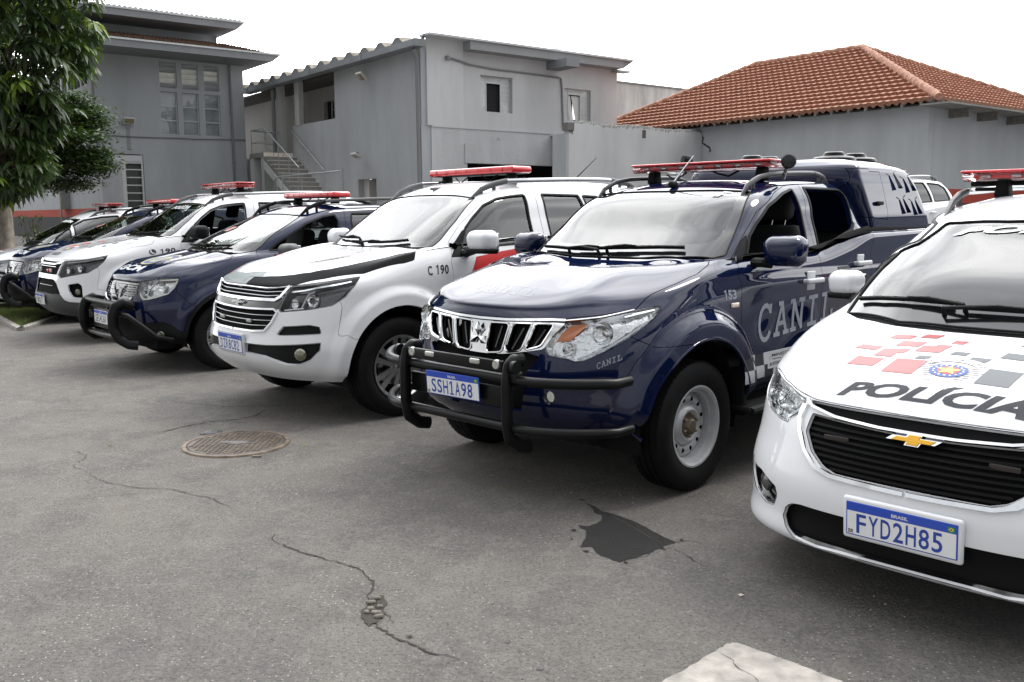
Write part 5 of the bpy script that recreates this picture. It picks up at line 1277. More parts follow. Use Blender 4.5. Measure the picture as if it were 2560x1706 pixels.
# ---------------------------------------------------------------- compact blue SUV
def build_compact():
    root=thing('police_car','compact blue patrol SUV with black push bar, alongside the white chrome-grille SUV','car')
    S=Shell(shape_du(step=.019,S=(60,130,22))); pt=NAVY
    arch(S,.86,.36,.405); arch(S,3.54,.36,.40)
    S.cut('Q',[(-1,.90),(.6,.90),(1.17,.87),(1.187,.803),(1.40,.669),(1.6,.66),(1.6,.2),(-1,.2)],'bumper',src=('body',),mask=lambda V:V[:,1]<1.2)
    S.cut('S',[(1.24,.42),(1.24,1.138),(1.269,1.184),(1.555,1.354),(1.983,1.544),(2.2,1.595),(2.384,1.616),(2.347,1.421),(2.32,1.2),(2.32,.42)],'door1',src=('body',))
    S.cut('S',[(2.32,.42),(2.32,1.2),(2.347,1.42),(2.384,1.616),(3.0,1.62),(3.2,1.52),(3.28,1.15),(3.14,.85),(3.02,.70),(3.02,.42)],'door2',src=('body',))
    zl=lambda V:np.interp(np.abs(V[:,0])+V[:,1],[.15,.62,.94,1.2,1.5],[.897,.898,.932,.946,.9])
    S.cut('T',[(-.3,-.2),(.5,-.2),(.66,.36),(.73,.54),(.80,.80),(.815,.93),(.76,1.02),(.66,1.02),(.5,.955),(.3,.935),(-.3,.93)],'hood',src=('body','bumper'),extra=lambda V:zl(V)-V[:,2])
    S.cut('T',[(-.3,1.83),(.3,1.84),(.45,1.855),(.56,1.885),(.64,1.668),(.732,1.303),(.735,1.22),(.70,1.11),(.60,1.03),(.3,.972),(-.3,.965)],'frit',src=('body',),mask=lambda V:V[:,2]>1.0)
    S.cut('T',[(-.3,1.80),(.3,1.81),(.51,1.845),(.60,1.66),(.69,1.31),(.68,1.22),(.62,1.14),(.5,1.09),(.3,1.06),(-.3,1.055)],'windshield',src=('frit',))
    S.cut('T',[(-.3,.93),(.3,.935),(.5,.955),(.66,1.02),(.70,1.11),(.60,1.03),(.3,.972),(-.3,.965)],'cowl',src=('body',),mask=lambda V:V[:,2]>1.0)
    S.cut('S',[(1.40,1.175),(1.512,1.254),(1.858,1.44),(2.086,1.516),(2.24,1.538),(2.265,1.475),(2.255,1.37),(2.235,1.215)],'win1',src=('door1','body'))
    S.cut('S',[(2.42,1.225),(2.43,1.461),(2.46,1.55),(2.90,1.555),(3.06,1.50),(3.16,1.25)],'win2',src=('door2','body'))
    S.cut('F',[(-.1,1.30),(.6,1.30),(.55,1.53),(-.1,1.54)],'rearglass',src=('body',),mask=lambda V:V[:,1]>3.5)
    S.cut('Q',[(.625,.901),(.938,.932),(1.2,.944),(1.20,.90),(1.164,.849),(1.081,.786),(.893,.747),(.72,.722),(.675,.720),(.612,.76),(.568,.823)],'lamp',mask=lambda V:V[:,1]<1.0)
    S.cut('Q',[(-1,.893),(.2,.895),(.618,.893),(.568,.823),(.558,.777),(.45,.72),(.327,.688),(-1,.688)],'grille',mask=lambda V:V[:,1]<.6)
    zc=lambda V:np.interp(np.abs(V[:,0])+V[:,1],[0,.623,.824,1.005,1.11,1.246,1.328,1.42,1.9],[.60,.489,.512,.516,.483,.417,.42,.42,.42])
    S.cut('Q',None,'cladding',src=('body','bumper','door1','door2'),extra=lambda V:np.minimum(np.where(V[:,1]<.9,V[:,2]-zc(V),V[:,2]-.44),np.where(V[:,0]>.5,np.minimum(np.hypot(V[:,1]-.86,V[:,2]-.36)-.445,np.hypot(V[:,1]-3.54,V[:,2]-.36)-.44),9)))
    S.part('body','body',pt,root); S.part('bumper','front_bumper',pt,root); hood=S.part('hood','hood',pt,root,gap=.003); S.part('cladding','lower_cladding',TRIM,root)
    S.part('frit','windshield_border',GLOSSK,root,t=.004,gap=0,depth=.003); S.part('windshield','windshield',WSG,root,t=0,depth=.003,gap=0)
    S.part('cowl','cowl',TRIM,root,depth=.01); S.part('rearglass','rear_window',glass('dark_glass',(.10,.11,.11),1.5,extra=.5),root,t=0,gap=0)
    sides_parts(S,root,'door1','front_door',pt,t=.03); sides_parts(S,root,'door2','rear_door',pt,t=.03)
    sides_parts(S,root,'win2','side_window',SIDEG,t=0,depth=.01,gap=0)
    for wn in ('win1','win2'): seal(S,root,(wn,),'window_seal',TRIM,w=.022,h=.004)
    seal(S,root,('frit','windshield'),'windshield_seal',TRIM,r=.005)
    lamp(S,root,'lamp',mat('lamp_bright',(.72,.73,.74),.12,metal=.9,bump=1.0,bscale=26),[(.98,.86,.055,CHROME),(.72,.82,.045,CHROME)],drl=[([(.60,.79),(.685,.735),(.80,.742),(.90,.758),(1.07,.795),(1.15,.855),(1.18,.93),(.92,.925)],.016,mat('drl_white',(.8,.8,.72),.3)),([(.90,.925),(.80,.84),(.62,.81)],.010,DCHROME)],edge=DCHROME)
    g=S.part('grille','grille',GLOSSK,root,t=.01,gap=0,depth=.022); b=MB()
    for s in (1,-1):
        for z,q1 in ((.868,.58),(.822,.55),(.776,.52),(.732,.43)):
            P_,Q=S.pathQ([(.15,z),(q1,z)],s,10); b.strip(P_,Q,.005,.008,base=-.014)
        for z in (.845,.799,.754):
            for q in (.24,.34,.44):
                P_,Q=S.pathQ([(q,z),(q+.035,z)],s,3); b.strip(P_,Q,.009,.010,base=-.016)
    b.build('grille_bar',mat('dark_chrome'),g)
    c=MB()
    for s in (1,-1): P_,Q=S.pathQ([(.08,.672),(.30,.672),(.43,.700),(.50,.745)],s,8); c.strip(P_,Q,.026,.012)
    c.build('grille_trim',DCHROME,root)
    e=MB(); c0,_n=S.onF(0,.81)
    V=[(0,c0.y-.01,.81+.095),(.055,c0.y-.01,.81),(0,c0.y-.01,.81-.095),(-.055,c0.y-.01,.81),(0,c0.y-.03,.81+.06),(.030,c0.y-.03,.81),(0,c0.y-.03,.81-.06),(-.030,c0.y-.03,.81)]
    e.add(V,[(0,1,5,4),(1,2,6,5),(2,3,7,6),(3,0,4,7)]); V=[(x*.42,y+.012,.81+(z-.81)*.42) for x,y,z in V[:4]]+[(x*.62,y+.004,.81+(z-.81)*.62) for x,y,z in V[4:]]; e.add([(x,c0.y-.028,z) for x,y,z in V[4:]]+[(x,c0.y-.012,z) for x,y,z in V[:4]],[(0,1,5,4),(1,2,6,5),(2,3,7,6),(3,0,4,7)]); e.build('badge',CHROME,g,smooth=False)
    # push bar
    for s in (1,-1):
        u=MB(); P_=[(s*.44,.10,.66),(s*.44,.0,.70),(s*.44,-.07,.665),(s*.44,-.10,.58),(s*.44,-.10,.46),(s*.46,-.06,.36),(s*.50,.02,.30),(s*.54,.12,.285)]
        Q=[tuple(P_[i][k]*(1-j/4)+P_[i+1][k]*j/4 for k in range(3)) for i in range(len(P_)-1) for j in range(4)]
        u.tube(Q,.052,12,flat=.62,up=(0,0,1)); o=u.build('push_bar_upright',BARK,root,angle=60)
        t=MB(); t.tube([(s*.45,-.03,.60),(s*.56,.0,.585),(s*.66,.08,.50),(s*.74,.20,.38),(s*.78,.34,.345)],.023,12); t.build('push_bar_side_tube',BARK,o)
    h=MB(); h.tube([(-.44,-.06,.69),(0,-.065,.69),(.44,-.06,.69)],.030,12); h.tube([(-.42,-.06,.37),(0,-.07,.365),(.42,-.06,.37)],.026,12); h.build('push_bar_cross_tube',BARK,root)
    h=MB(); h.rbox((0,-.045,.52),(.30,.012,.10),.01); h.build('plate_panel',BARK,root)
    plate(root,'SEG4C60',(0,-.068,.537),blue=False)
    for s in (1,-1):
        p,n=S.onQ(.945,.385,s); m=MB(); m.lathe([(0,.045),(.02,.040),(.03,.03),(.034,.001)],n=20,axis='y'); o=m.build('fog_lamp',mat('fog_glass'),root); o.location=p-n*.02; o.rotation_euler=(math.pi,0,s*.7)
        for y in (.86,3.54): wheel(root,'alloy5',.875,y,.345,.22,.212,s)
        mirror(root,s,(.98,1.50,1.175),(.125,.08,.080),GTRIM,base=(.77,1.46,1.11),rot=.15)
        door_handle(S,root,2.18,1.03,pt,s,cup=False)
    wells(root,.86,[(.86,.36,.41),(3.54,.36,.40)])
    pan(root,[(.0,.20),(.60,.25),(.62,.42),(.45,.44),(.45,1.28),(.80,1.3),(.80,3.1),(.45,3.12),(.45,3.95),(.75,3.97),(.7,4.05),(0,4.1)],.24,.5)
    cabin(root,1.2,1.42,1.13,.68,(2.02,2.75),.72,1.58)
    rails(root,S,1.86,3.60,.55,h=.075,mtl=GTRIM,ends=TRIM,w=.036,xs=[(1.8,.545),(2.4,.585),(3.6,.56)])
    cr=MB(); p,n=S.onT(0,3.0); cr.tube([(-.57,3.05,p.z+.055),(.57,3.05,p.z+.055)],.016,8); cr.build('roof_cross_bar',TRIM,root)
    lightbar(root,2.40,1.762,1.16,'red',h=.060,d=.26,zmount=.06,posts=(.42,))
    p,n=S.onT(0,2.8); dm=MB(); dm.lathe([(0,.10),(.010,.095),(.014,.02),(.014,.001)],n=24,axis='z',c=(.1,2.85,p.z)); dm.build('roof_number_disc',WTX2,root)
    wiper(root,S,[(-.55,1.12),(-.40,1.08),(-.22,1.065),(-.05,1.06)]); wiper(root,S,[(.48,1.12),(.32,1.08),(.16,1.065),(.0,1.06)])
    fT=lambda x,y:S.onT(x,y)
    decal('hood_lettering',fit(text_polys('GCM',1,.04,0,1.2),[(-.36,.235),(.24,.235),(.24,.33),(-.36,.33)]),fT,WTX2,hood,h=.035)
    cc=lambda r,rx=1:[(.02+r*rx*math.cos(2*math.pi*i/26),.56+r*math.sin(2*math.pi*i/26)) for i in range(26)]
    decal('crest_field',[cc(.20,1.15)],fT,mat('crest_pale',(.30,.29,.17),.5,spec=.2),hood,h=.03,off=.0015); decal('crest_inner',[cc(.17,1.15)],fT,mat('crest_blue',(.05,.07,.17),.5,spec=.2),hood,h=.03,off=.0026); decal('crest_core',[cc(.12,1.0)],fT,mat('crest_pale'),hood,h=.03,off=.0036); decal('crest_shield',[cc(.07,1.0)],fT,mat('crest_mid',(.16,.18,.20),.5,spec=.2),hood,h=.03,off=.0044)
    decal('windshield_sticker',[[(-.35,1.42),(-.22,1.40),(-.20,1.52),(-.33,1.53)]],fT,mat('sticker_brown',(.28,.10,.07),.5),root,h=.04,off=.003)
    tl=MB()
    for s in (1,-1): tl.rbox((s*.76,4.06,1.02),(.06,.07,.13),.04)
    tl.build('tail_light',RED,root)
    return root
# ---------------------------------------------------------------- white people carrier
def build_mpv():
    root=thing('police_car','white POLÍCIA van-like car with gold badge on a wide black grille','car')
    S=Shell(shape_spin(step=.015,S=(80,130,24))); pt=WHITE
    arch(S,.90,.33,.385); arch(S,3.52,.33,.38)
    S.cut('Q',[(-1,.79),(.62,.79),(1.28,.80),(1.32,.72),(1.30,.56),(1.43,.52),(1.6,.50),(1.6,.1),(-1,.1)],'bumper',src=('body',),mask=lambda V:V[:,1]<1.2)
    S.cut('S',[(1.30,.35),(1.28,1.00),(1.30,1.10),(1.46,1.38),(1.7,1.52),(2.28,1.585),(2.30,1.2),(2.28,.35)],'door1',src=('body',))
    S.cut('S',[(2.28,.35),(2.30,1.2),(2.28,1.585),(3.0,1.6),(3.1,1.25),(3.05,.9),(2.98,.68),(2.98,.35)],'door2',src=('body',))
    zl=lambda V:np.interp(np.abs(V[:,0])+V[:,1],[.147,.3,.62,.72,.97,1.24,1.5],[.793,.795,.795,.805,.832,.847,.80])
    S.cut('T',[(-.3,-.2),(.4,-.2),(.50,.21),(.64,.325),(.765,.473),(.80,.62),(.79,.8),(.755,.94),(.70,1.0),(.62,.935),(.40,.845),(.16,.815),(-.3,.81)],'hood',src=('body','bumper'),extra=lambda V:zl(V)-V[:,2])
    S.cut('T',[(-.3,1.575),(.2,1.578),(.42,1.605),(.50,1.63),(.596,1.70),(.63,1.50),(.675,1.288),(.705,1.12),(.71,1.02),(.70,1.0),(.60,.955),(.40,.875),(.16,.853),(-.3,.848)],'frit',src=('body',),mask=lambda V:V[:,2]>.97)
    S.cut('T',[(-.3,1.55),(.2,1.553),(.40,1.578),(.54,1.64),(.60,1.45),(.64,1.26),(.655,1.14),(.60,1.05),(.40,.975),(.16,.945),(-.3,.94)],'windshield',src=('frit',))
    S.cut('T',[(-.3,.81),(.16,.815),(.40,.845),(.62,.935),(.70,1.0),(.60,.955),(.40,.875),(.16,.853),(-.3,.848)],'cowl',src=('body',),mask=lambda V:V[:,2]>.97)
    S.cut('S',[(1.13,1.10),(1.20,1.18),(1.42,1.355),(1.42,1.12)],'tri',src=('body','door1'))
    S.cut('S',[(1.48,1.13),(1.49,1.39),(1.66,1.475),(1.95,1.525),(2.20,1.54),(2.24,1.18)],'win1',src=('door1','body'))
    S.cut('S',[(2.34,1.19),(2.31,1.545),(2.92,1.555),(3.03,1.215)],'win2',src=('door2','body'))
    S.cut('S',[(3.14,1.22),(3.06,1.555),(3.60,1.54),(3.78,1.48),(3.88,1.25)],'win3',src=('body',))
    S.cut('F',[(-.1,1.25),(.62,1.25),(.56,1.52),(-.1,1.54)],'rearglass',src=('body',),mask=lambda V:V[:,1]>3.8)
    S.cut('Q',[(.649,.746),(.675,.787),(.854,.817),(1.10,.841),(1.30,.850),(1.345,.825),(1.29,.78),(1.13,.740),(.947,.708),(.809,.690),(.72,.686)],'lamp',mask=lambda V:V[:,1]<1.0)
    S.cut('Q',[(-1,.789),(.30,.790),(.60,.789),(.655,.786),(.585,.762),(.25,.741),(-1,.741)],'slot',src=('bumper','body','hood'),mask=lambda V:V[:,1]<.5)
    S.cut('Q',[(-1,.731),(.18,.731),(.585,.745),(.570,.676),(.490,.608),(.40,.562),(.33,.545),(-1,.541)],'grille',src=('bumper','body'),mask=lambda V:V[:,1]<.5)
    S.cut('Q',[(.604,.321),(.582,.362),(.54,.383),(.483,.391),(.265,.393),(-1,.391),(-1,.242),(.3,.238),(.42,.228),(.52,.245),(.575,.285)],'intake',src=('bumper',),mask=lambda V:V[:,1]<.5)
    S.cut('Q',[(1.06,.50),(.99,.470),(.83,.465),(.665,.427),(.650,.393),(.683,.344),(.769,.338),(.936,.366),(1.06,.43)],'fogbay',src=('bumper',),mask=lambda V:V[:,1]<.7)
    S.part('body','body',pt,root); S.part('bumper','front_bumper',pt,root,gap=.0015); hood=S.part('hood','hood',pt,root,gap=.003)
    S.part('frit','windshield_border',GLOSSK,root,t=.004,gap=0,depth=.003); S.part('windshield','windshield',WSG,root,t=0,depth=.003,gap=0)
    S.part('cowl','cowl',TRIM,root,depth=.008); S.part('rearglass','rear_window',glass('dark_glass',(.10,.11,.11),1.5,extra=.5),root,t=0,gap=0)
    sides_parts(S,root,'door1','front_door',pt,t=.03); sides_parts(S,root,'door2','rear_door',pt,t=.03)
    for wn in ('win2','win3'): sides_parts(S,root,wn,'side_window',glass('dark_glass'),t=0,depth=.01,gap=0)
    sides_parts(S,root,'tri','quarter_window',SIDEG,t=0,depth=.008,gap=0); sides_parts(S,root,'win1','side_window',SIDEG,t=0,depth=.01,gap=0)
    for wn in ('win1','win2','win3','tri'): seal(S,root,(wn,),'window_seal',TRIM,w=.022,h=.004)
    seal(S,root,('frit','windshield'),'windshield_seal',TRIM,r=.006)
    lamp(S,root,'lamp',mat('lamp_bright'),[(1.0,.775,.045,CHROME),(.80,.745,.033,CHROME)],drl=[([(.69,.76),(.76,.712),(.90,.728),(1.10,.765),(1.26,.800)],.014,CHROME),([(.70,.775),(.86,.80),(1.10,.825),(1.28,.838)],.008,DCHROME),([(.86,.80),(.90,.735)],.012,CHROME)],edge=CHROME)
    S.part('slot','hood_gap_grille',DARK,root,t=.01,gap=0,depth=.02)
    g=S.part('grille','grille',DARK,root,t=.01,gap=0,depth=.03); b=MB(); c=MB()
    for s in (1,-1):
        for i,z in enumerate((.712,.690,.668,.646,.624,.602,.580,.560)):
            q1=np.interp(z,[.545,.608,.676,.745],[.34,.485,.565,.58])-.005
            P_,Q=S.pathQ([(.06,z),(q1,z+.003)],s,14); b.strip(P_,Q,.013,.014,base=-.026)
        P_,Q=S.pathQ([(.12,.7365),(.25,.737),(.45,.746),(.60,.768),(.655,.790)],s,8); c.strip(P_,Q,[.013]*20+[.016]*13 if len(P_)==33 else .013,.014)
        P_,Q=S.pathQ([(.655,.770),(.640,.72),(.598,.672),(.522,.607),(.43,.556),(.34,.537),(.15,.533),(.04,.532)],s,7); c.strip(P_,Q,[.030-.010*min(1,i/20) for i in range(len(P_))],.012)
    b.build('grille_slat',mat('slat_black',(.004,.004,.0045),.5,spec=.12),g); c.build('grille_trim',CHROME,root)
    st=MB()
    for s in (1,-1): p,n=S.onF(s*.30,.672); st.rbox((s*.30,p.y+.012,.672),(.050,.006,.010),.004)
    st.build('strobe_light',mat('strobe_dim',(.035,.028,.026),.5,spec=.2),g)
    bowtie(root,S,0,.722,.098,GOLD,CHROME,out=.020)
    S.part('intake','lower_grille',GLOSSK if False else mat('intake_black',(.005,.005,.0055),.6,spec=.12),root,t=.01,gap=0,depth=.03)
    r=MB()
    for s in (1,-1):
        for rid,dp in (('intake',.03),('slot',.02),('grille',.03)):
            for V,N,cl in S.loops((rid,),s):
                n=len(V); r.add([tuple(v) for v in V]+[tuple(v-(dp+.002)*q) for v,q in zip(V,N)],[(i,(i+1)%n,(i+1)%n+n,i+n) for i in range(n if cl else n-1)])
    r.build('opening_edge',GLOSSK,root)
    for s in (1,-1):
        fb=S.part('fogbay','fog_recess',GLOSSK,root,t=.01,depth=.035,gap=0,sides=s); r=MB()
        for V,N,cl in S.loops(('fogbay',),s):
            n=len(V); r.add([tuple(v) for v in V]+[tuple(v-.036*q) for v,q in zip(V,N)],[(i,(i+1)%n,(i+1)%n+n,i+n) for i in range(n if cl else n-1)])
        r.build('recess_edge',GLOSSK,fb)
        p,n=S.onQ(.84,.41,s); m=MB(); m.lathe([(0,.040),(.012,.036),(.02,.02),(.022,.001)],n=20,axis='y'); o=m.build('fog_lamp',mat('fog_dark',(.06,.06,.06),.2,coat=1),fb); o.location=p-n*.03; o.rotation_euler=(math.pi,0,s*.6)
        P_,Q=S.pathQ([(.672,.420),(.662,.393),(.69,.352),(.77,.347),(.92,.372)],s,5); q=MB(); q.strip(P_,Q,.008,.006,base=-.012); q.build('fog_trim',DCHROME,fb)
        # crease line over the fog lamp
        for y in (.90,3.52): wheel(root,'alloy5',.855,y,.325,.205,.20,s)
        mirror(root,s,(.965,1.52,1.158),(.098,.07,.078),WHITE,mlow=TRIM,base=(.78,1.42,1.075),rot=.12)
        door_handle(S,root,2.16,1.00,pt,s,cup=False); door_handle(S,root,2.90,1.02,pt,s,cup=False)
    plate(root,'FYD2H85',(0,.010,.408),mount=WHITE,pitch=math.radians(5))
    wells(root,.86,[(.90,.33,.39),(3.52,.33,.385)])
    pan(root,[(.0,.20),(.60,.25),(.66,.48),(.45,.5),(.45,1.30),(.80,1.32),(.80,3.10),(.45,3.12),(.45,3.94),(.74,3.96),(.7,4.12),(0,4.2)],.19,.5)
    cabin(root,1.2,1.38,1.06,.70,(1.98,2.80),.68,1.55)
    rails(root,S,1.74,3.75,.56,h=.062,mtl=mat('rail_silver'),ends=GTRIM,w=.036,xs=[(1.7,.555),(2.4,.60),(3.75,.58)])
    cb=MB(); p,n=S.onT(0,2.2); cb.tube([(-.6,2.22,p.z+.055),(.6,2.22,p.z+.055)],.014,8); cb.build('roof_cross_bar',TRIM,root)
    lightbar(root,2.18,1.726,1.20,'clear',h=.058,d=.28,zmount=.075,posts=(.42,))
    wiper(root,S,[(-.66,1.055),(-.54,1.01),(-.40,.98),(-.20,.955)]); wiper(root,S,[(.56,1.01),(.36,.955),(.12,.935),(-.14,.935)])
    fT=lambda x,y:S.onT(x,y)
    hood_text(hood,fT,'POLÍCIA',[(-.355,.200),(.325,.200),(.352,.292),(-.330,.272)],KTXT,bold=.038,shear=.24)
    hood_text(root,fT,'POLÍCIA',[(-.42,1.487),(.40,1.487),(.42,1.553),(-.40,1.556)],mat('sticker_white',(.80,.82,.82),.5),bold=.045,shear=.32,name='windshield_lettering')
    crest(hood,S,-.005,.395,.135,.105,fT)
    RS=[(-.398,.373,.11,.08),(-.24,.334,.12,.13),(-.335,.473,.075,.09),(-.44,.531,.09,.05),(-.30,.60,.10,.06),(-.20,.55,.10,.07),(-.36,.68,.09,.05),(-.24,.71,.07,.05),(-.10,.66,.05,.04),(-.15,.60,.06,.04),(-.27,.52,.04,.05)]
    GS=[(.110,.322,.12,.13),(.255,.44,.11,.08),(.12,.56,.10,.06),(.02,.50,.07,.04),(.24,.62,.09,.06),(.36,.54,.09,.06),(.40,.70,.08,.05),(-.06,.545,.06,.035),(.15,.70,.08,.05),(.36,.40,.09,.06),(.30,.35,.04,.05),(-.17,.475,.05,.035)]
    sq=lambda L:[[(x,y),(x+w_,y),(x+w_+.012,y+h_),(x+.012,y+h_)] for x,y,w_,h_ in L]
    decal('hood_red_squares',sq(RS),fT,mat('square_red',(.30,.03,.03),.5,coat=.2),hood,h=.035); decal('hood_squares',sq(GS),fT,mat('square_grey'),hood,h=.035)
    tl=MB()
    for s in (1,-1): tl.rbox((s*.78,4.18,1.10),(.06,.07,.20),.04)
    tl.build('tail_light',RED,root)
    return root
def copy_tree(o,parent=None):
    c=o.copy(); COL.objects.link(c)
    if parent is not None: c.parent=parent
    for ch in list(o.children): copy_tree(ch,c)
    return c
def place(o,x,y,a,z=0): o.location=(x,y,z); o.rotation_euler=(0,0,-a)
LR=False
# ================= the yard =================
def hgt(x,y): return .62*sstep(15.0,18.5,np.asarray(y)+.5*np.asarray(x))
def asphalt_mat():
    m=bpy.data.materials.new('asphalt'); m.use_nodes=True; nt=m.node_tree; b=P(m); N=nt.nodes.new; L=nt.links.new
    tc=N('ShaderNodeTexCoord')
    def noise(s,d=6,r=.6,dist=0):
        n=N('ShaderNodeTexNoise'); n.inputs['Scale'].default_value=s; n.inputs['Detail'].default_value=d; n.inputs['Roughness'].default_value=r; n.inputs['Distortion'].default_value=dist; L(tc.outputs['Object'],n.inputs[0]); return n.outputs[0]
    def rng(v,a,b_,c,d): r=N('ShaderNodeMapRange'); r.inputs[1].default_value=a; r.inputs[2].default_value=b_; r.inputs[3].default_value=c; r.inputs[4].default_value=d; L(v,r.inputs[0]); return r.outputs[0]
    def mix(f,a,b_,mode='MIX'):
        x=N('ShaderNodeMix'); x.data_type='RGBA'; x.blend_type=mode
        if isinstance(f,float): x.inputs[0].default_value=f
        else: L(f,x.inputs[0])
        for i,v in ((6,a),(7,b_)):
            if isinstance(v,tuple): x.inputs[i].default_value=(*v,1)
            else: L(v,x.inputs[i])
        return x.outputs[2]
    base=mix(rng(noise(.55,5,.6,.4),.38,.62,0,1),(.122,.119,.116),(.172,.158,.142))
    base=mix(rng(noise(2.3,6,.65),.47,.64,0,.8),base,(.088,.087,.086))
    base=mix(rng(noise(7,7,.72,.8),.50,.64,0,.65),base,(.225,.212,.195))
    base=mix(rng(noise(38,4,.7),.35,.75,0,.8),base,(.225,.205,.183))
    base=mix(rng(noise(70,4,.85),.50,.66,0,.9),base,(.055,.052,.050))
    vo=N('ShaderNodeTexVoronoi'); vo.inputs['Scale'].default_value=44; vo.inputs['Randomness'].default_value=1; L(tc.outputs['Object'],vo.inputs[0])
    st=rng(vo.outputs['Distance'],.10,.24,1,0)
    sep=N('ShaderNodeSeparateColor'); L(vo.outputs['Color'],sep.inputs[0])
    sel=rng(sep.outputs[0],.45,.52,0,1); 
    def mul(a,b_): q=N('ShaderNodeMath'); q.operation='MULTIPLY'; L(a,q.inputs[0]); L(b_,q.inputs[1]); return q.outputs[0]
    wear=rng(noise(1.1,3,.5,.5),.40,.62,.25,1)
    base=mix(mul(mul(st,sel),wear),base,(.42,.41,.39))
    sel2=rng(sep.outputs[1],.86,.9,0,1); base=mix(mul(st,sel2),base,(.030,.027,.026))
    vo3=N('ShaderNodeTexVoronoi'); vo3.inputs['Scale'].default_value=24; L(tc.outputs['Object'],vo3.inputs[0]); s3=rng(vo3.outputs['Distance'],.07,.12,1,0); sp3=N('ShaderNodeSeparateColor'); L(vo3.outputs['Color'],sp3.inputs[0])
    base=mix(mul(mul(s3,rng(sp3.outputs[0],.78,.8,0,1)),wear),base,(.42,.40,.37))
    sv=N('ShaderNodeVectorMath'); sv.operation='SCALE'; sv.inputs['Scale'].default_value=1.46; L(base,sv.inputs[0]); L(sv.outputs[0],b.inputs['Base Color']); b.inputs['Roughness'].default_value=.85; b.inputs['Specular IOR Level'].default_value=.3
    h=N('ShaderNodeMath'); h.operation='ADD'; L(mul(mul(st,sel),wear),h.inputs[0]); L(rng(noise(75,5,.75),.2,.8,0,1.6),h.inputs[1])
    h2=N('ShaderNodeMath'); h2.operation='ADD'; L(h.outputs[0],h2.inputs[0]); L(rng(noise(5,4,.6),0,1,0,2.2),h2.inputs[1])
    bp=N('ShaderNodeBump'); bp.inputs['Strength'].default_value=1; bp.inputs['Distance'].default_value=.014; L(h2.outputs[0],bp.inputs['Height']); L(bp.outputs[0],b.inputs['Normal'])
    MT['asphalt']=m; return m
ASP=asphalt_mat()
xs=np.r_[np.linspace(-90,-22,10)[:-1],np.linspace(-22,22,67),np.linspace(22,90,10)[1:]]; ys=np.r_[np.linspace(-40,0,8)[:-1],np.linspace(0,40,61),np.linspace(40,160,12)[1:]]
X,Y=np.meshgrid(xs,ys); Zg=hgt(X,Y); Vg=np.stack([X,Y,Zg],-1).reshape(-1,3)
g=mesh('asphalt_yard',Vg,grid_faces(len(ys),len(xs)),ASP,smooth=True); struct(g)
# cracks: ragged thin dark grooves lying in the asphalt
CRK=mat('crack_dark',(.028,.025,.022),.95)
def crack(pts,w=.007,amp=.012,nm='asphalt_crack'):
    P_=[]
    for (x0,y0),(x1,y1) in zip(pts,pts[1:]):
        n=max(2,int(math.hypot(x1-x0,y1-y0)/.018))
        for j in range(n): t=j/n; P_.append((x0+(x1-x0)*t+random.uniform(-1,1)*amp*.6,y0+(y1-y0)*t+random.uniform(-1,1)*amp*.6))
    V=[];F=[]
    for i,(x,y) in enumerate(P_):
        a=P_[max(0,i-1)];b=P_[min(len(P_)-1,i+1)]; dx,dy=b[0]-a[0],b[1]-a[1]; l=math.hypot(dx,dy) or 1; e=min(1,min(i,len(P_)-1-i)/6+.12); ww=w*random.uniform(.25,1.2)*e/2
        V+=[(x-dy/l*ww,y+dx/l*ww,.0035),(x+dy/l*ww,y-dx/l*ww,.0035)]
    for i in range(len(P_)-1): F.append((2*i,2*i+1,2*i+3,2*i+2))
    return V,F
cm=MB()
CR_=[([(-2.565,5.364),(-2.471,5.246),(-2.33,5.132),(-2.14,5.042),(-1.93,5.017),(-1.793,4.912),(-1.662,4.85),(-1.541,4.733),(-1.471,4.658)],.006),([(-1.142,4.176),(-1.015,4.059),(-.872,3.96),(-.747,3.88),(-.656,3.803),(-.637,3.741),(-.584,3.669),(-.581,3.624),(-.594,3.557),(-.585,3.471),(-.565,3.369),(-.521,3.272),(-.441,3.171),(-.361,3.11),(-.309,3.059),(-.212,3.017),(-.157,2.985)],.010),
 ([(-1.17,4.28),(-1.15,4.22),(-1.142,4.176),(-1.10,4.14)],.012),([(-.571,3.557),(-.514,3.6),(-.449,3.588),(-.397,3.533)],.004),([(-.532,3.409),(-.479,3.339),(-.455,3.281),(-.50,3.26)],.006),([(-2.542,6.343),(-2.426,6.544),(-2.273,6.72),(-2.078,6.79),(-1.991,6.902),(-1.953,7.142)],.014),
 ([(.70,4.13),(.77,4.139),(.83,4.149),(.875,4.117),(.913,4.057)],.006),([(.70,4.09),(.734,4.059),(.772,3.991),(.796,3.934),(.812,3.878),(.862,3.789)],.006),([(.465,3.892),(.545,3.928),(.621,3.974),(.683,4.011),(.727,4.059),(.79,4.07)],.005),([(.463,4.271),(.467,4.165),(.501,4.083),(.529,4.023)],.004),([(.47,4.60),(.515,4.50),(.561,4.392),(.616,4.29),(.66,4.182),(.71,4.09),(.74,4.08)],.011),
 ([(-2.9,5.9),(-2.75,5.75),(-2.72,5.5),(-2.565,5.364)],.005),([(-1.3,7.6),(-1.7,7.3),(-2.3,7.25),(-2.9,7.5)],.008),([(-2.05,5.3),(-1.9,5.2),(-1.75,5.22)],.004)]
for pts,w_ in CR_:
    V,F=crack(pts,w_); cm.add(V,F)
o=cm.build('asphalt_crack',CRK,smooth=False); struct(o)
def blob(n,pts,z,m,jit=.012,sub=5):
    P_=[]
    L_=len(pts)
    for i in range(L_):
        a,b=pts[i],pts[(i+1)%L_]
        for j in range(sub): t=j/sub; P_.append((a[0]+(b[0]-a[0])*t+random.uniform(-jit,jit),a[1]+(b[1]-a[1])*t+random.uniform(-jit,jit),z))
    return mesh(n,P_,[tuple(range(len(P_)))],m)
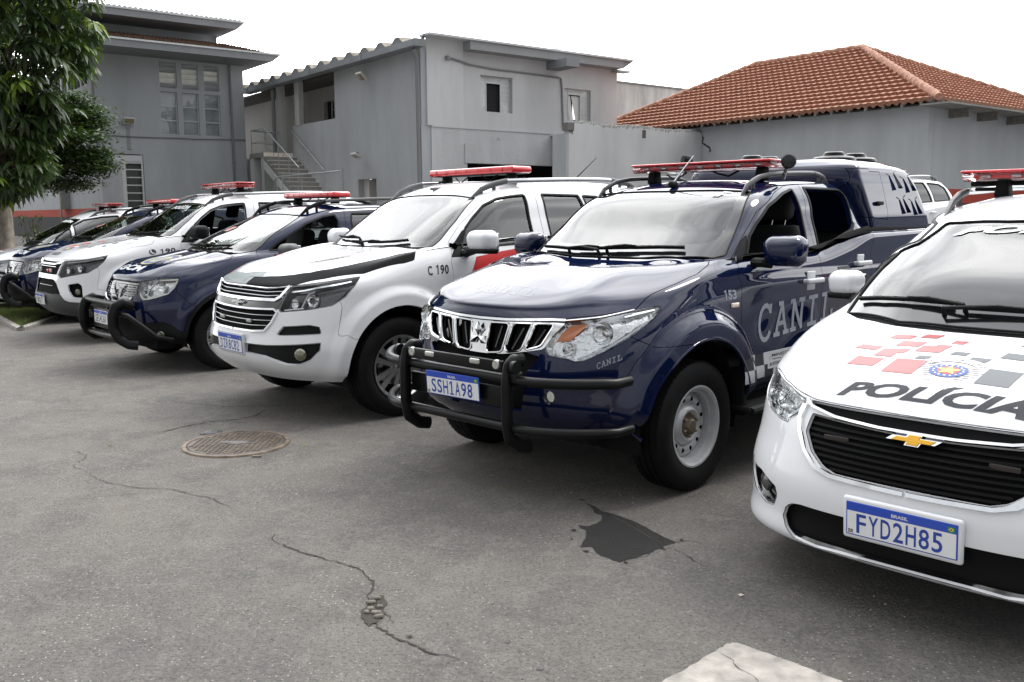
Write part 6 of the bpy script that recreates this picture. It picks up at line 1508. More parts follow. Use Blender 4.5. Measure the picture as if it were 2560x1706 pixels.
def stain_mat(n,c,rough,amt=.5):
    m=mat(n,c,rough,noise=.45,nscale=55,bump=.5,bscale=160,detail=6); P(m).inputs['Specular IOR Level'].default_value=amt; return m
ST=[(.391,4.727),(.422,4.611),(.422,4.561),(.458,4.524),(.451,4.452),(.414,4.394),(.373,4.361),(.328,4.373),(.332,4.328),(.357,4.305),(.354,4.229),(.334,4.156),(.313,4.075),(.363,4.075),(.384,3.987),(.427,3.93),(.47,3.883),(.516,3.919),(.577,3.956),(.641,4.012),(.702,4.08),(.768,4.129),(.728,4.192),(.688,4.267),(.648,4.357),(.611,4.426),(.571,4.474),(.516,4.547),(.464,4.585),(.432,4.674)]
def wet_mat():
    m=ASP.copy(); m.name='wet_asphalt'; nt=m.node_tree; b=P(m); src=b.inputs['Base Color'].links[0].from_socket
    v=nt.nodes.new('ShaderNodeVectorMath'); v.operation='MULTIPLY'; v.inputs[1].default_value=(.13,.13,.135); nt.links.new(src,v.inputs[0]); nt.links.new(v.outputs[0],b.inputs['Base Color']); b.inputs['Roughness'].default_value=.38; b.inputs['Specular IOR Level'].default_value=.55; return m
WET=wet_mat(); struct(blob('wet_stain',ST,.0020,WET,.004,5))
for (x,y,r) in ((.30,4.30,.012),(.335,4.02,.010),(.80,4.16,.008),(.372,4.78,.012),(.50,3.88,.009),(.28,4.18,.007),(.69,4.05,.010)):
    struct(blob('wet_stain',[(x+r*math.cos(a)*random.uniform(.7,1.4),y+r*1.5*math.sin(a)*random.uniform(.7,1.3)) for a in np.linspace(0,6.28,8)[:-1]],.0022,WET,.002,2))
for (x,y,r) in ((-.02,3.13,.012),(.02,3.06,.009),(.09,2.93,.013),(.11,2.91,.008)):
    struct(blob('oil_drip',[(x+r*math.cos(a)*random.uniform(.8,1.2),y+r*1.2*math.sin(a)) for a in np.linspace(0,6.28,9)[:-1]],.0020,stain_mat('oil_spot',(.075,.072,.07),.8,.3),.002,2))
# concrete corner slab
CON=mat('pale_concrete',(.29,.27,.245),.9,noise=.30,nscale=14,bump=.6,bscale=90,detail=9)
SL=[(.30,2.62),(.40,2.74),(.502,2.838),(.586,2.907),(.693,3.015),(.763,3.083),(.799,3.094),(.827,3.071),(.946,2.956),(1.024,2.871),(1.12,2.77),(1.6,2.2),(1.0,1.6)]
P_=[]
for i in range(len(SL)):
    a,b=SL[i],SL[(i+1)%len(SL)]
    for j in range(6): t=j/6; P_.append((a[0]+(b[0]-a[0])*t+random.uniform(-.004,.004),a[1]+(b[1]-a[1])*t+random.uniform(-.004,.004)))
n=len(P_); struct(mesh('concrete_slab',[(x,y,.012) for x,y in P_]+[(x,y,-.02) for x,y in P_],[tuple(range(n))]+[(i,(i+1)%n,(i+1)%n+n,i+n) for i in range(n)],CON))
V,F=crack([(.71,3.03),(.755,2.96),(.752,2.92),(.80,2.85),(.80,2.75)],.004,.006); o=mesh('slab_crack',[(a,b,.0135) for a,b,c in V],F,CRK); struct(o)
# pot hole with broken stones
t=thing('pothole','small broken pothole with loose stones at the bend of the long crack','pothole',(-.545,3.40,0))
V=[(.045*math.cos(a)*random.uniform(.7,1.25),.14*math.sin(a)*random.uniform(.8,1.1),.0045) for a in np.linspace(0,6.28,25)[:-1]]; mesh('broken_edge',V,[tuple(range(24))],mat('crumbled',(.036,.031,.026),.95,noise=.5,nscale=80),t)
for (x,y,a,b) in ((-.02,.06,.017,.010),(.012,-.035,.021,.011),(.028,-.068,.019,.010),(-.015,.0,.014,.012),(.02,.02,.012,.010),(-.025,-.03,.011,.01),(.0,.10,.013,.009)):
    m=MB(); m.rbox((x,y,.008),(a,b,.008),.007,n=2,M=Matrix.Rotation(random.uniform(-.6,.6),4,'Z')); m.build('stone',mat('stone_pale',(.15,.135,.115),.9,noise=.3,nscale=60),t,angle=50)
m=MB()
for i in range(26):
    x,y=random.gauss(-.01,.018),random.gauss(.045,.02); m.add([(x-.001,y,.004),(x+.001,y,.004),(x+random.uniform(-.008,.008),y+random.uniform(-.008,.008),random.uniform(.012,.022))],[(0,1,2)])
mo=m.build('moss_tuft',mat('moss',(.05,.065,.02),.9),t,smooth=False); mo['kind']='stuff'
# scattered grit
gm=MB()
for i in range(5200):
    y=2.6+5.2*random.random()**1.3; x=random.uniform(-.62,.52)*y; r=random.uniform(.0016,.0046)*(1 if random.random()<.93 else 1.9)
    a=random.random()*3; c,s_=math.cos(a)*r,math.sin(a)*r; hh=r*random.uniform(.5,.9)
    gm.add([(x+c,y+s_,0),(x-s_*.7,y+c*.7,0),(x-c,y-s_,0),(x+s_*.7,y-c*.7,0),(x+c*.2,y+s_*.2,hh)],[(0,1,4),(1,2,4),(2,3,4),(3,0,4)])
o=gm.build('grit',mat('grit_stone',(.24,.23,.215),.9,noise=.5,nscale=3),smooth=False); o['kind']='stuff'; o['label']='loose grit scattered over the asphalt'
# manhole cover
mc=thing('manhole_cover','round cast iron manhole cover set in the asphalt left of the white SUV','manhole cover',(-1.868,6.035,0))
IRON=mat('cast_iron',(.085,.072,.062),.55,metal=.25,noise=.45,nscale=9,bump=.2,bscale=60); IRON2=mat('iron_rusty',(.15,.115,.085),.7,noise=.5,nscale=14)
m=MB(); m.lathe([(.001,.355),(.012,.35),(.014,.325),(.006,.322)],n=72,axis='z'); m.build('frame_ring',IRON2,mc,angle=30)
m=MB(); m.lathe([(.004,.318),(.012,.315),(.012,.001)],n=72,axis='z'); pl=m.build('plate',IRON,mc,angle=30)
m=MB(); stp=.034
for i in range(-9,10):
    for j in range(-9,10):
        x,y=i*stp,j*stp
        if math.hypot(x,y)>.292 or (abs(x)<.12 and abs(y)<.055): continue
        mm=Matrix.Translation((x,y,.0145))@Matrix.Rotation(math.pi/4*(1 if (i+j)%2 else -1),4,'Z'); m.box((-.0125,-.004,-.0025),(.0125,.004,.0025),mm)
tr=m.build('tread_pattern',IRON2,pl,smooth=False); tr['kind']='stuff'
m=MB(); V,F=[],[]
cs=[(.05*math.sin(t_*.0)+.0,0) for t_ in range(1)]
pp=[(-.11,-.02),(-.05,.035),(.03,.04),(.10,.025),(.06,.0),(.11,-.03),(.02,-.045),(-.06,-.045),(-.02,-.01)]
m.add([(x,y,.0165) for x,y in pp]+[(x,y,.012) for x,y in pp],[tuple(range(9))]+[(i,(i+1)%9,(i+1)%9+9,i+9) for i in range(9)]); m.build('worn_emblem',mat('iron_polished',(.16,.15,.145),.45,metal=.3),pl,smooth=False)
m=MB(); m.box((-.34,.27,.0),(-.20,.335,.012)); m.box((-.335,.335,.0),(-.215,.372,.010)); m.build('hinge',DCHROME,mc,smooth=False)
m=MB(); m.box((.20,-.345,.0),(.255,-.315,.010)); m.build('latch',IRON2,mc,smooth=False)
# small leaves and a butt on the ground
lm=[(-1.40,5.99,.012,(.30,.27,.05)),(-2.72,6.02,.014,(.12,.12,.04)),(-.05,5.0,.012,(.20,.20,.05)),(.92,3.52,.012,(.40,.36,.30)),(-1.2,4.9,.008,(.4,.4,.38)),(-2.2,3.2,.012,(.05,.05,.03)),(-.38,3.17,.010,(.03,.025,.02))]
for i,(x,y,r,c) in enumerate(lm):
    a=random.random()*3; q=[(x+r*1.6*math.cos(a+t_)*(1 if k%2==0 else .45),y+r*math.sin(a+t_),.003+.004*(k%2)) for k,t_ in enumerate(np.linspace(0,6.28,7)[:-1])]
    o=mesh('fallen_leaf',q,[tuple(range(6))],mat('leaf_litter%d'%i,c,.8)); 
    tag(o,['tiny yellow leaf lying right of the manhole cover','tiny olive leaf lying left of the manhole cover','tiny yellowish leaf in front of the CANIL pickup','pale scrap lying right of the dark wet stain','tiny white chip on the asphalt in mid yard','small dark leaf at the lower left of the yard','small dark clod beside the crack below the pothole'][i],'litter')
# ---------------- facade helper ----------------
Uv=np.array([.794,.608]); Vv=np.array([-.608,.794])
def fr(P0,d,n):
    def f(s,o,z): return (P0[0]+d[0]*s+n[0]*o,P0[1]+d[1]*s+n[1]*o,z)
    return f
def wall(name,f,s0,s1,z0,z1,m,parent,holes=(),th=.2,o=0,top=None):
    S_=sorted({s0,s1,*[h[0] for h in holes],*[h[1] for h in holes]}); Z_=sorted({z0,z1,*[h[2] for h in holes],*[h[3] for h in holes]})
    S_=[s for s in S_ if s0<=s<=s1]; Z_=[z for z in Z_ if z0<=z<=z1]; V=[];K={};F=[]
    def vi(i,j,k):
        if (i,j,k) not in K:
            z=Z_[j] 
            if top and j==len(Z_)-1: z=top(S_[i])
            K[(i,j,k)]=len(V); V.append(f(S_[i],o-th*k,z))
        return K[(i,j,k)]
    def inh(i,j):
        if i<0 or j<0 or i>=len(S_)-1 or j>=len(Z_)-1: return True
        c=((S_[i]+S_[i+1])/2,(Z_[j]+Z_[j+1])/2); return any(h[0]<c[0]<h[1] and h[2]<c[1]<h[3] for h in holes)
    for i in range(len(S_)-1):
        for j in range(len(Z_)-1):
            if inh(i,j): continue
            F.append((vi(i,j,0),vi(i+1,j,0),vi(i+1,j+1,0),vi(i,j+1,0))); F.append((vi(i,j,1),vi(i,j+1,1),vi(i+1,j+1,1),vi(i+1,j,1)))
            if inh(i-1,j): F.append((vi(i,j,0),vi(i,j+1,0),vi(i,j+1,1),vi(i,j,1)))
            if inh(i+1,j): F.append((vi(i+1,j,0),vi(i+1,j,1),vi(i+1,j+1,1),vi(i+1,j+1,0)))
            if inh(i,j-1): F.append((vi(i,j,0),vi(i,j,1),vi(i+1,j,1),vi(i+1,j,0)))
            if inh(i,j+1): F.append((vi(i,j+1,0),vi(i+1,j+1,0),vi(i+1,j+1,1),vi(i,j+1,1)))
    return mesh(name,V,F,m,parent)
def fbox(mb,f,s0,s1,o0,o1,z0,z1):
    V=[f(s,o,z) for z in (z0,z1) for s,o in ((s0,o0),(s1,o0),(s1,o1),(s0,o1))]
    mb.add(V,[(0,3,2,1),(4,5,6,7),(0,1,5,4),(1,2,6,5),(2,3,7,6),(3,0,4,7)]); return mb
def fb(name,f,a,m,parent): return fbox(MB(),f,*a).build(name,m,parent,smooth=False)
def plaster(n,c,noise=.10,bump=.12,dirt=.25,rough=.85,bs=14):
    m=mat(n,c,rough,bump=bump,bscale=bs); nt=m.node_tree; b=P(m); N=nt.nodes.new; L=nt.links.new; tc=N('ShaderNodeTexCoord')
    mp=N('ShaderNodeMapping'); mp.inputs['Scale'].default_value=(1,1,.22); L(tc.outputs['Object'],mp.inputs[0])
    n1=N('ShaderNodeTexNoise'); n1.inputs['Scale'].default_value=1.6; n1.inputs['Detail'].default_value=8; n1.inputs['Roughness'].default_value=.65; L(mp.outputs[0],n1.inputs[0])
    n2=N('ShaderNodeTexNoise'); n2.inputs['Scale'].default_value=.7; n2.inputs['Detail'].default_value=3; L(tc.outputs['Object'],n2.inputs[0])
    r1=N('ShaderNodeMapRange'); r1.inputs[1].default_value=.35; r1.inputs[2].default_value=.75; r1.inputs[3].default_value=1+noise; r1.inputs[4].default_value=1-dirt*.6; L(n1.outputs[0],r1.inputs[0])
    r2=N('ShaderNodeMapRange'); r2.inputs[1].default_value=.3; r2.inputs[2].default_value=.7; r2.inputs[3].default_value=1-noise; r2.inputs[4].default_value=1+noise; L(n2.outputs[0],r2.inputs[0])
    q=N('ShaderNodeMath'); q.operation='MULTIPLY'; L(r1.outputs[0],q.inputs[0]); L(r2.outputs[0],q.inputs[1])
    v=N('ShaderNodeVectorMath'); v.operation='SCALE'; v.inputs[0].default_value=c; L(q.outputs[0],v.inputs['Scale']); L(v.outputs[0],b.inputs['Base Color']); return m
WG=plaster('wall_grey',(.38,.40,.42),.05,.12,0.21); WG2=plaster('wall_grey_dark',(.355,.372,.39),.06,.25,0.24); WL=plaster('wall_light',(.49,.495,.50),.05,.2,0.21); WL2=plaster('wall_light_rough',(.45,.458,.468),.07,.9,0.29,bs=26)
WK=plaster('wall_black',(.03,.03,.033),.05,.1,0.19); WR=plaster('band_red',(.36,.045,.025),.05,.1,.15); FAS=plaster('fascia_grey',(.20,.21,.222),.05,.1,.2); FASL=plaster('fascia_edge',(.50,.51,.52),.08,.1,.3); SOF=plaster('soffit',(.40,.39,.37),.05,.1,.3)
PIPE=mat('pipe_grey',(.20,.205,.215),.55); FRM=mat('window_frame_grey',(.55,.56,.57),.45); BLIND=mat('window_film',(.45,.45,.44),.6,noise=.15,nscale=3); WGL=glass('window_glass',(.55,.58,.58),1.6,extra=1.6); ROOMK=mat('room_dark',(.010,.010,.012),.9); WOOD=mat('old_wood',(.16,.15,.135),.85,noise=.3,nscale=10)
GALV=mat('galvanised',(.36,.38,.39),.4,metal=.5,noise=.15,nscale=6); TILE=mat('stair_tile',(.72,.66,.58),.5,noise=.08,nscale=5); CONC=plaster('old_concrete',(.22,.22,.21),.1,.6,.35,bs=30)
A1=np.array([-9.72,34.0]); nU=np.array([.608,-.794]); nV=-Uv
# ---------- building with flat eaves and six pane windows ----------
b1=thing('office_building','grey two-storey building with two broad flat eaves and three tall divided windows','building',(A1[0],A1[1],.6))
inv=Matrix.Translation((-A1[0],-A1[1],-.6))
def fix(root,before):
    # parts were built in world coordinates: keep them there under the moved root
    for o in list(root.children): o.location=(o.location.x-root.location.x,o.location.y-root.location.y,o.location.z-root.location.z)
f1=fr(A1,Uv,nU)
ups=[(-2.91,-2.32,5.90,6.75),(-2.15,-1.575,5.90,6.75),(-1.375,-.83,5.90,6.75)]; los=[(-2.92,-2.33,4.33,5.77),(-2.155,-1.59,4.33,5.77),(-1.38,-.83,4.33,5.77)]
wall('wall',f1,-5.02,.06,-.5,6.9,WG,b1,holes=ups+los+[(-4.58,-3.59,.6,3.61)],th=.22)
corner=A1+Uv*(-5.02); f1s=fr(corner,Vv,nV)
sidew=[(.9+i*1.0,1.65+i*1.0,z0,z1) for i in range(7) for z0,z1 in ((5.95,6.75),(4.35,5.72))]
wall('wall',f1s,.224,24,3.3,6.9,WG2,b1,holes=sidew,th=.22)
fb('corner_column',f1s,(.0,.16,.0,.06,3.3,6.9),FAS,b1)
fb('side_wall_base',f1s,(.0,24,-.25,.0,1.80,3.3),WG2,b1); fb('red_band',f1s,(.0,24,-.25,.004,1.51,1.80),WR,b1); fb('black_dado',f1s,(.0,24,-.25,.0,-.5,1.51),WK,b1)
fb('buttress',f1s,(4.6,5.6,.0,.35,1.80,3.3),WG2,b1)
for i,h in enumerate(sidew):
    k=thing; w_=fb('window',f1s,(h[0],h[1],-.20,-.18,h[2],h[3]),ROOMK,b1); mb=MB()
    for s in (h[0]+.02,h[1]-.02): fbox(mb,f1s,s-.02,s+.02,-.12,-.08,h[2],h[3])
    fbox(mb,f1s,h[0]+.04,h[1]-.04,-.12,-.08,h[2],h[2]+.04); fbox(mb,f1s,h[0]+.04,h[1]-.04,-.12,-.08,h[3]-.04,h[3]); mb.build('frame',FRM,w_,smooth=False)
for i,h in enumerate(ups):
    w_=fb('window',f1,(h[0],h[1],-.20,-.18,h[2],h[3]),mat('dim_room',(.10,.105,.10),.8),b1); mb=MB(); n=5
    for k in range(n):
        z0=h[2]+(h[3]-h[2])*k/n; z1=h[2]+(h[3]-h[2])*(k+1)/n; a=[f1(h[0]+.03,-.13,z0+.012),f1(h[1]-.03,-.13,z0+.012),f1(h[1]-.03,-.07,z1-.008),f1(h[0]+.03,-.07,z1-.008)]; mm=mat('louvre_sky_bright',(.85,.85,.78),.35,noise=.1,nscale=4) if k in ((1,2,3) if i==1 else (1,2) if i==0 else (2,3)) else mat('louvre_grey',(.30,.32,.33),.25,coat=1)  # white slats brightened in colour to stand for reflected sky
        mesh('glass_louvre',a,[(0,1,2,3)],mm,w_)
        if k: fbox(mb,f1,h[0]+.03,h[1]-.03,-.085,-.065,z0-.010,z0+.006)
    fbox(mb,f1,h[0],h[0]+.03,-.16,-.06,h[2],h[3]); fbox(mb,f1,h[1]-.03,h[1],-.16,-.06,h[2],h[3]); mb.build('frame',FRM,w_,smooth=False)
for i,h in enumerate(los):
    w_=fb('window',f1,(h[0],h[1],-.21,-.19,h[2],h[3]),mat('curtain_sky_bright',(.75,.76,.77),.8,noise=.25,nscale=2),b1); mb=MB(); n=3  # curtain colour raised to stand for the sky reflected in the panes
    fb('pane',f1,(h[0]+.03,h[1]-.03,-.115,-.105,h[2]+.03,h[3]-.03),glass('pane_glass',(.85,.87,.87),1.5,extra=1.6),w_)
    for k in range(n+1): z0=h[2]+(h[3]-h[2])*k/n; fbox(mb,f1,h[0]+.03,h[1]-.03,-.13,-.09,max(h[2],z0-.016),min(h[3],z0+.016))
    fbox(mb,f1,h[0],h[0]+.03,-.14,-.08,h[2],h[3]); fbox(mb,f1,h[1]-.03,h[1],-.14,-.08,h[2],h[3]); mb.build('frame',FRM,w_,smooth=False)
# eaves
def slab_eave(name,f,s0,s1,o0,o1,z0,z1,cut,parent,edge):
    # flat slab with chamfered right end (soffit rises towards the tip)
    V=[f(s0,o0,z0),f(s1-cut,o0,z0),f(s1-cut,o1,z0),f(s0,o1,z0),f(s0,o0,z1),f(s1,o0,z1),f(s1,o1,z1),f(s0,o1,z1)]
    mesh(name,V,[(0,3,2,1),(4,5,6,7),(0,1,5,4),(1,2,6,5),(2,3,7,6),(3,0,4,7)],FAS,parent)
    fb(edge,f,(s0,s1+.02,min(o0,o1)-.0,max(o0,o1)+.03,z1+.002,z1+.06),FASL,parent)
slab_eave('lower_eave',f1,-5.9,.80,-3.2,1.6,6.86,7.08,.28,b1,'lower_eave_edge')
slab_eave('upper_eave',f1,-7.9,-.05,-3.4,.55,8.02,8.24,.24,b1,'upper_eave_edge')
wall('upper_wall',f1,-7.5,-.45,6.9,8.02,WG2,b1,th=.2,o=-1.05)
f1r=fr(A1+Uv*.06,-nU,Uv)      # right end wall
wall('end_wall',f1r,.224,6,-.5,6.9,WG,b1,th=.2)
f1u=fr(A1+Uv*(-.45)-nU*1.05,-nU,Uv); wall('upper_end_wall',f1u,0,3,6.9,8.02,WG2,b1,th=.2)
mb=MB(); 
for i in range(46):
    s=-7.7+i*.168; mb.tube([f1(s,.45,8.325),f1(s,-3.2,8.62)],.055,8)
mb.build('upper_roof_sheet',GALV,b1); 
# mossy tiles on the lower eave
rt=MB(); rows=7; V=[];F=[]; nc=150
for r in range(rows):
    for e in (0,1):
        for i in range(nc+1):
            s=-5.7+ (6.1-.10*r)*i/nc+ .0; oo=1.30-.30*r-.33*e; z=7.16+.075*r+.05*(1-e)*1+.02*math.sin(i*1.9)+.03*RNG.random()*(1-e); V.append(f1(s,oo,z))
for r in range(rows*2-1):
    for i in range(nc): a=r*(nc+1)+i; F.append((a,a+1,a+nc+2,a+nc+1))
MOSS=mat('mossy_tiles',(.105,.062,.045),.95,noise=.8,nscale=22,bump=.8,bscale=40); mesh('mossy_tiles',V,F,MOSS,b1)
# pipes, lamp, sign, louvre door
mb=MB(); mb.tube([f1(-.44,.06,6.85),f1(-.44,.06,.6)],.045,10); dp=mb.build('downpipe',PIPE,b1); mb=MB()
for z in (3.42,5.2): mb.lathe([(-.03,.055),(.03,.055)],n=12,axis='z',c=f1(-.44,.06,z))
mb.build('pipe_collar',PIPE,dp)
mb=MB(); mb.tube([f1(-4.85,.03,3.44),f1(-4.87,.03,4.17),f1(-4.82,.03,4.20),f1(-3.5,.03,4.19),f1(-2.2,.03,4.215),f1(-1.9,.03,4.20),f1(-.9,.03,4.235),f1(.03,.03,4.25)],.018,8); mb.build('conduit',FAS,b1)
def flood(root,f,s,o,z,w_,h_,tilt,label=None,mt=FRM,back=True):
    q=MB(); M=Matrix.Identity(4)
    c=Vector(f(s,o,z)); nx=Vector((f(0,1,0)[0]-f(0,0,0)[0],f(0,1,0)[1]-f(0,0,0)[1],0)); sx=Vector((f(1,0,0)[0]-f(0,0,0)[0],f(1,0,0)[1]-f(0,0,0)[1],0)); up=Vector((0,0,1)); nn=(nx*math.cos(tilt)-up*math.sin(tilt)); uu=(up*math.cos(tilt)+nx*math.sin(tilt))
    M=Matrix((sx,nn,uu)).transposed().to_4x4(); M.translation=c
    q.rbox((0,0,0),(w_/2,.04,h_/2),.02,n=2); ob=q.build('floodlight',mt,root,angle=40); ob.matrix_local=M
    g_=MB(); g_.rbox((0,.042,0),(w_*.42,.003,h_*.36),.002,n=1); g_.build('lamp_glass',mat('lamp_amber',(.20,.15,.09),.2,coat=1),ob)
    g_=MB(); g_.box((-w_*.1,-.10,-.03),(w_*.1,-.02,.03)); g_.build('lamp_bracket',TRIM,ob); return ob
flood(b1,f1,-4.02,.16,4.70,.36,.24,.35)
fb('lamp_stain',f1,(-4.10,-3.97,.0,.003,3.74,4.50),plaster('pale_patch',(.25,.26,.265),.05,.1,.1),b1)
sg=fb('sign_plate',f1,(-4.27,-3.93,.0,.01,3.645,3.72),mat('sign_grey',(.33,.34,.36),.4),b1)
V=[];F=[]
for p in fit(text_polys('PRÉDIO A',1,.02),[(-4.24,3.66),(-3.96,3.66),(-3.96,3.705),(-4.24,3.705)]):
    pass
dr=fb('louvre_door',f1,(-4.58,-3.59,-.2,-.18,.6,3.61),mat('dim_room'),b1); mb=MB()
for k in range(11):
    z=.72+k*.262; fbox(mb,f1,-4.54,-3.66,-.10,-.04,z,z+.035)
fbox(mb,f1,-4.58,-4.54,-.14,-.04,.6,3.61); fbox(mb,f1,-3.66,-3.60,-.14,-.04,.6,3.61); fbox(mb,f1,-4.54,-3.66,-.12,-.04,3.30,3.58); mb.build('louvre_frame',FRM,dr,smooth=False)
fb('wing_wall',f1,(-5.10,-4.45,.0,.55,-.5,3.34),WG2,b1); fb('wing_wall_end',f1,(-4.45,-4.33,.0,.55,-.5,3.36),WL,b1)
fix(b1,None)
pl=MB(); pp=f1s(3.7,.5,0); pl.tube([(pp[0],pp[1],.4),(pp[0]-.02,pp[1],3.2)],.035,8); tag(pl.build('post',mat('post_paint',(.42,.43,.36),.6,noise=.3,nscale=3)),'thin pale pole standing before the red banded wall','post')
# ---------- building with outside stair ----------
C2=np.array([-2.48,26.0]); b2=thing('annex_building','grey two-storey annex with outside stair, upper veranda and ribbed cement roof','building',(C2[0],C2[1],.6))
f2=fr(C2,Vv,nV); f2u=fr(C2,Uv,nU)
wall('side_wall',f2,0,17,-.5,6.1,WG2,b2,holes=[(5.22,8.5,4.61,6.1),(8.5,16.6,3.70,6.1),(2.64,3.79,.6,2.62)],th=.2)
w1=(2.03,3.19,4.50,5.50); w2=(5.22,6.33,4.43,5.40)
wall('front_wall',f2u,.202,7.48,4.0,6.2,WL,b2,holes=[w1,w2],th=.2); wall('front_wall_lower',f2u,.30,7.48,-.5,4.0,WL2,b2,holes=[(1.51,5.14,.3,3.0)],th=.24,o=.03)
fb('corner_pier',f2u,(.17,1.39,.0,.05,4.0,6.46),plaster('wall_bright',(.52,.525,.53),.04,.15,0.17),b2); fb('corner_infill',f2u,(-.02,.32,-.2,.006,-.5,4.0),WG2,b2)
fb('ledge',f2u,(.32,4.65,.03,.05,3.965,4.0),WL,b2); fb('plaster_step',f2u,(1.42,4.62,.03,.055,3.0,3.55),WL2,b2); fb('plaster_patch',f2u,(2.62,2.70,.03,.05,3.72,3.79),WL,b2)
# deep dark garage behind the opening
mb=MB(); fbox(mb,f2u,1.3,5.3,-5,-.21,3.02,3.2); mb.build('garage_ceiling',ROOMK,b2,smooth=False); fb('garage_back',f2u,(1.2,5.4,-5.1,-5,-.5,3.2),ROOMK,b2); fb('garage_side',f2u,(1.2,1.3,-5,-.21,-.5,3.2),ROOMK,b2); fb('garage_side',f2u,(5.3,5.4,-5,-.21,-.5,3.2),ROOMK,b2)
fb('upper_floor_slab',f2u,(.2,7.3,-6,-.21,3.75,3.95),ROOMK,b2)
# front roof edge
fas=fb('roof_fascia',f2u,(1.39,7.35,.0,.42,6.12,6.36),plaster('fascia_mid',(.27,.277,.285),.05,.1,.15),b2); fb('roof_edge',f2u,(.0,7.75,-.05,.48,6.362,6.42),FASL,b2)
V=[f2u(7.35,.0,6.12),f2u(7.35,.42,6.12),f2u(7.75,.42,6.36),f2u(7.75,.0,6.36)]; mesh('fascia_return',V+[f2u(7.35,.0,6.36),f2u(7.35,.42,6.36)],[(0,1,2,3),(1,5,2),(0,3,4)],FAS,b2)
fb('beam_end',f2u,(4.50,5.0,.0,.95,5.88,6.115),FAS,b2); fb('gutter_stub',f2u,(7.2,7.75,.0,.35,6.03,6.08),GALV,b2)
V=[f2u(-.10,.30,5.95),f2u(.17,.30,6.44),f2u(.0,.30,6.44)]; 
mesh('gable_flashing',[f2u(-.30,.25,6.10),f2u(.0,.25,6.42),f2u(.17,.06,6.42),f2u(-.06,.06,6.10)],[(0,1,2,3)],FAS,b2)
def grid_window(f,h,root,dark=True,curt=False):
    s0,s1,z0,z1=h; w_=fb('window',f,(s0,s1,-.19,-.17,z0,z1),ROOMK if dark else mat('bright_room',(.5,.5,.5),.8),root); mb=MB(); W=s1-s0; c0,c1=s0+W*.21,s0+W*.67
    for k in range(7): z=z0+(z1-z0)*.80*k/6; fbox(mb,f,s0+.02,c0,-.11,-.08,z-.008,z+.008); fbox(mb,f,c1,s1-.05,-.11,-.08,z-.008,z+.008)
    for s in (s0+.015,c0,c1,s1-.10,s1-.035): fbox(mb,f,s-.014,s+.014,-.115,-.075,z0,z1-.02)
    fbox(mb,f,c0,c1,-.115,-.075,z0+(z1-z0)*.82,z0+(z1-z0)*.86); fbox(mb,f,s0,s1,-.115,-.075,z1-.03,z1)
    mb.build('frame',mat('frame_white',(.55,.56,.56),.45),w_,smooth=False)
    PB=mat('frosted_pane',(.50,.52,.52),.3,noise=.25,nscale=2.5)
    fb('pane',f,(s0+.02,c0,-.10,-.09,z0,z1),PB,w_); fb('pane',f,(c1,s1-.11,-.10,-.09,z0,z1),PB,w_); fb('pane',f,(c0+.015,c1-.015,-.10,-.09,z0+(z1-z0)*.86,z1-.03),PB,w_)
    if curt:
        cm_=mat('curtain_white',(.62,.62,.60),.8); a=c0; b=c1
        mesh('curtain',[f(a+.10,-.14,z0),f(a+.26,-.14,z0),f(a+.12,-.14,z1-.2),f(a+.02,-.14,z1-.2)],[(0,1,2,3)],cm_,w_); mesh('curtain',[f(a+.36,-.14,z0),f(b,-.14,z0),f(b,-.14,z1-.2),f(a+.16,-.14,z1-.2)],[(0,1,2,3)],cm_,w_)
        fb('far_window',f,(a+.24,a+.36,-.165,-.155,z0+.05,z0+(z1-z0)*.7),mat('far_daylight',(.8,.8,.8),.8,emit=(1,1,1,.9)),w_)  # glowing panel stands in for daylight from a far window
grid_window(f2u,w1,b2); grid_window(f2u,w2,b2,curt=True)
fb('window_shade',f2u,(w1[0],w1[1],-.02,.02,w1[3],w1[3]+.02),FAS,b2)
mb=MB(); mb.tube([f2u(.85,.10,5.88),f2u(.95,.10,5.87),f2u(1.40,.09,5.80),f2u(1.6,.03,5.77),f2u(2.4,.03,5.72),f2u(3.6,.03,5.71),f2u(4.95,.03,5.69),f2u(5.06,.03,5.66),f2u(5.10,.03,5.4),f2u(5.16,.03,4.2)],.028,8); cd2=mb.build('conduit',PIPE,b2); mb=MB(); mb.lathe([(-.06,.03),(-.05,.06),(.05,.06),(.06,.03)],n=12,axis='z',c=f2u(.83,.10,5.87)); mb.build('conduit_cap',PIPE,cd2)
# corrugated corner roof and stub
mb=MB(); V=[];F=[]
for i in range(33):
    s=4.62+.56*i/32; z=3.86+.035*math.cos(i/32*2*math.pi*4); V+=[f2u(s,.0,z+.02),f2u(s,.75,z)]
for i in range(32): F.append((2*i,2*i+2,2*i+3,2*i+1))
mesh('corrugated_awning',V,F,GALV,b2); fb('awning_pier',f2u,(4.70,5.14,.05,.55,2.98,3.80),WG2,b2)
# downpipe on the corner, gutter, ribbed roof
mb=MB(); mb.tube([f2(-.05,.25,6.02),f2(-.02,.18,5.90),f2(.05,.09,5.75),f2(.03,.08,.6)],.055,10); mb.build('downpipe',PIPE,b2)
gm_=MB(); fbox(gm_,f2,-.35,12.0,.06,.42,6.05,6.22); gu=gm_.build('gutter',mat('gutter_paint',(.20,.215,.235),.5,noise=.15,nscale=2),b2,smooth=False)
mb=MB(); 
for s in (2.6,6.1,9.0,11.4): fb('gutter_joint',f2,(s,s+.03,.05,.435,6.04,6.235),FAS,gu); fb('gutter_end',f2,(-.38,-.351,.05,.435,6.04,6.24),GALV,gu)
V=[];F=[];np_=13; prof=[(0,.0),(.10,.0),(.28,.20),(.42,.20),(.60,.0)]
pt_=[]
for k in range(np_):
    for (a,b_) in prof: pt_.append((.15+k*.955+a*1.45,b_*1.0))
pt_=[p for p in pt_ if p[0]<13.0]
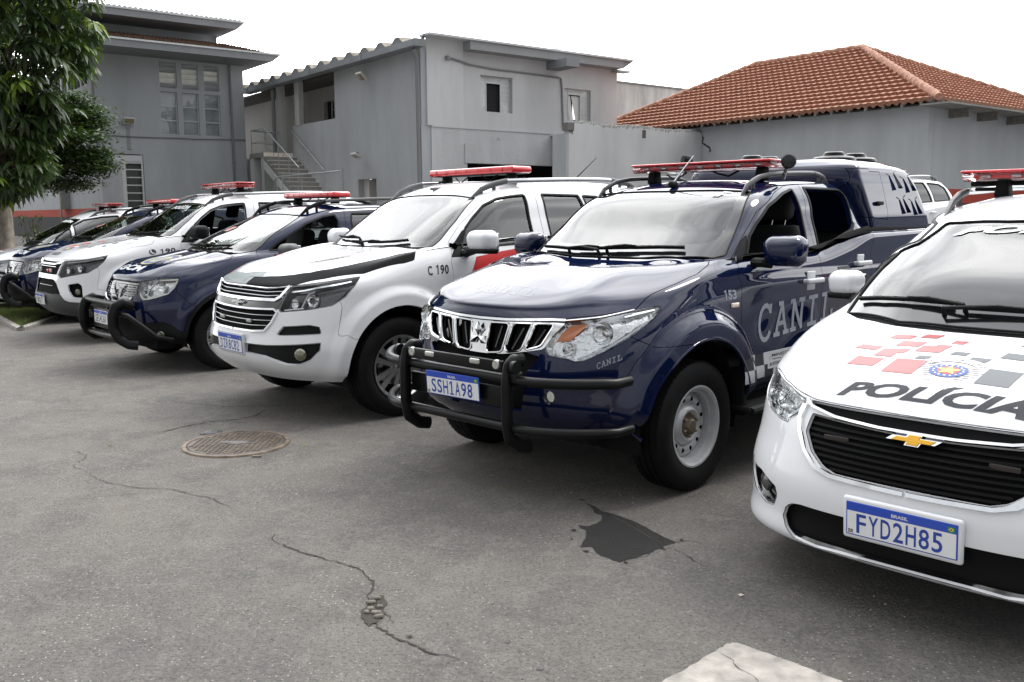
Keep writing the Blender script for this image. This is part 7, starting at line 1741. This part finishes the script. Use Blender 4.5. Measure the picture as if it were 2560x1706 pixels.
for (s,dz) in pt_:
    V+=[f2(s,.36,6.20+dz),f2(s,-5.5,6.47+dz),f2(s,.36,6.175+dz*.93)]
for i in range(len(pt_)-1):
    a=3*i; F.append((a,a+3,a+4,a+1)); F.append((a,a+2,a+5,a+3))
mesh('ribbed_roof',V,F,mat('cement_roof',(.22,.20,.165),.9,noise=.35,nscale=5,bump=.4,bscale=30),b2)
V=[];F=[]
for k in range(np_):
    s0=.15+k*.955; q=[f2(s0+.145,.352,6.20),f2(s0+.406,.352,6.40),f2(s0+.609,.352,6.40),f2(s0+.87,.352,6.20)]; n=len(V); V+=q; F.append((n,n+1,n+2,n+3))
mesh('roof_rib_shadow_board',V,F,FAS,b2)
# veranda
fb('veranda_floor',f2,(5.2,16.8,-1.5,-.2,3.5,3.70),CONC,b2); fb('veranda_ceiling',f2,(5.2,18.0,-1.6,-.2,6.06,6.12),mat('ceiling_board',(.10,.09,.08),.9),b2)
wall('veranda_inner_wall',f2,4.5,19,3.5,6.1,plaster('veranda_wall',(.40,.38,.35),.06,.15,.2),b2,holes=[(7.95,8.75,4.3,5.55),(5.85,6.45,3.7,5.62),(10.4,11.2,3.7,5.6)],th=.15,o=-1.35)
for h in ((7.95,8.75,4.3,5.55),(5.85,6.45,3.7,5.62),(10.4,11.2,3.7,5.6)):
    w_=fb('veranda_opening',f2,(h[0]-.4,h[1]+.4,-1.56,-1.51,h[2]-.3,h[3]+.3),ROOMK,b2); mb=MB()
    for k in range(5): z=h[2]+(h[3]-h[2])*k/4; fbox(mb,f2,h[0],h[0]+.22,-1.40,-1.38,z-.01,z+.01)
    fbox(mb,f2,h[0]+.21,h[0]+.24,-1.40,-1.37,h[2],h[3]); mb.build('frame',FRM,w_,smooth=False)
fb('notice_board',f2,(7.15,7.55,-1.35,-1.33,4.55,5.20),TRIM,b2)
for (a,b_) in ((7.88,8.22),(9.40,9.76)): 
    fb('veranda_column',f2,(a,b_,-.16,.02,3.7 if a>9 else 4.61,6.1),plaster('column_white',(.42,.42,.41),.06,.1,.15),b2)
mb=MB(); mb.tube([f2(9.95,.06,6.0),f2(9.95,.06,3.7)],.07,10); mb.build('downpipe',PIPE,b2)
# stair
st=MB(); nst=19
for k in range(nst):
    s1=8.50-.283*k; z=3.68-.152*k
    if z<.7: break
    fbox(st,f2,s1-.283,s1+.0,.02,1.10,-.3,z-.152)
sto=st.build('stair',CONC,b2,smooth=False)
tm=MB(); jt=MB()
for k in range(nst):
    s1=8.50-.283*k; z=3.68-.152*k
    if z<.8: break
    fbox(tm,f2,s1,s1+.018 if k else 8.52,.022,1.098,z-.150,z+.002) if k==0 else fbox(tm,f2,s1+.001,s1+.019,.022,1.098,z-.150,z-.002)
    fbox(tm,f2,s1-.283,s1-.0,.022,1.098,z-.152,z-.136)
    fbox(jt,f2,s1-.006,s1+.0005,.03,1.09,z-.150,z-.144)
tmo=tm.build('stair_tiles',TILE,b2,smooth=False)
for oo in (.38,.74): 
    for k in range(17): s1=8.50-.283*k; z=3.68-.152*k; fbox(jt,f2,s1-.012,s1-.0,oo,oo+.012,z-.150,z-.004)
jt.build('tile_joint',FAS,tmo,smooth=False)
# stringer in front of the steps and the landing
V=[f2(8.50,1.12,3.40),f2(8.50,1.12,3.12),f2(3.5,1.12,.42),f2(3.5,1.12,.70)]; V+=[f2(8.50,1.04,3.40),f2(8.50,1.04,3.12),f2(3.5,1.04,.42),f2(3.5,1.04,.70)]
mesh('stair_stringer',V,[(0,1,2,3),(7,6,5,4),(0,3,7,4),(1,5,6,2),(0,4,5,1),(3,2,6,7)],WL,b2)
ld=fb('landing',f2,(8.503,9.75,.0,1.12,3.52,3.68),CONC,b2); fb('landing_pier',f2,(9.42,9.75,.75,1.10,-.5,3.52),WL,b2); fb('landing_pier',f2,(8.52,8.75,.85,1.10,-.5,3.52),WG,b2); fb('under_stair_wall',f2,(4.8,9.7,.0,.02,-.5,3.0),WG2,b2)
rl=MB()
def R_(*p,r=.024): rl.tube([f2(*q) for q in p],r,8)
R_((9.60,.02,4.46),(9.60,1.08,4.48),(8.45,1.08,4.50),(5.75,1.08,3.05)); R_((9.60,1.08,4.46),(9.60,1.08,3.68),r=.018); R_((8.45,1.08,4.46),(8.45,1.08,3.68),r=.018); R_((9.60,.55,4.46),(9.60,.55,3.68),r=.012); R_((9.60,.02,4.05),(9.60,1.08,4.05),(8.45,1.08,4.08),(7.75,1.08,3.70),r=.014)
for s in (7.3,6.5,5.8): R_((s,1.08,3.0+(s-5.72)*.55),(s,1.08,2.25+(s-5.72)*.53),r=.013)
rl.build('stair_railing',GALV,b2,angle=50)
rl=MB(); R_((8.42,.07,4.43),(5.99,.07,2.98),r=.026); R_((8.42,.07,4.43),(8.42,.0,4.43),r=.02); R_((5.99,.07,2.98),(5.99,.0,2.98),r=.02); rl.build('wall_handrail',GALV,b2,angle=50)
rl=MB(); R_((6.05,1.8,2.35),(5.95,1.8,2.68),(5.7,1.8,2.74),(1.45,1.8,2.75)); 
for s in (5.85,5.4,4.0,2.6): R_((s,1.8,2.74),(s,1.8,.62),r=.018)
R_((5.7,1.8,1.9),(1.45,1.8,1.9),r=.014); R_((3.9,1.8,2.72),(4.9,1.8,1.9),r=.014); rl.build('ramp_railing',GALV,b2,angle=50)
flood(b2,f2,2.85,.30,5.62,.34,.30,.9,mt=mat('lamp_beige',(.45,.42,.36),.5)); flood(b2,f2,3.35,.28,3.33,.34,.26,1.1,mt=mat('lamp_pale',(.50,.50,.48),.45))
dr=fb('ground_door',f2,(2.64,3.79,-.55,-.53,.6,2.62),mat('door_room',(.46,.43,.41),.8),b2); fb('door_jamb',f2,(3.45,3.79,-.52,-.20,.6,2.62),plaster('jamb_white',(.55,.53,.51),.03,.1,.1),b2)
sg=fb('extinguisher_sign',f2,(2.70,3.10,-.52,-.50,2.10,2.36),mat('sign_red',(.42,.02,.02),.4),dr); fb('sign_mark',f2,(2.85,2.90,-.499,-.495,2.14,2.30),mat('sign_white',(.75,.70,.68),.4),sg)
fix(b2,None)
def fixsub(root):
    pass
# ---------- pale rear block and cracked low wall ----------
bw=thing('rear_block','stained white wall of a taller building behind the tiled roof','building',(C2[0]+Vv[0]*6+Uv[0]*14,C2[1]+Vv[1]*6+Uv[1]*14,.6)); fw=fr(C2+Vv*6,Uv,nU)
wm=plaster('stained_white',(.60,.59,.57),.08,.3,.75); wall('wall',fw,11.5,24,-.5,6.88,wm,bw,th=4); fb('coping',fw,(11.45,24.05,-4.05,.04,6.882,6.95),CONC,bw); mb=MB(); mb.tube([fw(18.2,-1,6.9),fw(18.2,-1,8.6)],.02,6); mb.build('mast',FRM,bw); fix(bw,None)
LW=np.array([1.52,24.5]); fl_=fr(LW,Uv,nU); lw=thing('low_wall','pale grey yard wall with a ragged broken top between annex and tiled house','wall',(LW[0],LW[1],.6))
V=[];F=[]; nW=120
for i in range(nW+1):
    s=5.22*i/nW; z=3.93+.025*math.sin(s*3)+RNG.uniform(-.035,.03)-(.25 if s<.16 else 0)
    V+=[fl_(s,0,-.5),fl_(s,0,z-.06+RNG.uniform(-.03,.02)),fl_(s,-.02,z),fl_(s,-.22,z+RNG.uniform(-.02,.02)),fl_(s,-.25,-.5)]
for i in range(nW):
    for k in range(4): a=5*i+k; F.append((a,a+5,a+6,a+1))
F.append((0,1,2,3,4)); o=mesh('wall',V,F,None,lw,mats=[WL,CONC],mi=[ (1 if (j%4 in (1,2)) else 0) for j in range(nW*4)]+[0])
fb('end_pier',fl_,(-.10,.0,-.55,.0,-.5,3.62),WG2,lw); fb('loose_block',fl_,(-.06,.17,-.2,.02,3.70,3.90),plaster('block_grey',(.14,.135,.13),.1,.8,.3),lw)
mb=MB(); fbox(mb,fl_,2.72,2.86,-.004,.004,3.62,3.84); mb.build('broken_patch',plaster('rubble',(.10,.085,.075),.2,1,.3,bs=40),lw,smooth=False); fix(lw,None)
# ---------- tiled house ----------
W3=np.array([5.67,27.68]); f3=fr(W3,-Vv,nV); b3=thing('tiled_house','low house with grey walls, red band and hipped orange clay tile roof','building',(W3[0],W3[1],.6))
wall('wall',f3,-5,6.96,2.07,4.05,WG,b3,th=.22); fb('red_band',f3,(-5,6.96,-.22,.004,1.72,2.07),WR,b3); fb('black_dado',f3,(-5,6.96,-.22,.0,-.5,1.72),WK,b3)
W4=W3-Vv*6.96; f4=fr(W4,Uv,nU); wall('end_wall',f4,.224,9,2.09,4.0,WG2,b3,th=.22); fb('red_band',f4,(.226,9,-.22,.004,1.74,2.09),WR,b3); fb('black_dado',f4,(.226,9,-.22,.0,-.5,1.74),WK,b3)
ck=MB(); pts=[(-.02,3.86),(.06,3.72),(-.0,3.62),(.12,3.52),(.30,3.44),(.34,3.36),(.28,3.30)]
P_=[];Q=[]
for a,b_ in zip(pts,pts[1:]):
    for j in range(5): t_=j/5; P_.append(f3(-.0+a[0]+(b_[0]-a[0])*t_+random.uniform(-.02,.02),.004,a[1]+(b_[1]-a[1])*t_)); Q.append((nV[0],nV[1],0))
ck.strip(P_,Q,[.02+.05*random.random() for _ in P_],.004); ck.build('wall_crack',CRK,b3)
f4l=MB(); fbox(f4l,f4,-.5,9,.05,.75,3.98,4.02); f4l.build('awning_board',CONC,b3,smooth=False)
for s in (.9,2.3,3.9,5.5): fb('awning_bracket',f4,(s,s+.1,.0,.5,3.78,3.975),WOOD,b3)
# roof: frame (s along eave, u across)
def fR(s,u_,z): p=W3-Vv*s+Uv*u_; return (p[0],p[1],z)
EZ=4.10; RZ=6.28; E0,E1=-5.0,7.35; R0,R1=-.94,2.82; UE,UR=-.38,3.65; UB=UR*2-UE
TIL=mat('clay_tile',(.33,.155,.10),.85,noise=.45,nscale=26,detail=8,bump=.35,bscale=60)
nt=TIL.node_tree; bb_=P(TIL)
def tiled(name,fmap,L0,L1,l0,l1,nrow,pitch,parent):
    # fmap(a,t,h): a along eave, t 0..1 up the slope, h raised; trapezoid from [L0,L1] at t=0 to [l0,l1] at t=1
    V=[];F=[];mi=[]; sub=8; n=int((L1-L0)/pitch*sub)
    for r in range(nrow):
        for k in range(2):
            t_=(r+(0 if k==0 else 1.12))/nrow; hh=.085 if k==0 else .0
            for i in range(n+1):
                a=L0+(L1-L0)*i/n; ph=(i%sub)/sub; w_=.009*math.cos(2*math.pi*ph); jit=(RNG.random()-.5)*.012 if i%sub==0 else 0
                V.append(fmap(a,min(t_,1.0),hh+w_+jit))
        for i in range(n+1):   # riser
            a=L0+(L1-L0)*i/n; ph=(i%sub)/sub; V.append(fmap(a,r/nrow+.002,-.03+.03*math.cos(2*math.pi*ph)))
    st_=3*(n+1)
    for r in range(nrow):
        tm_=(r+.5)/nrow; lo=L0+(l0-L0)*tm_; hi=L1+(l1-L1)*tm_
        for i in range(n):
            a=L0+(L1-L0)*(i+.5)/n
            if a<lo-.06 or a>hi+.06: continue
            b_=r*st_+i; F.append((b_,b_+1,b_+n+2,b_+n+1)); F.append((b_+2*(n+1),b_+2*(n+1)+1,b_+1,b_))
    return mesh(name,V,F,TIL,parent)
sl=math.hypot(UR-UE,RZ-EZ); nx_,nz_=-(RZ-EZ)/sl,(UR-UE)/sl
tiled('roof_tiles',lambda a,t_,h: fR(a,UE+(UR-UE)*t_+nx_*h,EZ+(RZ-EZ)*t_+nz_*h),E0,E1,R0,R1,17,.20,b3)
sl2=math.hypot(E1-R1,RZ-EZ); tiled('roof_tiles',lambda a,t_,h: fR(E1-(E1-R1)*t_+(RZ-EZ)/sl2*h,a,EZ+(RZ-EZ)*t_+(E1-R1)/sl2*h),UE,UB,UR-.02,UR+.02,18,.20,b3)
mesh('roof_back',[fR(E0,UB,EZ),fR(E1,UB,EZ),fR(R1,UR,RZ-.02),fR(R0,UR,RZ-.02),fR(E0,UE,EZ)],[(0,1,2,3),(0,3,4)],TIL,b3)
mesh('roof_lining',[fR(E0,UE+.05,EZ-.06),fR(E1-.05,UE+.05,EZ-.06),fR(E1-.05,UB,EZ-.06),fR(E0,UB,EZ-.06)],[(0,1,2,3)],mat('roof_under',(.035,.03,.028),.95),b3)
RIDG=mat('ridge_tile',(.36,.19,.13),.9,noise=.5,nscale=9,bump=.5,bscale=25)
def ridge(a,b_,n):
    mb=MB()
    for i in range(n):
        p=[a[k]+(b_[k]-a[k])*i/n for k in range(3)]; q=[a[k]+(b_[k]-a[k])*(i+1.12)/n for k in range(3)]; mb.tube([p,q],[.115,.085],10,up=(0,0,1))
    return mb
ridge(fR(R1,UR,RZ+.02),fR(E1,UE,EZ+.07),19).build('hip_tiles',RIDG,b3,angle=50); ridge(fR(R0,UR,RZ+.02),fR(R1,UR,RZ+.02),9).build('ridge_tiles',RIDG,b3,angle=50); ridge(fR(R0,UR,RZ+.02),fR(E0,UE,EZ+.05),18).build('hip_tiles',RIDG,b3,angle=50); ridge(fR(R1,UR,RZ+.02),fR(E1,UB,EZ+.07),19).build('hip_tiles',RIDG,b3,angle=50)
for i in range(15):
    s=.25+i*.475; mb=MB(); V=[fR(s,UE+.02,EZ-.10),fR(s+.07,UE+.02,EZ-.10),fR(s+.07,UE+.02,EZ-.015),fR(s,UE+.02,EZ-.015),fR(s,.02,EZ+.04),fR(s+.07,.02,EZ+.04),fR(s+.07,.02,EZ+.12),fR(s,.02,EZ+.12)]
    mb.add(V,[(0,1,2,3),(4,7,6,5),(0,4,5,1),(3,2,6,7),(0,3,7,4),(1,5,6,2)]); mb.build('rafter_end',WOOD,b3,smooth=False)
mb=MB(); mb.rbox((0,0,0),(.12,.12,.12),.05); o=mb.build('broken_rafter',WOOD,b3); o.location=fR(E1-.15,UE+.15,EZ+.02); o.scale=(1.2,1.0,.7)
fix(b3,None)
def relabel(): pass
lp=thing('wall_lamp','small dark lamp at the far right above the awning board','lamp',f4(4.95,.9,4.35)); mb=MB(); mb.rbox((0,0,0),(.16,.10,.06),.05); mb.build('lamp_head',TRIM,lp); mb=MB(); mb.tube([(0,0,0),(.5,.35,-.35)],.02,6); mb.build('lamp_arm',TRIM,lp)
# ================= trees =================
def leafmat(n,c,tr,rough=.45):
    m=bpy.data.materials.new(n); m.use_nodes=True; nt=m.node_tree; b=P(m); N=nt.nodes.new; L=nt.links.new
    o=[x for x in nt.nodes if x.type=='OUTPUT_MATERIAL'][0]; b.inputs['Base Color'].default_value=(*c,1); b.inputs['Roughness'].default_value=rough; b.inputs['Specular IOR Level'].default_value=.5
    t=N('ShaderNodeBsdfTranslucent'); t.inputs[0].default_value=(*tr,1); mx=N('ShaderNodeMixShader'); mx.inputs[0].default_value=.24; L(b.outputs[0],mx.inputs[1]); L(t.outputs[0],mx.inputs[2]); L(mx.outputs[0],o.inputs[0])
    return m
LM=[leafmat('leaf_deep',(.026,.046,.017),(.05,.10,.015)),leafmat('leaf_mid',(.044,.074,.024),(.10,.18,.02)),leafmat('leaf_new',(.12,.19,.025),(.30,.42,.03)),leafmat('leaf_yellow',(.45,.22,.02),(.5,.3,.03))]
BRK=mat('bark_pale',(.30,.27,.23),.9,noise=.35,nscale=5,bump=.9,bscale=14); TWIG=mat('twig',(.12,.085,.06),.9)
def leaf(V,F,base,dirv,up,L,W,droop):
    side=dirv.cross(up).normalized(); n=5; k=len(V); prof=[.12,.45,.85,1.0,.70,.0]
    for i in range(n+1):
        t_=i/n; p=base+dirv*(L*t_)-Vector((0,0,1))*(droop*L*t_*t_)+up*(.06*L*math.sin(t_*3.1)); w_=W*prof[i]*.5; fold=up*(w_*.35)
        V+=[tuple(p-side*w_+fold),tuple(p),tuple(p+side*w_+fold)]
    for i in range(n):
        a=k+3*i; F+=[(a,a+3,a+4,a+1),(a+1,a+4,a+5,a+2)]
    return 2*n
def palm_rosette(c,L,nl,V,F,MI,kind,tilt):
    az0=random.random()*6.28; axis=Vector((random.gauss(0,tilt),random.gauss(0,tilt),1)).normalized()
    x=axis.orthogonal().normalized(); y=axis.cross(x)
    for i in range(nl):
        a=az0+2*math.pi*i/nl+random.uniform(-.15,.15); d=(x*math.cos(a)+y*math.sin(a)); el=random.uniform(-.35,.15); dv=(d*math.cos(el)+axis*math.sin(el)).normalized()
        m=leaf(V,F,c+dv*L*.12,dv,axis,L*random.uniform(.8,1.1),L*.29,random.uniform(.35,.80)); MI+=[kind]*m
def tree_a(root):
    V=[];F=[];MI=[]
    ELL=[((.75,-2.0,5.9),(2.75,1.9,2.9),640),((1.0,-2.0,8.0),(2.6,2.0,2.2),260),((.0,-1.6,3.1),(2.35,1.7,1.85),520),((-2.2,-1.0,5.0),(2.2,2.0,3.4),220),((-3.8,2.5,6.2),(3.6,3.2,2.8),420)]  # last lobe added left and behind to shade the side wall
    for c,r,n in ELL:
        for i in range(n):
            u_=random.uniform(-1,1); th=random.uniform(0,2*math.pi); rr=random.uniform(.60,1.0)**.5*(1+.10*math.sin(th*3+c[2])+.10*math.sin(u_*7)); s_=math.sqrt(1-u_*u_)
            p=Vector((c[0]+r[0]*rr*s_*math.cos(th),c[1]+r[1]*rr*s_*math.sin(th),c[2]+r[2]*rr*u_))
            if p.z<1.15: continue
            k=random.random(); kind=0 if k<.50 else (1 if k<.91 else 2)
            if random.random()<.008: kind=3
            palm_rosette(p,random.uniform(.28,.44),random.randint(9,12),V,F,MI,kind,.35)
    mesh('crown',V,F,None,root,smooth=True,mats=LM,mi=MI)
    tb=MB()
    for (dx,dy,r0,lean) in ((0,0,.20,(.25,-.3)),(-.30,.10,.14,(-.5,.2)),(.12,-.18,.13,(.1,-.5))):
        tb.tube([(dx*1.7+.10*dx,dy*1.6,-.3),(dx*1.3,dy*1.3,.0),(dx*.95,dy,.35),(dx*.9+lean[0]*.1,dy+lean[1]*.1,.9),(dx+lean[0]*.5,dy+lean[1]*.6,2.0),(dx+lean[0]*1.4,dy+lean[1]*2.2,3.6),(dx+lean[0]*3,dy+lean[1]*4,6.0)],[r0*1.75,r0*1.35,r0*1.05,r0*.95,r0*.8,r0*.55,r0*.2],12)
    tk=tb.build('trunk',BRK,root,angle=60); bm=MB()
    for i in range(46):
        a=random.uniform(0,6.28); z0=random.uniform(1.8,5); q=Vector((random.uniform(-.3,.6),random.uniform(-1.4,0),z0)); e=q+Vector((math.cos(a)*random.uniform(1.2,2.4),math.sin(a)*1.4-.6,random.uniform(.5,1.8))); bm.tube([q,(q+e)/2+Vector((0,0,.15)),e],[.05,.035,.012],6)
    bm.build('branches',TWIG,root)
ta=thing('tree','large tree with drooping fan leaves and pale grooved trunk at the left edge','tree',(-13.3,24.2,.62)); tree_a(ta)
def tree_b(root,ctr,rad,n,sz):
    V=[];F=[];MI=[]
    cl=[]
    for i in range(95):
        u_=random.uniform(-1,1); th=random.uniform(0,6.28); rr=random.uniform(.35,1)**.6; s_=math.sqrt(1-u_*u_); cl.append(Vector((ctr[0]+rad[0]*rr*s_*math.cos(th),ctr[1]+rad[1]*rr*s_*math.sin(th),ctr[2]+rad[2]*rr*u_)))
    for c in cl:
        for j in range(n//95):
            p=c+Vector((random.gauss(0,.26),random.gauss(0,.24),random.gauss(0,.10))); d=Vector((random.uniform(-1,1),random.uniform(-1,1),random.uniform(-.5,.2))).normalized(); s_=d.orthogonal().normalized(); up=Vector((random.gauss(0,.4),random.gauss(0,.4),1)).normalized(); s_=d.cross(up).normalized(); L_=sz*random.uniform(.7,1.3); k=len(V)
            V+=[tuple(p),tuple(p+d*L_*.5+s_*L_*.22),tuple(p+d*L_),tuple(p+d*L_*.5-s_*L_*.22)]; F.append((k,k+1,k+2,k+3)); MI.append(0 if random.random()<.45 else 1)
    mesh('crown',V,F,None,root,mats=[LM[0],leafmat('leaf_fine',(.055,.095,.028),(.11,.2,.03))],mi=MI)
    tb=MB(); tb.tube([(0,0,-.3),(.05,0,1),(ctr[0]*.4,ctr[1]*.4,ctr[2]*.6),(ctr[0],ctr[1],ctr[2])],[.12,.10,.08,.04],8)
    for c in cl[::4]: tb.tube([(ctr[0]*.6,ctr[1]*.6,ctr[2]*.75),(ctr[0]*.5+c.x*.5,ctr[1]*.5+c.y*.5,ctr[2]*.45+c.z*.5),tuple(c)],[.04,.025,.008],5)
    tb.build('trunk',TWIG,root,angle=60)
tb_=thing('tree','smaller dark tree with fine foliage in front of the side windows','tree',(-15.6,27.4,.62)); tree_b(tb_,(2.55,-.4,3.0),(1.35,1.2,1.40),34000,.13)
sh=thing('shrub','small leafy shoots growing beside the pale trunk','shrub',(-12.75,24.6,.6)); 
V=[];F=[];MI=[]
for i in range(22): palm_rosette(Vector((random.uniform(-.35,.35),random.uniform(-.2,.3),random.uniform(.2,1.0))),.12,6,V,F,MI,1,.5)
mesh('foliage',V,F,None,sh,smooth=True,mats=LM,mi=MI); mb=MB(); 
for i in range(5): mb.tube([(random.uniform(-.1,.1),0,-.2),(random.uniform(-.3,.3),random.uniform(-.1,.2),.9)],.008,5)
mb.build('stem',TWIG,sh)
# ---------------- grass bed with kerb line ----------------
GR=mat('lawn_soil',(.045,.055,.022),.95,noise=.5,nscale=12)
gp=[(-6.72,12.42),(-7.0,13.75),(-7.6,16.5),(-12.0,17.0),(-12.5,14.5),(-7.80,13.85)]
struct(mesh('lawn',[(x,y,.03) for x,y in gp],[tuple(range(6))],GR))
kb=MB()
for a,b_ in (((-6.653,12.295),(-6.93,13.80)),((-6.653,12.295),(-7.80,13.82))):
    dx,dy=b_[0]-a[0],b_[1]-a[1]; l=math.hypot(dx,dy); nx_,ny_=-dy/l*.05,dx/l*.05
    kb.add([(a[0]-nx_,a[1]-ny_,0),(a[0]+nx_,a[1]+ny_,0),(b_[0]+nx_,b_[1]+ny_,0),(b_[0]-nx_,b_[1]-ny_,0),(a[0]-nx_,a[1]-ny_,.045),(a[0]+nx_,a[1]+ny_,.045),(b_[0]+nx_,b_[1]+ny_,.045),(b_[0]-nx_,b_[1]-ny_,.045)],[(4,5,6,7),(0,1,5,4),(1,2,6,5),(2,3,7,6),(3,0,4,7)])
struct(kb.build('kerb',CON,smooth=False))
V=[];F=[];MI=[]; gpn=np.array(gp)
c=0
while c<26000:
    x=random.uniform(-9.2,-6.7); y=random.uniform(12.4,15.4)
    if polyd([(x,y)],gp)[0]>-.01: continue
    h_=random.uniform(.03,.085); a=random.random()*6.28; w_=.005; lx,ly=random.gauss(0,.02),random.gauss(0,.02); k=len(V); V+=[(x-w_*math.cos(a),y-w_*math.sin(a),.03),(x+w_*math.cos(a),y+w_*math.sin(a),.03),(x+lx,y+ly,.03+h_)]; F.append((k,k+1,k+2)); MI.append(random.choice((0,1,1))); c+=1
gr=mesh('grass',V,F,None,mats=[leafmat('blade_green',(.06,.10,.022),(.12,.2,.03)),leafmat('blade_olive',(.10,.12,.035),(.16,.2,.04))],mi=MI); gr['kind']='stuff'; gr['label']='short grass in the kerbed bed at the left'
br=mesh('bare_earth',[(-14.6,22.4,.66),(-11.6,23.2,.66),(-11.2,26.5,.68),(-15.6,26.5,.68)],[(0,1,2,3)],mat('dry_earth',(.17,.135,.10),.95,noise=.3,nscale=4)); struct(br)
# wall added out of view behind the camera, to darken reflections and low light
yw=thing('reflection_wall','grey yard wall behind the photographer','wall',(0,-10,0)); mb=MB(); mb.box((-40,-.15,0),(40,.15,6.6)); mb.build('wall',WG2,yw,smooth=False); mb=MB(); mb.box((-40,-.2,6.602),(40,.2,6.7)); mb.build('coping',CONC,yw,smooth=False)

ry=thing('reflection_building','long grey building closing the yard outside the picture on the right','building',(16,8,0)); mb=MB(); mb.add([(-1.5,-22,0),(2.2,24,0),(4,24,0),(.3,-22,0),(-1.5,-22,3.4),(2.2,24,3.4),(4,24,3.4),(.3,-22,3.4)],[(4,5,6,7),(0,1,5,4),(1,2,6,5),(2,3,7,6),(3,0,4,7)]); mb.build('wall',WG2,ry,smooth=False); mb=MB(); mb.add([(-1.7,-22,3.42),(2.0,24,3.42),(4,24,3.9),(.3,-22,3.9)],[(0,1,2,3)]); mb.build('roof',GALV,ry,smooth=False)  # added block out of view, keeps reflections in the car sides dark
LR=True
GRP='police vehicles parked side by side'
pick=build_pickup(); place(pick,-.2815,4.8589,.7772); pick['group']=GRP
suv=build_suv('chrome'); place(suv,-2.1589,6.9025,.8363); suv['group']=GRP
cmp_=build_compact(); place(cmp_,-4.0574,9.1373,.8428); cmp_['group']=GRP
suv2=build_suv('black'); place(suv2,-5.8705,11.3379,.863); suv2['group']=GRP
mpv=build_mpv(); place(mpv,1.3806,3.1468,.7966); mpv['group']=GRP
c2=copy_tree(cmp_); place(c2,-7.42,13.36,.87); c2['label']='far compact blue patrol SUV squeezed between two white POLÍCIA cars'
m2=copy_tree(mpv); place(m2,-8.88,15.0,.935); m2['label']='white POLÍCIA car farthest left in the row, nearest the tree trunk'
m3=copy_tree(mpv); place(m3,4.9,15.2,.80,.50); m3['label']='white car alone behind the canopy of the CANIL pickup, near the red wall band'
